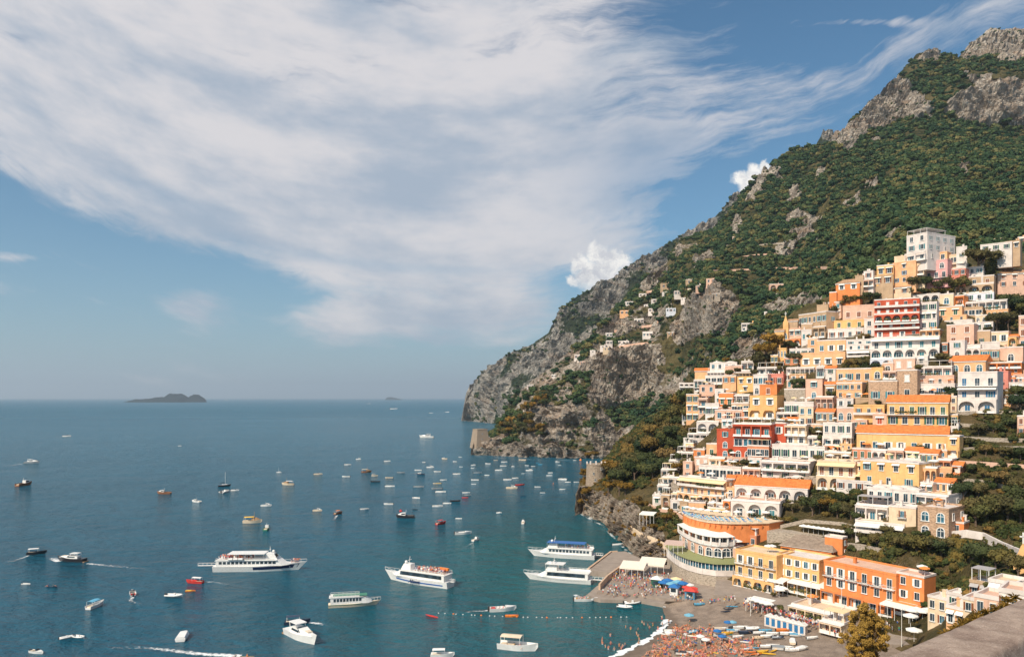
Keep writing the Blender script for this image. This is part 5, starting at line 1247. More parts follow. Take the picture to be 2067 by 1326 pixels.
# ---- canopies ----
def canopy(px0,px1,py,z,dep,hgt,mat,label,yaw=30,drop=.5,name='canopy_shelter',cat='awning',nposts=5):
    a=pz(px0,py,z); b=pz(px1,py,z); c=pz((px0+px1)/2,py,z); an=-math.atan((((px0+px1)/2)-CX)/F)-R(yaw); w=(b-a).length/max(.5,math.cos(R(yaw)))*.98
    r=bpy.data.objects.new(name,None); COL.objects.link(r); r.location=c; r.rotation_euler=(0,0,an); r['label']=label; r['category']=cat
    m=MB(); m.add([(-w/2,0,hgt-drop),(w/2,0,hgt-drop),(w/2,dep,hgt),(-w/2,dep,hgt),(-w/2,0,hgt-drop+.12),(w/2,0,hgt-drop+.12),(w/2,dep,hgt+.12),(-w/2,dep,hgt+.12),(-w/2,-.02,hgt-drop-.35),(w/2,-.02,hgt-drop-.35)],[(0,3,2,1),(4,5,6,7),(1,2,6,5),(2,3,7,6),(3,0,4,7),(8,9,5,4)]); m.build('canopy',mat,r)
    for i in range(nposts):
        x=-w/2+.1+(w-.2)*i/(nposts-1); m=MB(); m.tube((x,.1,-1.5),(x,.1,hgt-drop),.07); m.build('post',WHITE,r)
    return r
cw=AWN['w'][1]; cy=AWN['y'][1]; ccr=flat('canvas_pale',(.84,.74,.62))
canopy(1250,1300,1166,1.7,7,4.2,ccr,'pointed cream sail awning over the back of the ferry quay',10,1.0)
canopy(1288,1340,1160,1.7,7,4.6,ccr,'wide cream sail awning against the rocks behind the quay',10,1.2)
canopy(1590,1666,1207,4.5,8,4.6,cw,'broad white awning between the yellow and orange seafront houses',30,.9)
canopy(1660,1735,1222,5.0,5,3.4,ccr,'cream awning over the restaurant veranda below the orange house',30,.5)
canopy(1778,1832,1247,6.0,6,3.6,cw,'white awning on thin posts at the foot of the short orange house',28,.6)
canopy(1505,1548,1234,3.0,5,2.8,cw,'row of white market awnings above the beach wall',28,.3)
canopy(1548,1580,1190,5.5,4,3.0,cw,'small white awning at the right end of the arched yellow house',30,.5)
canopy(1340,1378,1116,9.5,5,3.4,AWN['g'][1] if 0 else flat('roof_pinkish',(.58,.42,.36)),'low pinkish flat roof shelter on the rocks left of the curved hotel',10,.4)
canopy(1290,1320,1052,13,5,3.2,cw,'white canopy terrace on the cliff edge below the ochre trees',15,.4)
# kiosks on the quay
def kiosk(px,py,mat,roof,label,w=3,h=2.7):
    c=pz(px,py,1.7); r=bpy.data.objects.new('kiosk',None); COL.objects.link(r); r.location=c; r.rotation_euler=(0,0,R(-25)); r['label']=label; r['category']='kiosk'
    m=MB(); m.box(-w/2,w/2,-w/2,w/2,0,h); m.build('wall',mat,r); m=MB(); m.add([(-w/2-.4,-w/2-.4,h+.01),(w/2+.4,-w/2-.4,h+.01),(w/2+.4,w/2+.4,h+.01),(-w/2-.4,w/2+.4,h+.01),(0,0,h+1.0)],[(3,2,1,0),(0,1,4),(1,2,4),(2,3,4),(3,0,4)]); m.build('roof',roof,r)
    m=MB(); m.box(-w*.3,w*.3,-w/2-.06,-w/2-.005,1,2.1); m.build('counter_hatch',GLASS,r)
kiosk(1326,1184,SHC['g'][1],cw,'green ticket kiosk with white roof on the ferry quay'); kiosk(1361,1199,flat('kiosk_white',(.7,.7,.68)),bl,'pale kiosk under the blue parasols on the quay',2.6,2.4); kiosk(1394,1207,flat('kiosk_blue',(.10,.25,.38)),AWN['r'][1],'blue kiosk with red and white roof at the land end of the quay',3,2.5)
for i,(px,py,mt,nm) in enumerate(((1340,1190,bl,'blue'),(1348,1186,bl,'blue'),(1356,1193,LB,'light blue'),(1368,1189,LB,'light blue'),(1378,1192,bl,'blue'),(1365,1183,cy,'yellow'))):
    umbrella(pz(px,py,1.7),1.9,2.5,mt,nm+' parasol in the cluster beside the pale kiosk on the quay','market parasols on the quay')
for i,(px,py,mt,nm) in enumerate(((1385,1199,AWN['r'][1],'red'),(1393,1194,cw,'white'),(1400,1201,AWN['r'][1],'red'),(1390,1206,cw,'white'),(1402,1208,AWN['r'][1],'red'))):
    umbrella(pz(px,py,1.7),1.3,2.3,mt,nm+' parasol of the red and white cluster at the land end of the quay','red and white parasols on the quay')
for i,(px,py) in enumerate(((1573,1206),(1580,1203),(1520,1226),(1530,1229),(1540,1232),(1550,1235),(1850,1248),(1862,1252),(1872,1250),(1838,1262),(1845,1292),(1842,1250),(1572,1200))):
    umbrella(pz(px,py,4.0 if px<1700 else 7.0),1.8,2.5,cw,'white parasol '+('over the beachfront promenade tables' if px<1700 else 'beside the short orange house near the road'),'white parasols on the promenade' if px<1700 else 'white parasols by the orange house',square=px<1700)
# promenade behind the beach with its wall
wallrun('beach_wall',[tuple(pz(a,b,2.6))[:2] for a,b in ((1452,1216),(1490,1216),(1515,1232),(1545,1252),(1600,1270),(1660,1292),(1740,1330))],-1.5,2.2,.5,PM_['C'],'pale curved retaining wall between the promenade and the beach','wall')
slab('promenade',[(1440,1200),(1500,1206),(1560,1224),(1640,1250),(1760,1300),(1900,1300),(1880,1240),(1780,1200),(1600,1165),(1450,1150)],4.2,0,DECKM)
wallrun('garden_wall',[tuple(pz(a,b,4.2))[:2] for a,b in ((1590,1232),(1640,1240),(1700,1262),(1760,1284))],3.9,5.1,.3,PM_['Q'],'low stone wall with flower pots along the promenade','wall')
# stairs behind the pine
m=MB()
for k in range(12): m.box(-4,4,k*.45,k*.45+.45,0,.3+k*.22)
m.build('stone_stairs',DECKM,None,loc=pz(1805,1316,2.0),rz=R(-38),label='wide stone steps going up behind the large ochre pine',cat='stairs')
# bathing cabins
CABD=flat('cabin_blue',(.03,.17,.36)); CABM=None
for i in range(7):
    px=1552+i*11.5; py=1259+i*3.2; c=pz(px,py,3.0); r=bpy.data.objects.new('bathing_cabin',None); COL.objects.link(r); r.location=c; r.rotation_euler=(0,0,R(-42))
    r['label']='white bathing cabin with blue door, %s in the row behind the beach boats'%['leftmost','second','third','fourth','fifth','sixth','rightmost'][i]; r['category']='cabin'; r['group']='bathing cabins behind the beach'
    if CABM is None:
        a=MB(); a.prism([(-.85,-.85),(.85,-.85),(.85,.85),(-.85,.85)],-.5,2.2); b=MB(); b.add([(-1,-1,2.21),(1,-1,2.21),(1,1,2.21),(-1,1,2.21),(0,-1,2.8),(0,1,2.8)],[(3,2,1,0),(0,1,4),(1,2,5,4),(2,3,5),(3,0,4,5)]); d=MB(); d.box(-.45,.45,-.91,-.855,.05,1.95); k_=MB(); k_.box(.3,.36,-.95,-.912,.95,1.05)
        CABM=(a.mesh('wall',[PM_['W']]),b.mesh('roof',[cw]),d.mesh('door',[CABD]),k_.mesh('handle',[IRON]))
    link('wall',CABM[0],r); link('roof',CABM[1],r); dd=link('door',CABM[2],r); link('handle',CABM[3],dd)
# lamp posts
def lamp(p,h,label):
    r=bpy.data.objects.new('street_lamp',None); COL.objects.link(r); r.location=p; r['label']=label; r['category']='street lamp'
    m=MB(); m.tube((0,0,-.3),(0,0,h),.09,0,6,.06); m.build('pole',flat('lamp_pole',(.72,.68,.62)),r); m=MB(); m.sphere((0,0,h+.2),.28,0,8,5); m.build('lamp_globe',WHITE,r)
lamp(pz(1637,1244,4.2),9,'tall pale lamp post in front of the white lattice veranda'); lamp(pz(1699,1250,4.2),8,'tall pale lamp post left of the large ochre pine'); lamp(pz(1820,1316,2.5),10,'tall pale lamp post beside the stone steps'); lamp(pz(1515,1240,3.0),4.5,'short dark lamp post by the beachfront awnings')
# terrace walls among the gardens and under houses
def trun(lab,pts,z0=-3,z1=.8,mat='Q',th=.6):
    out=[]
    for a,b in zip(pts[:-1],pts[1:]):
        n=max(2,int(abs(b[0]-a[0])/14))
        for q in np.linspace(0,1,n)[:-1]: x=a[0]+(b[0]-a[0])*q; y=a[1]+(b[1]-a[1])*q; out.append(P3(x,y,Dany(x,y)-.8))
    out.append(P3(pts[-1][0],pts[-1][1],Dany(*pts[-1])-.8)); wallrun('terrace_wall',out,z0,z1,th,PM_[mat],lab,'wall')
trun('upper dry stone terrace wall in the gardens at the right edge',[(1930,835),(2010,832),(2090,838)]); trun('second terrace wall in the gardens right of the yellow houses',[(1935,858),(2000,862),(2080,868)])
trun('third terrace wall beside the long yellow house',[(1945,885),(2010,888),(2080,890)]); trun('fourth terrace wall above the path with its railing',[(1940,908),(2000,905),(2080,905)])
trun('pale stone wall below the garden path at the right edge',[(1935,932),(1990,935),(2090,942)],-5,.5,'P'); trun('stone wall above the pine garden at the right edge',[(1940,968),(1990,972),(2040,985),(2090,1000)],-3,.5)
trun('white sloping parapet of the stairway right of the stone house',[(1912,1084),(1950,1080),(1985,1086),(2020,1104),(2075,1128)],-1.5,1.6,'W'); trun('stone retaining wall under the leafy garden right of the white villa',[(1575,1062),(1625,1050),(1700,1056),(1735,1066)],-5,.4,'Q')
trun('grey stone wall behind the orange restaurant block',[(1705,1098),(1740,1102),(1788,1112)],-4,.6,'Q'); trun('long wall of the road below the mountain pasture',[(1440,548),(1500,546),(1560,543),(1640,541),(1720,543)],-2,1.6,'P',.8)
trun('mossy wall above the vine covered cliff',[(1760,1086),(1810,1092),(1870,1090)],-4,.6,'Q'); trun('stone wall beside the steps under the red villa',[(1410,945),(1450,950),(1490,968)],-3,.5,'Q'); trun('walkway parapet on the sea rocks left of the curved hotel',[(1268,1062),(1290,1078),(1315,1088),(1340,1100),(1356,1122)],-2,1.0,'C')
trun('white walkway parapet zigzagging above the sea rocks',[(1300,1015),(1330,1030),(1362,1035),(1385,1050)],-2,.8,'P')
trun('pale terrace wall high on the green slope left of the rock face',[(1240,668),(1290,660),(1330,655)],-2,1.2,'P',.8); trun('second pale terrace wall among the slope houses',[(1250,700),(1290,694),(1340,690)],-2,1.2,'P',.8); trun('short terrace wall above the slope houses',[(1300,590),(1350,582),(1400,580)],-2,1.2,'P',.8); trun('field wall on the pasture above the road',[(1480,522),(1530,515),(1590,512)],-2,1.2,'P',.8); trun('uppermost field wall on the pasture',[(1500,500),(1560,492),(1610,490)],-2,1.0,'Q',.8); trun('terrace wall under the small villas left of the church',[(1490,668),(1530,660),(1560,664)],-3,1.0,'P',.8)
# ---- foreground parapet ----
def parapet():
    m,nt,b=newmat('parapet_stone'); tcn=nt.nodes.new('ShaderNodeTexCoord'); P=tcn.outputs['Object']
    n1=noise(nt,P,7,6,.6); n2=noise(nt,P,95,8,.8,.8); n3=noise(nt,P,26,7,.75)
    c=mixc(nt,n1.step(.3,.7),(.26,.175,.135),(.52,.39,.31)); c=mixc(nt,n2.step(.52,.66)*.75,c,(.72,.60,.50)); c=mixc(nt,n2.step(.46,.34)*.65,c,(.13,.09,.07)); c=mixc(nt,n3.step(.6,.72)*.5,c,(.20,.14,.11))
    nt.links.new(c,b.inputs['Base Color']); b.inputs['Roughness'].default_value=.95; bump(nt,b,n2*.8+n3+n1*2,.012,1)
    h=1.2; k=h*F
    def g(px,py): D=k/(py-HY); return Vector(((px-CX)/F*D,D))
    a=g(1780,1328); bb=g(2067,1205); c_=g(2004,1328); d_=g(2067,1287)
    u=(bb-a).normalized(); u2=(d_-c_).normalized()
    A0=a-u*1.5; A1=bb+u*1.6; C0=c_-u*1.5; C1=d_+u*1.6
    # top slab with rounded, worn edge
    N=90; V=[];z=H-h
    prof=[(0,-.30),(0,-.035),(.012,-.008),(.04,0),(.2,.002),(.4,.003),(.6,.002),(.8,.001),(.95,0),(.985,-.012),(1,-.04),(1,-.30)]
    for i in range(N+1):
        t=i/N; p=A0+(A1-A0)*t; q=C0+(C1-C0)*t
        for s,dz in prof: V.append((p.x+(q.x-p.x)*s,p.y+(q.y-p.y)*s,z+dz))
    V=np.array(V); V+=np.stack([fbm(V*9,4),fbm(V*9+5,4),fbm(V*14+9,4)],1)*np.array([.006,.006,.003]); n=len(prof)
    i=np.arange(N)[:,None]*n+np.arange(n-1)[None,:]; Fq=np.stack([i,i+1,i+n+1,i+n],-1).reshape(-1,4)
    r=link('stone_parapet',mesh_np('stone_parapet',V,Fq,[m],True),label='weathered stone parapet crossing the bottom right corner in the foreground',cat='wall')
    q=MB(); q.add([(A0.x,A0.y,z-.28),(A1.x,A1.y,z-.28),(C1.x,C1.y,z-.28),(C0.x,C0.y,z-.28)]+[(A0.x+.03,A0.y-.02,-5),(A1.x+.03,A1.y-.02,-5),(C1.x,C1.y,-5),(C0.x,C0.y,-5)],[(0,1,2,3),(0,4,5,1),(1,5,6,2),(2,6,7,3),(3,7,4,0)])
    q.build('wall_base',flat('parapet_base',(.20,.12,.09)),r)
parapet()
# leafy shrub just over the parapet
def palmshrub():
    g=np.random.default_rng(8); V=[];Fc=[]
    cl=[]
    for i in range(34):
        px=g.uniform(1905,2050); py=1290-(px-1905)*.50+g.uniform(-16,18); cl.append((px,py))
    m=MB()
    for (px,py) in cl:
        D=26+g.uniform(-1,1); c=at(px,py,D)
        for k in range(34):
            a=g.uniform(0,6.28); e=g.uniform(-.1,1.2); d=Vector((math.cos(a)*math.cos(e),math.sin(a)*math.cos(e),math.sin(e))); L=g.uniform(.18,.36); s=d.cross(Vector((0,0,1))).normalized()*.028
            mid=c+d*L*.55; tip=c+d*L+Vector((0,0,-.07)); m.add([c-s*.4,c+s*.4,mid+s,tip,mid-s],[(0,1,2,3,4)])
    o=m.build('shrub',F_PIN,None,label='ochre spiky leaved shrub just beyond the stone parapet',cat='shrub')
palmshrub()
# ================= boats =================
GEL=flat('gelcoat_white',(.82,.80,.77),.35,0,.5); HUL={'w':GEL,'k':flat('hull_black',(.03,.03,.035),.3,0,.5),'d':flat('hull_dark_blue',(.03,.05,.09),.4),'g':flat('hull_grey',(.30,.33,.35),.5),'r':flat('hull_red',(.60,.05,.04),.45),
  'b':flat('hull_brown',(.30,.13,.06),.5),'y':flat('hull_yellow',(.85,.50,.05),.45),'o':flat('hull_orange',(.85,.25,.05),.45),'u':flat('hull_light_blue',(.12,.42,.62),.45),'c':flat('hull_cream',(.74,.60,.44),.5),'n':flat('hull_green',(.05,.22,.14),.45)}
CN={'w':'white','k':'black','d':'dark blue','g':'grey','r':'red','b':'brown','y':'yellow','o':'orange','u':'light blue','c':'cream','n':'green'}
WOOD=flat('deck_wood',(.42,.25,.13),.7); RUBB=flat('rubber',(.05,.05,.05),.6); WIND=GLASS
def hullrings(L,B,Hh,draft=.12,tr=.85,op=True,wall=.05,n=11,sheer=.35,fl=.35):
    rs=[]
    for i in range(n):
        t=i/(n-1); x=-L/2+L*t; b=B/2*(tr+(1-tr)*min(1,t/.35)) if t<.4 else B/2*max(.02,(1-((t-.4)/.6)**1.9)); z=Hh*(1+sheer*max(0,t-.3)**2*2); k=-draft*L*.3*(1 if t<.8 else (1-t)/.2)
        bw=b*(.8 if t<.5 else .8-.35*(t-.5)/.5); xb=x-L*.09*max(0,(t-.65)/.35)**1.5
        if op:
            w=min(wall*B,b*.5); f=z*fl
            rs.append([(x,-b,z),(xb,-bw,0),(xb,0,k),(xb,bw,0),(x,b,z),(x,b-w,z),(x,(b-w)*.9,f),(x,-(b-w)*.9,f),(x,-(b-w),z)])
        else: rs.append([(x,-b,z),(xb,-bw,0),(xb,0,k),(xb,bw,0),(x,b,z)])
    return rs
BM={}
def boatmesh(t,c,c2):
    """unit length boat: list of (part, mesh, [subparts])"""
    k=(t,c,c2)
    if k in BM: return BM[k]
    parts=[]; hm=HUL[c]; tm=HUL[c2]
    def P(nm,m,mat,smooth=False): parts.append((nm,m.mesh(nm,[mat],smooth)))
    if t in 'row rib kayak'.split():
        m=MB()
        if t=='kayak': m.loft(hullrings(1,.16,.055,.05,.15,True,.1,13,.6,.5)); P('hull',m,hm)
        elif t=='rib':
            m.loft(hullrings(.96,.34,.08,.1,.9,True,.1)); P('hull',m,HUL['w'])
            m=MB(); path=[(-.5,-.17),(-.2,-.19),(.1,-.18),(.32,-.12),(.47,-.02),(.47,.02),(.32,.12),(.1,.18),(-.2,.19),(-.5,.17)]
            m.loft([[(x+.0,y+math.copysign(.035,y)*math.cos(a),.10+.045*math.sin(a)+max(0,x)*.08) for a in np.linspace(0,2*math.pi,7)[:-1]] for x,y in path]); P('tube',m,hm,True)
            m=MB(); m.box(-.05,.05,-.05,.05,.05,.22); P('console',m,HUL['w']); m=MB(); m.box(-.56,-.49,-.04,.04,.03,.2); P('outboard_motor',m,RUBB)
        else:
            m.loft(hullrings(1,.34,.13)); P('hull',m,hm)
            for x in (-.28,.0,.24):
                m=MB(); m.box(x-.03,x+.03,-.145,.145,.085,.105); P('thwart',m,WOOD if c!='w' else tm)
            if c2!='w': m=MB(); m.loft([[(-.5+i*.1,-.172*s_,.128+.001),(-.5+i*.1,.172*s_,.128+.001),(-.5+i*.1,.172*s_,.145),(-.5+i*.1,-.172*s_,.145)] for i,s_ in ((0,.86),(2,.95),(4,1.0),(5,1.0),(6,.96))]); P('tarpaulin',m,tm)
            m=MB(); m.box(-.56,-.5,-.03,.03,.0,.17); P('outboard_motor',m,RUBB)
    elif t=='motor':
        m=MB(); m.loft(hullrings(1,.34,.15,.12,.9,True,.06,11,.3,.5)); P('hull',m,hm)
        m=MB(); m.add([(.12,-.13,.15),(.12,.13,.15),(.46,.02,.19),(.46,-.02,.19),(.12,-.15,.19),(.12,.15,.19)],[(0,1,5,4),(4,5,2,3),(0,4,3),(1,2,5)]); P('foredeck',m,HUL['w'])
        m=MB(); m.add([(.08,-.12,.18),(.08,.12,.18),(.0,.11,.27),(.0,-.11,.27),(.06,-.12,.18),(.06,.12,.18),(-.015,.11,.27),(-.015,-.11,.27)],[(0,1,2,3),(7,6,5,4),(0,3,7,4),(1,5,6,2),(3,2,6,7)]); P('windscreen',m,WIND)
        m=MB(); m.box(-.42,-.28,-.12,.12,.08,.15); P('seat',m,tm if c2!='w' else HUL['c']); m=MB(); m.box(-.56,-.49,-.04,.04,.03,.2); P('outboard_motor',m,RUBB)
    elif t in('cabin','awn','gozzo'):
        m=MB(); m.loft(hullrings(1,.34,.16,.12,.9 if t!='gozzo' else .45,True,.06,11,.4,.55)); P('hull',m,hm)
        m=MB(); m.loft([[(-.02,-.11,.15),(-.02,.11,.15),(-.02,.10,.31),(-.02,-.10,.31)],[(.24,-.10,.16),(.24,.10,.16),(.20,.085,.30),(.20,-.085,.30)],[(.40,-.04,.19),(.40,.04,.19),(.38,.03,.22),(.38,-.03,.22)]]); 
        if t!='awn': P('cabin',m,HUL['w'] if t=='cabin' else WOOD)
        if t=='cabin':
            m=MB(); m.box(.0,.19,-.112,.112,.215,.275); P('window_band',m,WIND); m=MB(); m.tube((-.05,.0,.3),(-.05,0,.46),.008); P('mast',m,WHITE)
        if t=='gozzo': m=MB(); m.tube((.1,.0,.28),(.1,0,.62),.009); P('mast',m,WOOD)
        if t in('awn','gozzo'):
            m=MB(); m.add([(-.42,-.15,.33),(.10,-.15,.34),(.10,.15,.34),(-.42,.15,.33),(-.42,0,.36),(.10,0,.37)],[(0,1,5,4),(4,5,2,3)]); P('awning',m,tm)
            for x in (-.4,.08):
                for y in (-.14,.14): m=MB(); m.tube((x,y,.14),(x,y,.335),.007,0,4); P('awning_pole',m,WHITE)
        m=MB(); m.box(-.44,-.1,-.10,.10,.09,.13); P('bench',m,HUL['c'])
    elif t=='sail':
        m=MB(); m.loft(hullrings(1,.30,.13,.12,.6,False)); P('hull',m,hm); m=MB(); m.box(-.2,.2,-.07,.07,.12,.2); P('cabin',m,HUL['w']); m=MB(); m.tube((.05,0,.15),(.05,0,1.15),.012); P('mast',m,WHITE); m=MB(); m.tube((.05,0,.3),(-.38,0,.28),.02); P('boom',m,tm)
    elif t=='cover':
        m=MB(); m.loft(hullrings(1,.42,.13,.1,.95,False)); P('hull',m,hm); m=MB(); m.loft([[(-.48,-.2,.13),(-.48,.2,.13),(-.48,.16,.2),(-.48,-.16,.2)],[(.1,-.21,.14),(.1,.21,.14),(.1,.14,.26),(.1,-.14,.26)],[(.44,-.07,.17),(.44,.07,.17),(.42,.04,.2),(.42,-.04,.2)]]); P('tarpaulin',m,HUL['w'])
    elif t=='yacht':
        m=MB(); m.loft(hullrings(1,.27,.13,.1,.92,False,n=13,sheer=.6)); P('hull',m,hm)
        m=MB(); m.loft([[(-.30,-.10,.125),(-.30,.10,.125),(-.30,.09,.20),(-.30,-.09,.20)],[(.10,-.11,.13),(.10,.11,.13),(.02,.09,.23),(.02,-.09,.23)],[(.40,-.05,.155),(.40,.05,.155),(.36,.03,.185),(.36,-.03,.185)]]); P('cabin',m,HUL['w'])
        m=MB(); m.loft([[(-.20,-.106,.17),(-.20,.106,.17),(-.20,.102,.20),(-.20,-.102,.20)],[(.05,-.108,.165),(.05,.108,.165),(.05,.10,.20),(.05,-.10,.20)]]); P('window_band',m,WIND)
        m=MB(); m.add([(.10,-.10,.175),(.10,.10,.175),(-.01,.09,.245),(-.01,-.09,.245),(.08,-.10,.17),(.08,.10,.17),(-.04,.09,.24),(-.04,-.09,.24)],[(0,1,2,3),(7,6,5,4),(0,3,7,4),(1,5,6,2),(2,6,7,3)]); P('windscreen',m,WIND)
        m=MB(); m.box(-.30,-.02,-.10,.10,.285,.30); P('hardtop',m,tm)
        for x in (-.28,-.05):
            for y in (-.09,.09): m=MB(); m.tube((x,y,.19),(x-.02,y,.287),.008,0,4); P('hardtop_post',m,WHITE)
        m=MB(); m.box(.12,.28,-.045,.045,.2,.212); P('sunpad',m,HUL['c']); m=MB(); m.box(-.56,-.5,-.11,.11,.02,.04); P('swim_platform',m,WOOD)
    BM[k]=parts; return parts
BOATS=[]
KN={'row':'rowing_boat','rib':'inflatable_boat','kayak':'kayak','motor':'motorboat','cabin':'cabin_boat','awn':'awning_boat','gozzo':'wooden_boat','sail':'sailing_boat','cover':'covered_boat','yacht':'motor_yacht'}
KC={'row':'rowing boat','rib':'inflatable boat','kayak':'kayak','motor':'motorboat','cabin':'cabin boat','awn':'boat','gozzo':'wooden boat','sail':'sailing boat','cover':'boat','yacht':'motor yacht'}
KD={'row':'open %s moored boat','rib':'%s inflatable boat with outboard','kayak':'slim %s kayak','motor':'%s open motorboat with windscreen','cabin':'%s hulled boat with small white cabin','awn':'%s hulled boat under a %s awning','gozzo':'%s wooden boat with cabin under a %s awning','sail':'%s sailing boat with bare mast','cover':'%s boat under a pale tarpaulin','yacht':'%s hulled motor yacht with sloping windscreen'}
def boat(px,py,lpx,t='row',c='w',c2='w',hd=None,lab=None,z=0,where=None,loc=None):
    p=loc if loc is not None else (sea(px,py) if z==0 else pz(px,py,z)); hd=random.uniform(-14,14)+(180 if random.random()<.5 else 0) if hd is None else hd
    L=1.04*lpx/F*p.y/max(.55,abs(math.cos(R(hd)))) if t!='x' else lpx
    L=max(3.2,min(L,60)); r=bpy.data.objects.new(KN[t],None); COL.objects.link(r); r.location=p+Vector((0,0,-.02*L*(z==0))); r.rotation_euler=(0,0,R(hd)); r.scale=(L,L,L)
    for nm,me in boatmesh(t,c,c2): link(nm,me,r)
    d=KD[t]%((CN[c],CN[c2]) if KD[t].count('%s')==2 else (CN[c],))
    if lab: r['label']=lab
    r['category']=KC[t]
    BOATS.append(dict(o=r,px=px,py=py,d=d,lab=lab,L=L,where=where,c=c,t=t)); return r
def reg(ox,oy,sc,rows):
    for q in rows:
        x,y,l=q[:3]; a=list(q[3:]); boat(ox+x/sc,oy+y/sc,l/sc,*a)
reg(800,860,5.1675,[(45,487,72,'row','g'),(228,462,72),(255,507,82,'cabin','d'),(355,434,75,'cabin'),(427,478,70,'motor'),(490,564,68),(425,602,80,'row','c','y'),(235,637,105,'row','g'),(422,657,105,'row','g'),(463,690,105),(210,752,75,'row','w','w',-35),(430,840,105,'motor'),(530,809,85,'row','w','w',-12),(617,784,100,'row','k'),(717,748,65,'row','r'),(728,697,78,'row','w','w',0),(742,722,75,'row','g','w',0),(195,866,50,'kayak','k'),
 (92,955,185,'cabin','k','b',180,'dark hulled wooden launch with white trim, largest boat in the moored fleet'),(467,1020,85,'awn','r','r',50,'small boat with bright red awning and red hull'),(652,966,65,'row','w','w',-18),(697,1125,165,'motor','w','k',14,'long white speedboat with dark cockpit below the moored fleet'),(830,1190,65,'cabin','w','w',60),(1074,908,48,'cover'),(1322,1010,60,'cabin','w','w',85),
 (502,343,55,'cabin','c'),(288,379,32,'cabin'),(610,371,40,'motor'),(667,323,35),(675,426,28,'motor'),(803,410,48,'cabin'),(795,440,35),(630,503,75,'motor'),(848,491,85,'row','g'),(945,513,50),(820,564,78),(806,606,50),(955,394,55,'motor'),(1036,357,40,'row','c'),(1125,376,62),(1115,418,65),(1215,422,30,'sail'),(1315,356,72,'row','c'),(1361,412,42),(1427,420,45),(1068,463,72,'motor'),(1388,466,70,'cabin'),(1325,495,40),(1160,562,82,'motor'),(1240,545,65,'motor'),(1205,652,112,'cabin','c'),(1288,617,95,'row','r'),(1472,636,62),(1526,697,52),(1475,383,38,'row','u'),(1500,401,45,'row','u'),(1680,375,45,'cabin'),(1702,408,35),(1607,489,50,'motor'),(1595,518,60),(1737,560,75,'motor','w','w',-40),(1790,586,58),(1877,585,55),(1731,662,60),(1860,357,28),(2040,960,40),(540,263,28,'kayak','k'),(1325,728,60,'kayak','d')])
reg(500,860,4.134,[(260,388,40,'sail'),(335,490,100,'gozzo','c','w',175),(588,404,68,'motor','c'),(925,278,42,'cabin','w'),(835,324,55,'motor'),(820,424,62,'motor'),(990,386,80,'gozzo','b','c'),(1060,416,52,'awn','c','c'),(1165,295,52,'motor'),(1062,466,75,'row','k'),(1180,433,62,'row','c'),(1278,390,60,'row','g'),(1187,505,78),(155,668,85,'cabin','w','k',0,'white cabin boat with dark canopy left of the moored fleet'),(583,708,75,'cabin','c'),(757,730,48,'awn','b','o',60),(975,695,70),(1175,654,75,'motor'),(160,862,70,'cabin','n','w',95,'green hulled cabin boat seen bow on'),(40,806,150,'gozzo','c','y',5,'cream wooden fishing boat with a yellow awning and mast'),(500,289,20,'kayak','k'),(1490,96,115,'yacht','w','w',180,'white motor yacht under way beyond the moored fleet')])
reg(0,860,2.846,[(385,60,45,'motor','w','w',0,'white speedboat far out on the left with a faint wake'),(1033,114,18,'motor','w','w',0,'tiny speedboat far out near the horizon left of centre'),(187,212,80,'yacht','g','w',0,'grey motor yacht at the left edge trailing a long wake'),(140,340,55,'cabin','b','w',80,'brown cabin boat seen stern on near the left edge'),(942,388,75,'cabin','b','w',180,'brown wooden cabin boat left of the dark sailing boat'),(1127,436,55,'cabin','w','o',160),(1290,345,60,'sail','k','k',30,'dark sailing boat with tall bare mast'),(1293,380,42,'rib','w','w',80),(1350,371,45,'motor','w','w',0),
 (212,733,90,'awn','k','w',20,'passenger launch with white awning at the left edge'),(408,775,165,'yacht','k','w',172,'black hulled motor yacht throwing a white bow wave'),(150,908,48,'row','w'),(300,922,60,'kayak','d','w',0,'dark kayak with two paddlers at lower left'),(762,965,55,'motor','w','r',120,'small white and pink speedboat turning in a curl of foam'),(1003,978,100,'rib','w','w',-8,'large white inflatable boat left of the orange dinghy'),(1095,948,52,'row','o','y',0,'small orange dinghy near the red launch'),(1118,900,98,'awn','r','w',172,'red launch with white awning and short wake'),
 (552,1035,68,'awn','w','u',80,'white boat under a bright blue awning at lower left'),(385,1216,58,'rib','w','w',40,'left one of two white inflatables drifting side by side'),(455,1214,75,'rib','w','w',-20,'right one of two white inflatables drifting side by side'),(212,1302,90,'motor','w','w',-20,'white motorboat in the bottom left corner'),(1053,1215,75,'cover','w','w',100,'white covered boat seen end on near the bottom'),(1400,1330,115,'kayak','y','y',0,'long yellow kayak at the bottom edge with a foaming wake')])
reg(400,1060,3.445,[(725,790,262,'yacht','w','w',-46,'big white motor yacht with sun pad on its foredeck at bottom centre'),(690,684,165,'awn','d','d',12,'dark boat with blue awning half hidden behind the big white motor yacht'),(1625,632,90,'kayak','r','r',-40,'bright red pedal boat moored at the buoy line'),(1700,912,160,'awn','w','w',0,'white boat with small awning at the bottom edge')])
boat(1015,1232,52,'motor','w','r',10,'white motorboat full of people above the buoy line'); boat(1033,1244,26,'row','o','w',0,'small orange rowing boat beside the crowded motorboat')
boat(1046,1310,76,'awn','w','c',-18,'white tour boat with pale tan canopy at the bottom edge right of centre')
boat(1183,1212,46,'row','w','w',0,'white launch packed with people at the corner of the quay'); boat(1262,1226,28,'rib','w','w',-25,'white inflatable nearest the camera moored beside the quay'); boat(1277,1218,34,'rib','w','w',8,'white inflatable moored close against the quay')
boat(1247,1100,22,'row','w','w',10,'white rowing boat moored under the rocks behind the blue roofed ferry')
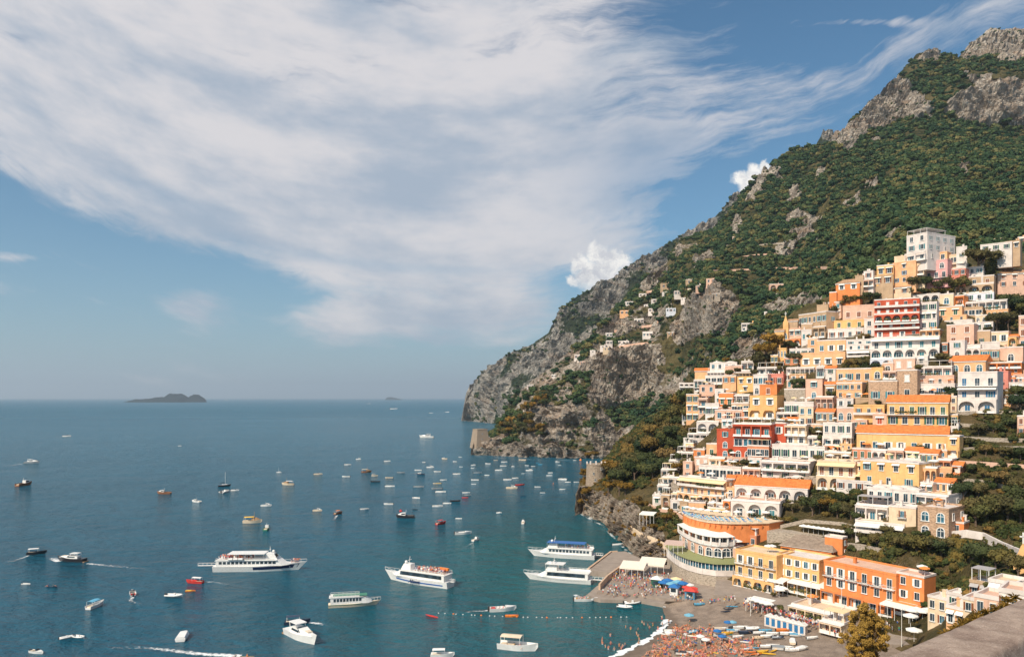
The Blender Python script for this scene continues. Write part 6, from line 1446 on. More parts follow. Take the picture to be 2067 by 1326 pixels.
for (px,py,l) in ((795,826,14),(458,808,6),(870,834,8),(903,832,8),(745,815,6),(962,843,8)): boat(px,py,l,'motor','w','w',0)
# wakes
def wake(pts,w0,w1,e0=1,z=.04):
    e0*=.86; w0*=1.1; w1*=1.2
    P=[];n=26
    S=[sea(*p) for p in pts]
    for k in range(n):
        t=k/(n-1)*(len(S)-1); i=min(int(t),len(S)-2); P.append(S[i].lerp(S[i+1],t-i))
    strip('boat_wake',P,[w0+(w1-w0)*k/(n-1) for k in range(n)],z,lambda t:e0*(1-.6*t),kind='structure')
for a in (([(175,1137),(215,1141),(265,1145),(330,1152)],1.2,3.2,.75),([(118,1133),(108,1128),(103,1124)],1.5,2.5,1),([(58,1121),(30,1131),(0,1139)],.8,2.6,.75),([(412,1174),(428,1174),(470,1180),(540,1190)],1,2.2,.7),([(268,1205),(262,1212),(280,1219),(350,1221)],.8,1.6,.75),
  ([(485,1324),(400,1319),(330,1310),(270,1306),(210,1308)],1.6,1.4,.95),([(45,936),(20,939),(0,941)],1.5,3,.8),([(125,882),(80,887),(0,893)],1.5,3.5,.65),([(358,901),(330,903),(290,906)],1.2,2.2,.7),([(448,988),(430,988),(380,987)],.8,1.8,.7),([(478,989),(462,992)],1,1,.9),([(625,1256),(645,1258),(660,1262)],1,2,.9),([(990,1231),(970,1233),(900,1236)],.9,1.6,.8),([(790,824),(770,826),(740,828)],4,7,.8),([(905,832),(880,834),(860,836)],4,6,.8),([(680,1040),(676,1046),(672,1052)],.8,1.6,.8),([(1160,1200),(1172,1206),(1180,1200)],1.2,1.8,.9),([(955,1095),(940,1103),(925,1108)],.6,1,.7)): wake(*a)
# buoys
def buoy(px,py,s,mat,label):
    p=sea(px,py); m=MB(); m.sphere((0,0,.1),1,0,8,6,.9); m.tube((0,0,.6),(0,0,1.5),.15)
    m.build('buoy',mat,None,loc=p,scale=(s,s,s),label=label,cat='buoy',group='mooring buoys')
buoy(809,1032,.9,HUL['r'],'red buoy beside the dark hulled wooden launch'); buoy(1172,929,1.4,HUL['o'],'orange buoy off the rocky point'); buoy(1172,985,1.3,HUL['o'],'orange buoy below the round tower'); buoy(1117,976,.5,HUL['o'],'small orange buoy among the small boats in the cove')
for i in range(30):
    t=min(1,max(0,i/29+random.uniform(-.014,.014))); px=885+(1265-885)*t; py=1237+7*t+5*math.sin(t*3)
    m_=BM.setdefault('float',None)
    if m_ is None: q=MB(); q.sphere((0,0,0),.2,0,6,4); m_=BM['float']=(q.mesh('buoy',[HUL['w']]),(lambda z:(z.sphere((0,0,0),.3,0,6,4),z.mesh('buoy',[HUL['o']]))[1])(MB()))
    link('buoy',m_[i%5==2],None,loc=sea(px,py),label=('larger orange float' if i%5==2 else 'small white float')+' in the line marking the swimming area',cat='buoy',group='floats of the swimming line')
# ---- ferries ----
def ferry(px,py,L,hd,name,label,o):
    c=sea(px,py); r=bpy.data.objects.new(name,None); COL.objects.link(r); r.location=c; r.rotation_euler=(0,0,R(hd)); r['label']=label; r['category']='ferry'
    B=L*o.get('B',.21); hh=L*o.get('hk',.062)
    m=MB(); m.loft(hullrings(L,B,hh,.06,.9,False,n=17,sheer=.5)); hull=m.build('hull',o.get('hull',GEL),r)
    m=MB()   # dark or coloured stripe, proud of the hull
    for s in (-1,1):
        ring=[]
        for rr in hullrings(L*1.0,B+.10,hh,.06,.9,False,n=17,sheer=.5)[o.get('s0',1):o.get('s1',14)]:
            x,y,z=rr[4] if s>0 else rr[0]; xb,yb,_=rr[3] if s>0 else rr[1]
            f0,f1=o.get('sf',(.55,.8)); ring.append([(xb+(x-xb)*f0,yb+(y-yb)*f0,z*f0),(xb+(x-xb)*f1,yb+(y-yb)*f1,z*f1),(xb+(x-xb)*f1,(yb+(y-yb)*f1)*.97,z*f1),(xb+(x-xb)*f0,(yb+(y-yb)*f0)*.97,z*f0)])
        if o.get('stripe'): q=MB(); q.loft(ring); q.build('hull_stripe',o['stripe'],r)
    x0,x1=-L*.46,L*o.get('sx',.22); b=B*.44; z1=hh+.02; z2=hh+2.0
    m.loft([[(x0,-b,z1),(x0,b,z1),(x0,b,z2),(x0,-b,z2)],[(x1,-b*.92,z1),(x1,b*.92,z1),(x1-1.2,b*.85,z2),(x1-1.2,-b*.85,z2)],[(x1+L*.09,-b*.5,z1+.2),(x1+L*.09,b*.5,z1+.2),(x1+1,b*.4,z1+.9),(x1+1,-b*.4,z1+.9)]]); m.build('superstructure',GEL,r)
    n=o.get('nw',12)
    for s in (-1,1):
        if o.get('band'): q=MB(); q.loft([[(x0+1,s*(b+.02),z1+.7),(x0+1,s*(b+.05),z1+.7),(x0+1,s*(b+.05),z1+1.8),(x0+1,s*(b+.02),z1+1.8)],[(x1-1.5,s*(b*.93),z1+.7),(x1-1.5,s*(b*.93+.05),z1+.7),(x1-1.8,s*(b*.93+.03),z1+1.8),(x1-1.8,s*(b*.93-.02),z1+1.8)]]); q.build('window_band',GLASS,r)
        else:
            for i in range(n):
                t=(i+.5)/n; x=x0+.8+(x1-x0-2.6)*t; y=s*(b*(1-.075*t)+.03); w=(x1-x0-2.6)/n*.36; q=MB(); q.box(x-w,x+w,min(y,y-.06*s),max(y,y-.06*s),z1+.8,z1+1.7); q.build('window',GLASS,r)
    # upper deck
    m=MB(); m.box(x0-.4,x1-1.5,-b-.15,b+.15,z2+.01,z2+.16); m.build('upper_deck',GEL,r)
    for s in (-1,1):
        q=MB(); rr=x1-2.5; q.box(x0,rr,s*(b+.05)-.03,s*(b+.05)+.03,z2+.95,z2+1.02); k=int((rr-x0)/1.2)
        for i in range(k+1): x=x0+(rr-x0)*i/k; q.box(x-.03,x+.03,s*(b+.05)-.03,s*(b+.05)+.03,z2+.16,z2+.96)
        q.box(x0,rr,s*(b+.05)-.015,s*(b+.05)+.015,z2+.17,z2+.6); q.build('railing',WHITE,r)
    # bridge
    if o.get('bridge',1):
        bx=x1-L*.10; m=MB(); m.loft([[(bx-2.5,-b*.55,z2+.17),(bx-2.5,b*.55,z2+.17),(bx-2.5,b*.5,z2+2.2),(bx-2.5,-b*.5,z2+2.2)],[(bx+1.6,-b*.5,z2+.17),(bx+1.6,b*.5,z2+.17),(bx+.4,b*.45,z2+2.2),(bx+.4,-b*.45,z2+2.2)]]); br=m.build('bridge',GEL,r)
        q=MB(); q.add([(bx+1.3,-b*.45,z2+.95),(bx+1.3,b*.45,z2+.95),(bx+.72,b*.42,z2+1.9),(bx+.72,-b*.42,z2+1.9)],[(0,1,2,3)]); q.build('windscreen',GLASS,br)
        q=MB(); q.tube((bx-1,0,z2+2.2),(bx-1.4,0,z2+4.6),.08); q.box(bx-1.5,bx-1.2,-.9,.9,z2+3.4,z2+3.5); q.build('mast',WHITE,br); q=MB(); q.sphere((bx-.2,.5,z2+2.7),.55,0,10,6); q.build('radar_dome',GEL,br,True)
    if o.get('canopy'):
        cm_,ca,cb,cz=o['canopy']; xa=-L*.46+L*ca; xb=-L*.46+L*cb; q=MB(); q.loft([[(xa,-b,z2+cz),(xb,-b,z2+cz),(xb,-b*.5,z2+cz+.3),(xa,-b*.5,z2+cz+.3)],[(xa,0,z2+cz+.38),(xb,0,z2+cz+.38),(xb,0,z2+cz+.44),(xa,0,z2+cz+.44)],[(xa,b,z2+cz),(xb,b,z2+cz),(xb,b*.5,z2+cz+.3),(xa,b*.5,z2+cz+.3)]]) if 0 else q.box(xa,xb,-b,b,z2+cz,z2+cz+.12)
        ca_=q.build('canopy',cm_,r)
        for x in np.linspace(xa+.2,xb-.2,5):
            for s in (-1,1): q=MB(); q.tube((x,s*(b-.1),z2+.16),(x,s*(b-.1),z2+cz),.05); q.build('post',WHITE,ca_)
    if o.get('raft'):
        for i in range(3): q=MB(); x=x0+L*.16+i*1.8; q.tube((x-.75,-b-.4,z2+.7),(x+.75,-b-.4,z2+.7),.42,0,10); q.build('life_raft',GEL,r)
    if o.get('orange'): q=MB(); q.loft(hullrings(3.6,1.4,.7,.1,.8,False)); ob=q.build('tender_boat',HUL['o'],r,loc=(x0+2.2,-b*.4,z2+1.1))
    if o.get('gang'): 
        s=o['gang']; q=MB(); q.box(-L/2-s,-L/2+.6,-.5,.5,hh*.9,hh*.9+.12); q.box(-L/2-s,-L/2+.4,-.5,-.44,hh*.9+.9,hh*.9+.96); q.box(-L/2-s,-L/2+.4,.44,.5,hh*.9+.9,hh*.9+.96)
        for i in range(5): x=-L/2-s+(s+.3)*i/4; q.box(x,x+.06,-.5,-.44,hh*.9,hh*.9+.95); q.box(x,x+.06,.44,.5,hh*.9,hh*.9+.95)
        q.build('gangway',WHITE,r)
    # bow rail
    q=MB(); rs=hullrings(L,B,hh,.06,.9,False,n=17,sheer=.5)[12:]
    pr=[(p[4][0],p[4][1]*.92,p[4][2]) for p in rs]+[(p[0][0],p[0][1]*.92,p[0][2]) for p in rs[::-1]]
    for a_,b_ in zip(pr[:-1],pr[1:]): q.tube((a_[0],a_[1],a_[2]+.9),(b_[0],b_[1],b_[2]+.9),.04,0,4); q.tube(a_,(a_[0],a_[1],a_[2]+.9),.035,0,4)
    q.build('bow_rail',WHITE,r)
    if o.get('text'):
        tx,tmat,fx,sz,sd=o['text']; cu=bpy.data.curves.new('lettering','FONT'); cu.body=tx; cu.size=sz; cu.extrude=.02; cu.shear=.35; cu.align_x='CENTER'; cu.offset=.03
        to=bpy.data.objects.new('tmp_text',cu); COL.objects.link(to); bpy.context.view_layer.update(); me=bpy.data.meshes.new_from_object(to.evaluated_get(bpy.context.evaluated_depsgraph_get())); bpy.data.objects.remove(to)
        me.materials.clear(); me.materials.append(tmat); t_=link('lettering',me,r,(L*fx,sd*(B*.497),hh*.30)); t_.rotation_euler=(R(80) if sd<0 else R(80),0,0 if sd<0 else math.pi)
    FER.append((r,L,b,x0,x1,z2,hh,o)); return r
FER=[]
NAVY=flat('livery_navy',(.02,.035,.09),.4); BLU=flat('livery_blue',(.03,.14,.42),.4)
ferry(527,1150,33,3,'ferry','large white ferry with dark wave livery and long boarding gangway',dict(stripe=NAVY,s0=7,s1=16,sf=(.35,.85),nw=14,canopy=(GEL,.12,.52,2.3),raft=1,gang=6,sx=.24))
ferry(842,1176,27,152,'ferry','white passenger ferry with blue stripe and crowded open top deck',dict(stripe=BLU,s0=1,s1=14,sf=(.3,.5),band=1,orange=1,gang=1.5,sx=.26,bridge=1,hk=.08,text=('Alicost',NAVY,-.02,1.55,1)))
ferry(1133,1124,27,165,'ferry','white ferry with a blue canvas roof moored at the small pier',dict(nw=12,canopy=(BLU,.1,.66,2.2),gang=3,sx=.24))
ferry(1125,1172,24,163,'ferry','white ferry with short white sun roof backed against the quay',dict(band=1,canopy=(GEL,.35,.62,2.5),gang=5,sx=.2,stripe=HUL['g'],sf=(.62,.68)))
ferry(716,1222,15.5,12,'tour_boat','white tour boat with green cabin roof between the two moving ferries',dict(nw=9,hull=HUL['c'],stripe=HUL['n'],s0=0,s1=15,sf=(.8,.98),sx=.25,bridge=0,canopy=(HUL['n'],.05,.7,.35)))
# ---- boats and boards drawn up on the beach ----
g=random.Random(21)
def onbeach(px,py,dz=.1):
    # height of the shingle along that sight line
    for z in np.linspace(3.4,0,60):
        p=pz(px,py,z); 
        hz=beach_z(p.x,p.y)
        if z<=hz: return Vector((p.x,p.y,hz+dz))
    return pz(px,py,.5)
from mathutils.bvhtree import BVHTree
_b=bpy.data.objects['beach'].data; _bv=BVHTree.FromPolygons([v.co[:] for v in _b.vertices],[p.vertices[:] for p in _b.polygons])
def beach_z(x,y):
    h=_bv.ray_cast(Vector((x,y,30)),Vector((0,0,-1))); return h[0].z if h[0] is not None else 0
BB=[(1352,1276,16,'row','w','w',-10),(1400,1278,18,'rib','u','w',20),(1455,1272,26,'row','w','c',0),(1468,1281,22,'row','y','w',5),(1480,1276,26,'row','w','u',-5),(1495,1270,30,'row','w','w',0),(1506,1279,28,'row','d','d',5),(1490,1288,24,'row','w','w',12),(1520,1272,30,'rib','w','w',0),(1532,1280,24,'row','w','w',5),(1545,1276,26,'row','u','w',0),(1560,1282,26,'row','w','w',-8),(1530,1290,24,'row','c','w',0),(1548,1287,26,'row','w','w',0),(1582,1275,30,'row','o','o',0),(1590,1282,30,'row','w','w',-4),(1608,1285,26,'row','w','u',-10),(1570,1290,24,'rib','d','w',0),(1622,1272,14,'cover','n','w',60),
 (1505,1298,24,'kayak','w','w',-20),(1548,1308,26,'row','w','w',-6),(1560,1303,24,'kayak','w','w',-8),(1580,1312,40,'row','w','g',-8),(1508,1312,26,'kayak','w','u',-6),(1520,1310,24,'kayak','u','u',0),(1515,1318,26,'kayak','o','o',-5),(1540,1319,22,'row','y','y',15),(1552,1322,22,'kayak','y','y',-20),(1562,1316,20,'kayak','y','y',35),(1528,1322,22,'kayak','o','y',10),(1600,1315,30,'row','w','w',-5),(1382,1322,34,'row','w','k',-10),(1620,1312,20,'cover','w','w',20),(1452,1285,22,'motor','w','w',0),(1395,1286,18,'kayak','w','w',-20),
 (1412,1222,16,'row','u','w',0),(1472,1231,20,'kayak','d','u',18),(1478,1226,22,'kayak','u','d',-10),(1465,1236,20,'kayak','d','d',12),(1640,1290,20,'row','w','w',10),(1600,1298,16,'cover','c','w',70),(1340,1282,14,'kayak','w','w',-35)]
for (px,py,l,t,c,c2,hd) in BB:
    p=onbeach(px,py,.25); boat(px,py,l,t,c,c2,hd,loc=p,z=1,where='beach')
# ================= people =================
SK=[flat('skin_light',(.62,.36,.25),.6),flat('skin_tan',(.50,.24,.14),.6),flat('skin_brown',(.30,.14,.08),.6),flat('skin_sunburnt',(.68,.27,.17),.6)]
CLO={'red':(.62,.05,.04),'blue':(.04,.12,.35),'white':(.80,.78,.75),'black':(.03,.03,.03),'yellow':(.80,.50,.08),'pink':(.72,.22,.30),'green':(.05,.25,.14),'orange':(.78,.24,.06),'grey':(.32,.32,.33),'teal':(.05,.30,.33)}
CM={k:flat('cloth_'+k,v,.85) for k,v in CLO.items()}; HAIR=[flat('hair_dark',(.03,.02,.015)),flat('hair_brown',(.12,.06,.03)),flat('hair_blond',(.45,.30,.13))]
POSE={
 'stand':dict(hip=(0,0,.92),chest=(0,0,1.32),neck=(0,0,1.5),head=(0,0,1.64),kn=[(-.1,.0,.5),(.1,.02,.5)],ft=[(-.12,0,.06),(.12,.02,.06)],toe=[(-.14,-.16,.03),(.14,-.14,.03)],el=[(-.25,.04,1.15),(.25,.02,1.15)],ha=[(-.27,-.08,.9),(.27,-.10,.9)]),
 'walk':dict(hip=(0,0,.92),chest=(0,-.03,1.32),neck=(0,-.04,1.5),head=(0,-.06,1.64),kn=[(-.1,-.18,.52),(.1,.05,.5)],ft=[(-.11,-.30,.08),(.1,.34,.12)],toe=[(-.12,-.44,.05),(.1,.22,.03)],el=[(-.25,.16,1.14),(.26,-.12,1.14)],ha=[(-.25,.12,.9),(.24,-.30,.98)]),
 'arm':dict(hip=(0,0,.92),chest=(0,0,1.32),neck=(0,0,1.5),head=(0,-.02,1.64),kn=[(-.13,.0,.5),(.13,-.02,.5)],ft=[(-.2,0,.06),(.18,.0,.06)],toe=[(-.24,-.15,.03),(.22,-.15,.03)],el=[(-.34,-.08,1.3),(.25,.04,1.15)],ha=[(-.22,-.22,1.52),(.18,-.16,1.0)]),
 'sit':dict(hip=(0,0,.12),chest=(0,.12,.50),neck=(0,.14,.68),head=(0,.10,.83),kn=[(-.14,-.42,.42),(.16,-.45,.38)],ft=[(-.15,-.72,.06),(.17,-.78,.06)],toe=[(-.16,-.86,.06),(.18,-.92,.06)],el=[(-.28,.2,.32),(.28,-.05,.36)],ha=[(-.26,.26,.05),(.2,-.32,.42)]),
 'lie':dict(hip=(0,0,.12),chest=(0,.42,.14),neck=(0,.60,.15),head=(0,.76,.16),kn=[(-.11,-.44,.13),(.12,-.40,.30)],ft=[(-.14,-.86,.09),(.14,-.72,.08)],toe=[(-.2,-.96,.10),(.18,-.86,.06)],el=[(-.38,.34,.08),(.34,.62,.1)],ha=[(-.42,.08,.06),(.22,.86,.08)]),
}
def person_mesh(pose):
    p=POSE[pose]; V=[p['hip'],p['chest'],p['neck'],p['head']]; Rr=[.13,.14,.055,.10]; E=[(0,1),(1,2),(2,3)]
    ax=Vector(p['chest'])-Vector(p['hip']); 
    for s in (0,1):
        sx=(-.19,.19)[s]; c=Vector(p['chest'])+ax.normalized()*.10; b=len(V)
        V+=[(c.x+sx,c.y,c.z),p['el'][s],p['ha'][s]]; Rr+=[.058,.042,.034]; E+=[(1,b),(b,b+1),(b+1,b+2)]
        h=Vector(p['hip']); b=len(V); V+=[(h.x+sx*.5,h.y,h.z-.02),p['kn'][s],p['ft'][s],p['toe'][s]]; Rr+=[.088,.062,.042,.034]; E+=[(0,b),(b,b+1),(b+1,b+2),(b+2,b+3)]
    me=bpy.data.meshes.new('body'); me.from_pydata([tuple(v) for v in V],E,[]); o=bpy.data.objects.new('body_tmp',me); COL.objects.link(o)
    md=o.modifiers.new('skin','SKIN'); 
    for i,v in enumerate(me.skin_vertices[0].data): v.radius=(Rr[i],Rr[i]*(.8 if i in(0,1) else 1)); v.use_root=(i==0)
    sb=o.modifiers.new('sub','SUBSURF'); sb.levels=1; sb.render_levels=1
    bpy.context.view_layer.update(); out=bpy.data.meshes.new_from_object(o.evaluated_get(bpy.context.evaluated_depsgraph_get())); bpy.data.objects.remove(o)
    return out,p
PMESH={}; BASE={k:person_mesh(k) for k in POSE}
def pm(pose,skin,top,bot):
    k=(pose,skin,top,bot)
    if k in PMESH: return PMESH[k]
    src,p=BASE[pose]; me=src.copy(); me.name='body'; me.materials.clear()
    me.materials.append(SK[skin]); me.materials.append(CM[top] if top else SK[skin]); me.materials.append(CM[bot])
    hip=Vector(p['hip']); ch=Vector(p['chest']); ax=(ch-hip).normalized()
    for f in me.polygons:
        c=f.center; t=(Vector(c)-hip).dot(ax); lat=abs(c[0])
        side=(Vector(c)-hip-ax*t); 
        mi=0
        if pose in('stand','walk','arm'):
            if .62<c[2]<.98 and lat<.21: mi=2
            elif .98<=c[2]<1.46 and lat<.26: mi=1
        else:
            if side.length<.30 and -.22<t<.10: mi=2
            elif top and side.length<.26 and .10<=t<.52: mi=1
        f.material_index=mi; f.use_smooth=True
    q=MB(); h=Vector(p['head']); q.sphere((0,0,0),.115,0,8,5,.95,True); hm=q.mesh('hair',[HAIR[hash(k)%3 if 0 else (skin+len(bot))%3]],True)
    PMESH[k]=(me,hm,h); return PMESH[k]
PEOPLE=[]
def person(p,pose,rz,skin,top,bot,where,s=1.0,water=False,grp=None):
    me,hm,h=pm(pose,skin,top,bot); o=link('person',me,None,(p[0],p[1],p[2]),rz,scale=(s,s,s)); o['category']='person'
    hr=link('hair',hm,o,(h.x,h.y+.01,h.z+.01))
    if pose=='lie': hr.rotation_euler=(-1.3,0,0)
    PEOPLE.append(dict(o=o,pose=pose,top=top,bot=bot,where=where,skin=skin,grp=grp))
g=random.Random(5); ks=list(CLO)
TOW={k:flat('towel_'+k,v,.95) for k,v in CLO.items()}
TWM={}
def towel(p,rz,c,where):
    if c not in TWM: q=MB(); q.box(-.42,.42,-.95,.95,0,.03); TWM[c]=q.mesh('towel',[TOW[c]])
    o=link('towel',TWM[c],None,p,rz,cat='towel'); TOWS.append((o,c,where))
TOWS=[]
def zone(px,py): return ('at the water\'s edge of the crowd' if px+ (py-1262)*1.2<1372 else 'near the row of beached boats' if px>1450 else 'at the top of the crowded beach' if py<1280 else 'in the thick of the beach crowd' if py<1303 else 'at the bottom edge of the crowded beach')
n=0
while n<165:
    px=g.uniform(1300,1545); py=g.uniform(1262,1327)
    if px<1365-(py-1262)*1.05 or (px>1440 and py<1292 and g.random()<.8) or (px>1500 and g.random()<.6): continue
    p=onbeach(px,py,.03); ps=g.choice(['lie','lie','sit','sit','stand','sit']); rz=g.uniform(0,6.28); w=zone(px,py)
    if ps!='stand' and g.random()<.55: towel(p,rz,g.choice(['white','blue','red','pink','teal','yellow','orange','white','blue']),w)
    person((p.x,p.y,p.z+(.04 if ps!='stand' else 0)),ps,rz,g.choice((0,1,3,3,1)),None if g.random()<.65 else g.choice(ks),g.choice(ks),'on the '+'shingle '+w,1.0); n+=1
for i in range(7):
    px=g.uniform(1330,1480); py=g.uniform(1268,1318); p=onbeach(px,py,0); c=g.choice((('light blue',LB),('blue',bl),('white',cw)))
    umbrella(p,1.1,1.9,c[1],c[0]+' beach parasol '+zone(px,py),'parasols among the sunbathers')
umbrella(onbeach(1391,1255,0),1.4,2.0,LB,'turquoise beach parasol standing at the very top of the crowd','parasols among the sunbathers')
# swimmers: waist deep near the shore
for (px,py) in ((1300,1262),(1308,1264),(1318,1262),(1311,1268),(1288,1272),(1285,1280),(1288,1286),(1290,1292),(1263,1268),(1273,1270),(1232,1284),(1216,1292),(1215,1298),(1233,1300),(1222,1308),(1228,1310),(1250,1304),(1257,1306),(1262,1303),(1254,1310),(1240,1312),(1216,1300),(1296,1258),(1336,1250),(1337,1264),(1350,1260),(1289,1300),(1328,1272)):
    q=sea(px,py); person((q.x,q.y,-.75 if px<1320 else beach_z(q.x,q.y)-.1),g.choice(['stand','arm','walk']),g.uniform(0,6.28),g.choice((0,1,3)),None,g.choice(ks),'wading in the shallows off the beach' if px<1320 else 'standing in the wash at the shoreline')
# the quay
def quay(px,py,z,n,dx,dy,where,poses=('stand','walk','arm','stand')):
    for _ in range(n):
        a,b=px+g.uniform(-dx,dx),py+g.uniform(-dy,dy); p=pz(a,b,z); person(p,g.choice(poses),g.uniform(0,6.28),g.choice((0,1,2,3)),g.choice(ks+['white']*4),g.choice(['blue','black','white','grey','red','blue']),where)
quay(1250,1165,1.7,16,14,8,'waiting on the sea side of the ferry quay by the sloping wall'); quay(1285,1175,1.7,26,30,12,'in the crowd at the middle of the ferry quay'); quay(1325,1192,1.7,14,24,6,'near the green kiosk on the quay'); quay(1375,1211,1.7,14,24,3,'by the red parasols at the land end of the quay')
quay(1232,1197,1.7,10,22,4,'on the paved front edge of the quay'); quay(1255,1205,1.0,5,40,2,'on the lower step of the quay'); quay(1285,1201,1.7,14,30,3,'seated along the kerb of the quay',('sit','sit','stand')); quay(1465,1214,4.2,10,20,5,'strolling on the promenade at the head of the beach')
quay(1530,1226,4.2,14,28,6,'at the tables under the white beachfront awnings',('sit','stand')); quay(1808,1272,4.2,6,22,8,'on the road behind the large ochre pine')
quay(1440,1219,2.0,6,26,2,'on the shingle below the promenade wall'); quay(1236,1188,1.7,6,14,5,'by the ferry gangway on the quay')
# passengers of the ferries: packed crowds nobody could count
PK=[pm('stand',g.choice((0,1,2)),c,b)[0] for c,b in (('white','blue'),('red','black'),('orange','blue'),('blue','white'),('pink','grey'),('black','red'),('white','red'))]
def crowd(nm,label,spots):
    V=[];Fc=[];mi=[];mats=[];base=0
    for (p,k) in spots:
        me=PK[k%len(PK)]; co=np.empty(len(me.vertices)*3,np.float32); me.vertices.foreach_get('co',co); co=co.reshape(-1,3); a=g.uniform(0,6.28); c,s=math.cos(a),math.sin(a)
        co=np.stack([co[:,0]*c-co[:,1]*s+p[0],co[:,0]*s+co[:,1]*c+p[1],co[:,2]+p[2]],1); ix=[]
        for m_ in me.materials:
            if m_ not in mats: mats.append(m_)
            ix.append(mats.index(m_))
        for f in me.polygons: Fc.append([v+base for v in f.vertices]); mi.append(ix[f.material_index])
        V.append(co); base+=len(co)
    o=link(nm,mesh_np(nm,np.concatenate(V),Fc,mats,True,mi),None,kind='stuff',label=label,cat='crowd')
for (r,L,b,x0,x1,z2,hh,o),(cnt,xa,xb,lab) in zip(FER,((70,.02,.55,'passengers packed on the open upper deck of the large ferry with the gangway'),(70,.05,.62,'passengers crowding the top deck of the blue striped ferry'),(16,.05,.6,'passengers under the blue canvas roof of the moored ferry'),(0,0,0,''),(0,0,0,''))):
    if not cnt: continue
    M=Matrix.Translation(r.location)@Matrix.Rotation(r.rotation_euler.z,4,'Z')
    crowd('passengers',lab,[(M@Vector((x0+(x1-x0)*g.uniform(xa,xb),g.uniform(-b*.85,b*.85),z2+.17)),g.randint(0,9)) for _ in range(cnt)])
r,L,b,x0,x1,z2,hh,o=FER[0]; M=Matrix.Translation(r.location)@Matrix.Rotation(r.rotation_euler.z,4,'Z'); crowd('passengers','passengers standing on the foredeck of the large ferry with the gangway',[(M@Vector((L*g.uniform(.33,.42),g.uniform(-1,1),hh*1.25)),g.randint(0,9)) for _ in range(16)])
sp=[]
while len(sp)<230:
    px=g.uniform(1296,1520); py=g.uniform(1262,1334)
    if px<1362-(py-1262)*1.05 or (px>1440 and py<1290): continue
    p=onbeach(px,py,.05); sp.append((p,g.randint(0,9)))
PK2=PK; PK=[pm(g.choice(['lie','sit','sit']),g.choice((0,1,3)),None,c)[0] for c in ('blue','red','black','pink','white','orange','teal')]
crowd('sunbathers','the rest of the dense crowd of sunbathers packed on the shingle',sp); PK=PK2
sp=[(pz(g.uniform(1500,1780),0,0) if 0 else pz(x_,1200+(x_-1480)*.30+g.uniform(8,22),4.2),g.randint(0,9)) for x_ in [g.uniform(1500,1700) for _ in range(90)]]
crowd('promenade_crowd','people strolling along the promenade in front of the seafront houses',sp)
sp=[(pz(g.uniform(1240,1400),g.uniform(1158,1204),1.7),g.randint(0,9)) for _ in range(110)]
sp=[q for q in sp if inpoly(np.array([CX+q[0].x/q[0].y*F]),np.array([HY-(q[0].z-H)/q[0].y*F]),[(1222,1178),(1258,1156),(1300,1144),(1345,1160),(1395,1185),(1430,1206),(1330,1203),(1290,1196),(1215,1192)])[0]]
crowd('quay_crowd','the rest of the crowd waiting on the ferry quay',sp)
# people in small boats
for lab,n,z in (('white launch packed with people at the corner of the quay',9,.6),('white motorboat full of people above the buoy line',5,.5),('dark kayak with two paddlers at lower left',2,.1),('long yellow kayak at the bottom edge with a foaming wake',2,.1),('white tour boat with pale tan canopy at the bottom edge right of centre',5,.6)):
    bt=[q for q in BOATS if q['lab']==lab][0]; o=bt['o']; 
    for i in range(n):
        f=-.4+.55*i/max(1,n-1); q=o.location+Matrix.Rotation(o.rotation_euler.z,3,'Z')@Vector((f*bt['L'],g.uniform(-.09,.09)*bt['L']*(n>2),0)); person((q.x,q.y,z),'sit',g.uniform(0,6.28),g.choice((0,1,3)),g.choice(ks),g.choice(ks),'sitting in the '+{'white launch':'white launch at the corner of the quay'}.get(lab[:12],lab.split(' at the')[0].split(' with')[0]))
# ================= labels =================
def scr(o):
    p=o.location; return CX+p.x/p.y*F, HY-(p.z-H)/p.y*F
LM=[(1755,635,'the red hotel'),(1892,500,'the tall white hotel on the crest'),(1700,570,'the orange villa'),(1600,665,'the yellow church'),(1815,705,'the long arcaded white hotel'),(1775,790,'the brick block'),(1560,800,'the orange tower house'),(1980,775,'the house with blue railings'),(1905,660,'the square pink house'),
 (1945,728,'the bright orange tiled roof'),(1850,835,'the big yellow house'),(1830,895,'the long yellow house'),(1510,900,'the red villa'),(1600,920,'the cubic white villa'),(1420,985,'the balconied orange hotel'),(1560,1000,'the white villa with tiled roof'),(1800,975,'the leafy yellow house'),(1900,1030,'the stone house'),
 (1640,780,'the pinkish stone block'),(1450,1090,'the curved hotel'),(1600,1120,'the thatched restaurant'),(1740,1180,'the long orange house'),(1550,1150,'the arched seafront house'),(1990,1210,'the stone parapet'),(2050,1130,'the church gable'),(1205,950,'the round tower'),(970,880,'the square tower'),(1700,735,'the peach house with white roof edge')]
def locph(px,py,own=None,far=True):
    b=sorted(((math.hypot(px-a,(py-c)*1.3),a,c,n) for a,c,n in LM if math.hypot(px-a,py-c)>14))[0]
    d,a,c,n=b; dx,dy=px-a,py-c
    if abs(dx)>abs(dy)*1.25: s='right of' if dx>0 else 'left of'
    else: s='below' if dy>0 else 'above'
    return ('just ' if d<42 else 'far ' if d>150 else '')+s+' '+n
FE={'a':'arcade','l':'open loggia','A':'arched windows','b':'full width balcony','n':'awning balcony','d':'small balconies','g':'wide glazing','w':'plain windows','s':'%s shutters'}
NUM={1:'one',2:'two',3:'three',4:'four',5:'five'}
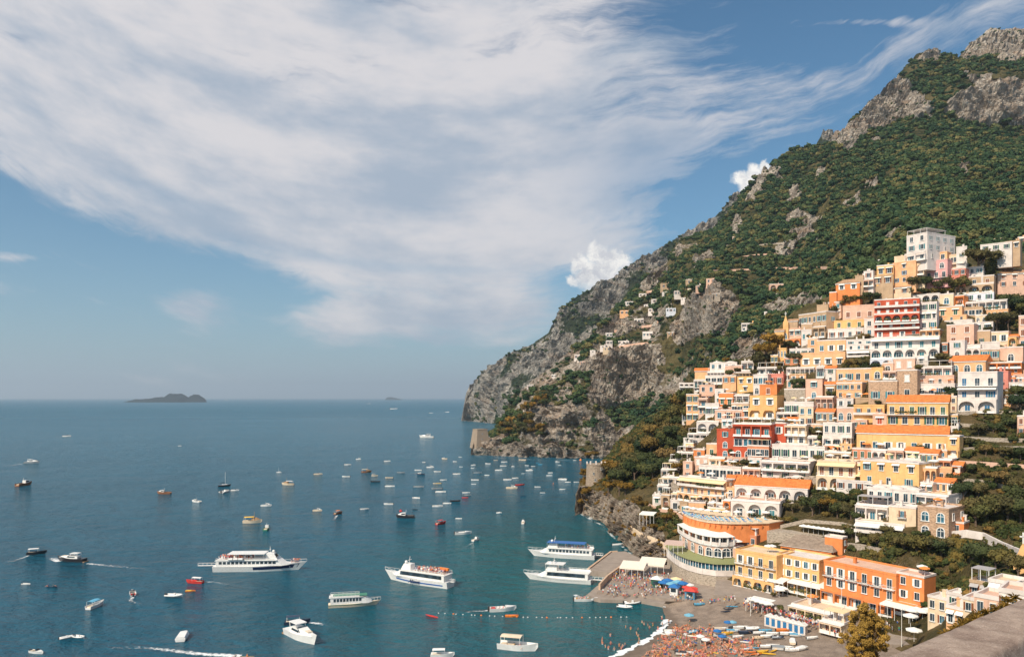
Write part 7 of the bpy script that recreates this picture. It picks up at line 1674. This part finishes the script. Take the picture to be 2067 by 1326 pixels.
for q in HOUSES:
    o=q['o']; o['category']=q['cat']
    if q['lab']: o['label']=q['lab']; continue
    f=[k for k in 'abAnlgdsw' if k in q['f']]
    ft=(FE[f[0]]%q['sh'] if f and '%' in FE[f[0]] else FE[f[0]] if f else 'blank front')
    roof='tiled ' if ('r' in q['top'] or 'h' in q['top']) else 'domed ' if 'v' in q['top'] else ''
    if q['px']<1325 and q['py']<800:
        o['label']=f"small {q['col']} house on the green slope with {ft}, {'left of' if q['px']<1330 else 'above'} the big rock face"; q['o']['group']='small houses scattered on the green slope'; continue
    if not q['f']-{'tile'}: d=f"windowless {q['col']} {roof}block"
    else: d=f"{q['col']} {NUM.get(q['nf'],'five')} storey {roof}house with {ft}"
    o['label']=d+', '+locph(q['px'],q['py'])
TK={'round':'rounded green tree','olive':'olive green tree','pine':'ochre pine','umb':'broad flat topped pine','dark':'dark green tree','cyp':'slim dark cypress'}
for t in TREELIST:
    o=t['o']; o['category']='tree'
    if t['lab']: o['label']=t['lab']; continue
    sz='tall ' if t['h']>9 else 'small ' if t['h']<4.5 else ''
    w=locph(t['px'],t['py'])
    if t['px']<1120: w='on the wooded point behind the square tower'; o['group']='trees on the wooded point'
    elif t['px']<1392 and t['py']<995: w='in the grove between round tower and town'; o['group']='trees of the grove beside the town'
    else: o['group']='trees among the houses'
    o['label']=sz+TK[t['kind']]+', '+w
for u_,q in ROOFU:
    c=[m.name for m in u_.children[0].data.materials][0].split('_')[-1]; u_['label']=f"{c} parasol on a {q['col']} roof terrace, {locph(q['px'],q['py'])}"; u_['group']='parasols on the roof terraces'
for b in BOATS:
    o=b['o']
    if b['lab']: o['label']=b['lab']; continue
    if b['where']=='beach': o['label']=b['d'].replace('moored ','')+' drawn up on the beach '+('by the bathing cabins' if b['px']>1560 else 'at the top of the crowd' if b['py']<1292 else 'at the bottom edge'); o['group']='boats and boards on the beach'; continue
    px,py=b['px'],b['py']
    w='under the rocky point' if px>950 and py<945 else 'in the inner cove below the round tower' if px>1050 else 'in the middle of the moored fleet' if px>850 and py>960 else 'at the back of the moored fleet' if px>700 and py<=960 else 'at the near side of the moored fleet' if px>700 else 'left of the moored fleet' if px>480 else 'out on the open water at left'
    if py<850: w='near the horizon'
    o['label']=b['d']+' '+w; o['group']='boats on the water'
for p in PEOPLE:
    o=p['o']; v={'stand':'standing','walk':'walking','arm':'standing with one arm raised','sit':'sitting','lie':'lying'}[p['pose']]
    cl=(p['top']+' top, ' if p['top'] else 'bare chested, ' if 0 else '')+p['bot']+(' shorts' if p['top'] else ' swimwear')
    w=p['where']; lab=f"person {v} in {cl} {w}"
    if len(lab.split())>15: lab=f"person {v.split()[0]} in {cl} {w}"
    o['label']=' '.join(lab.split()[:16]); o['group']='people '+('on the quay' if 'quay' in w else 'in the water' if 'wading' in w or 'wash' in w else 'in the boats' if 'sitting in' in w else 'on the promenade' if ('promenade' in w or 'tables' in w or 'road' in w) else 'on the beach')
for o,c,w in TOWS: o['label']=f"{c} towel spread on the shingle {w}"; o['group']='towels on the beach'
# whatever still shares its words is told apart by its place in the row
from collections import defaultdict
bpy.context.view_layer.update()
dd_=defaultdict(list)
for o in scene.objects:
    if o.parent is None and 'label' in o and o.get('kind')!='structure': dd_[o['label']].append(o)
ORD=['','2nd','3rd']+['%dth'%i for i in range(4,21)]+['21st','22nd','23rd']+['%dth'%i for i in range(24,31)]+['31st','32nd','33rd']+['%dth'%i for i in range(34,60)]
def cut(s,n): 
    w=s.split(); return ' '.join(w[:n]).rstrip(',')
for L_,os_ in dd_.items():
    if len(os_)<2: continue
    os_.sort(key=lambda o:scr(o)[0])
    if len(os_)==2: tg=['left one of two: ','right one of two: ']
    else: tg=['leftmost: ']+['%s from left: '%ORD[i] for i in range(1,len(os_)-1)]+['rightmost: ']
    for o,t in zip(os_,tg): o['label']=t+cut(L_,16-len(t.split()))
for o in scene.objects:
    if 'label' in o: o['label']=cut(o['label'],16)
# ---------------- haze ----------------
hz=MB(); hz.box(-45000,45000,-420,45000,-40,760)
m=bpy.data.materials.new('haze_air'); m.use_nodes=True; nt=m.node_tree; nt.nodes.clear()
pv=nt.nodes.new('ShaderNodeVolumePrincipled'); pv.inputs['Color'].default_value=(.72,.86,1,1); pv.inputs['Density'].default_value=5.5e-5; pv.inputs['Anisotropy'].default_value=.2
ou=nt.nodes.new('ShaderNodeOutputMaterial'); nt.links.new(pv.outputs[0],ou.inputs['Volume'])
hz.build('haze',m,kind='stuff')
scene.cycles.volume_bounces=0; scene.cycles.max_bounces=6; scene.cycles.transparent_max_bounces=8
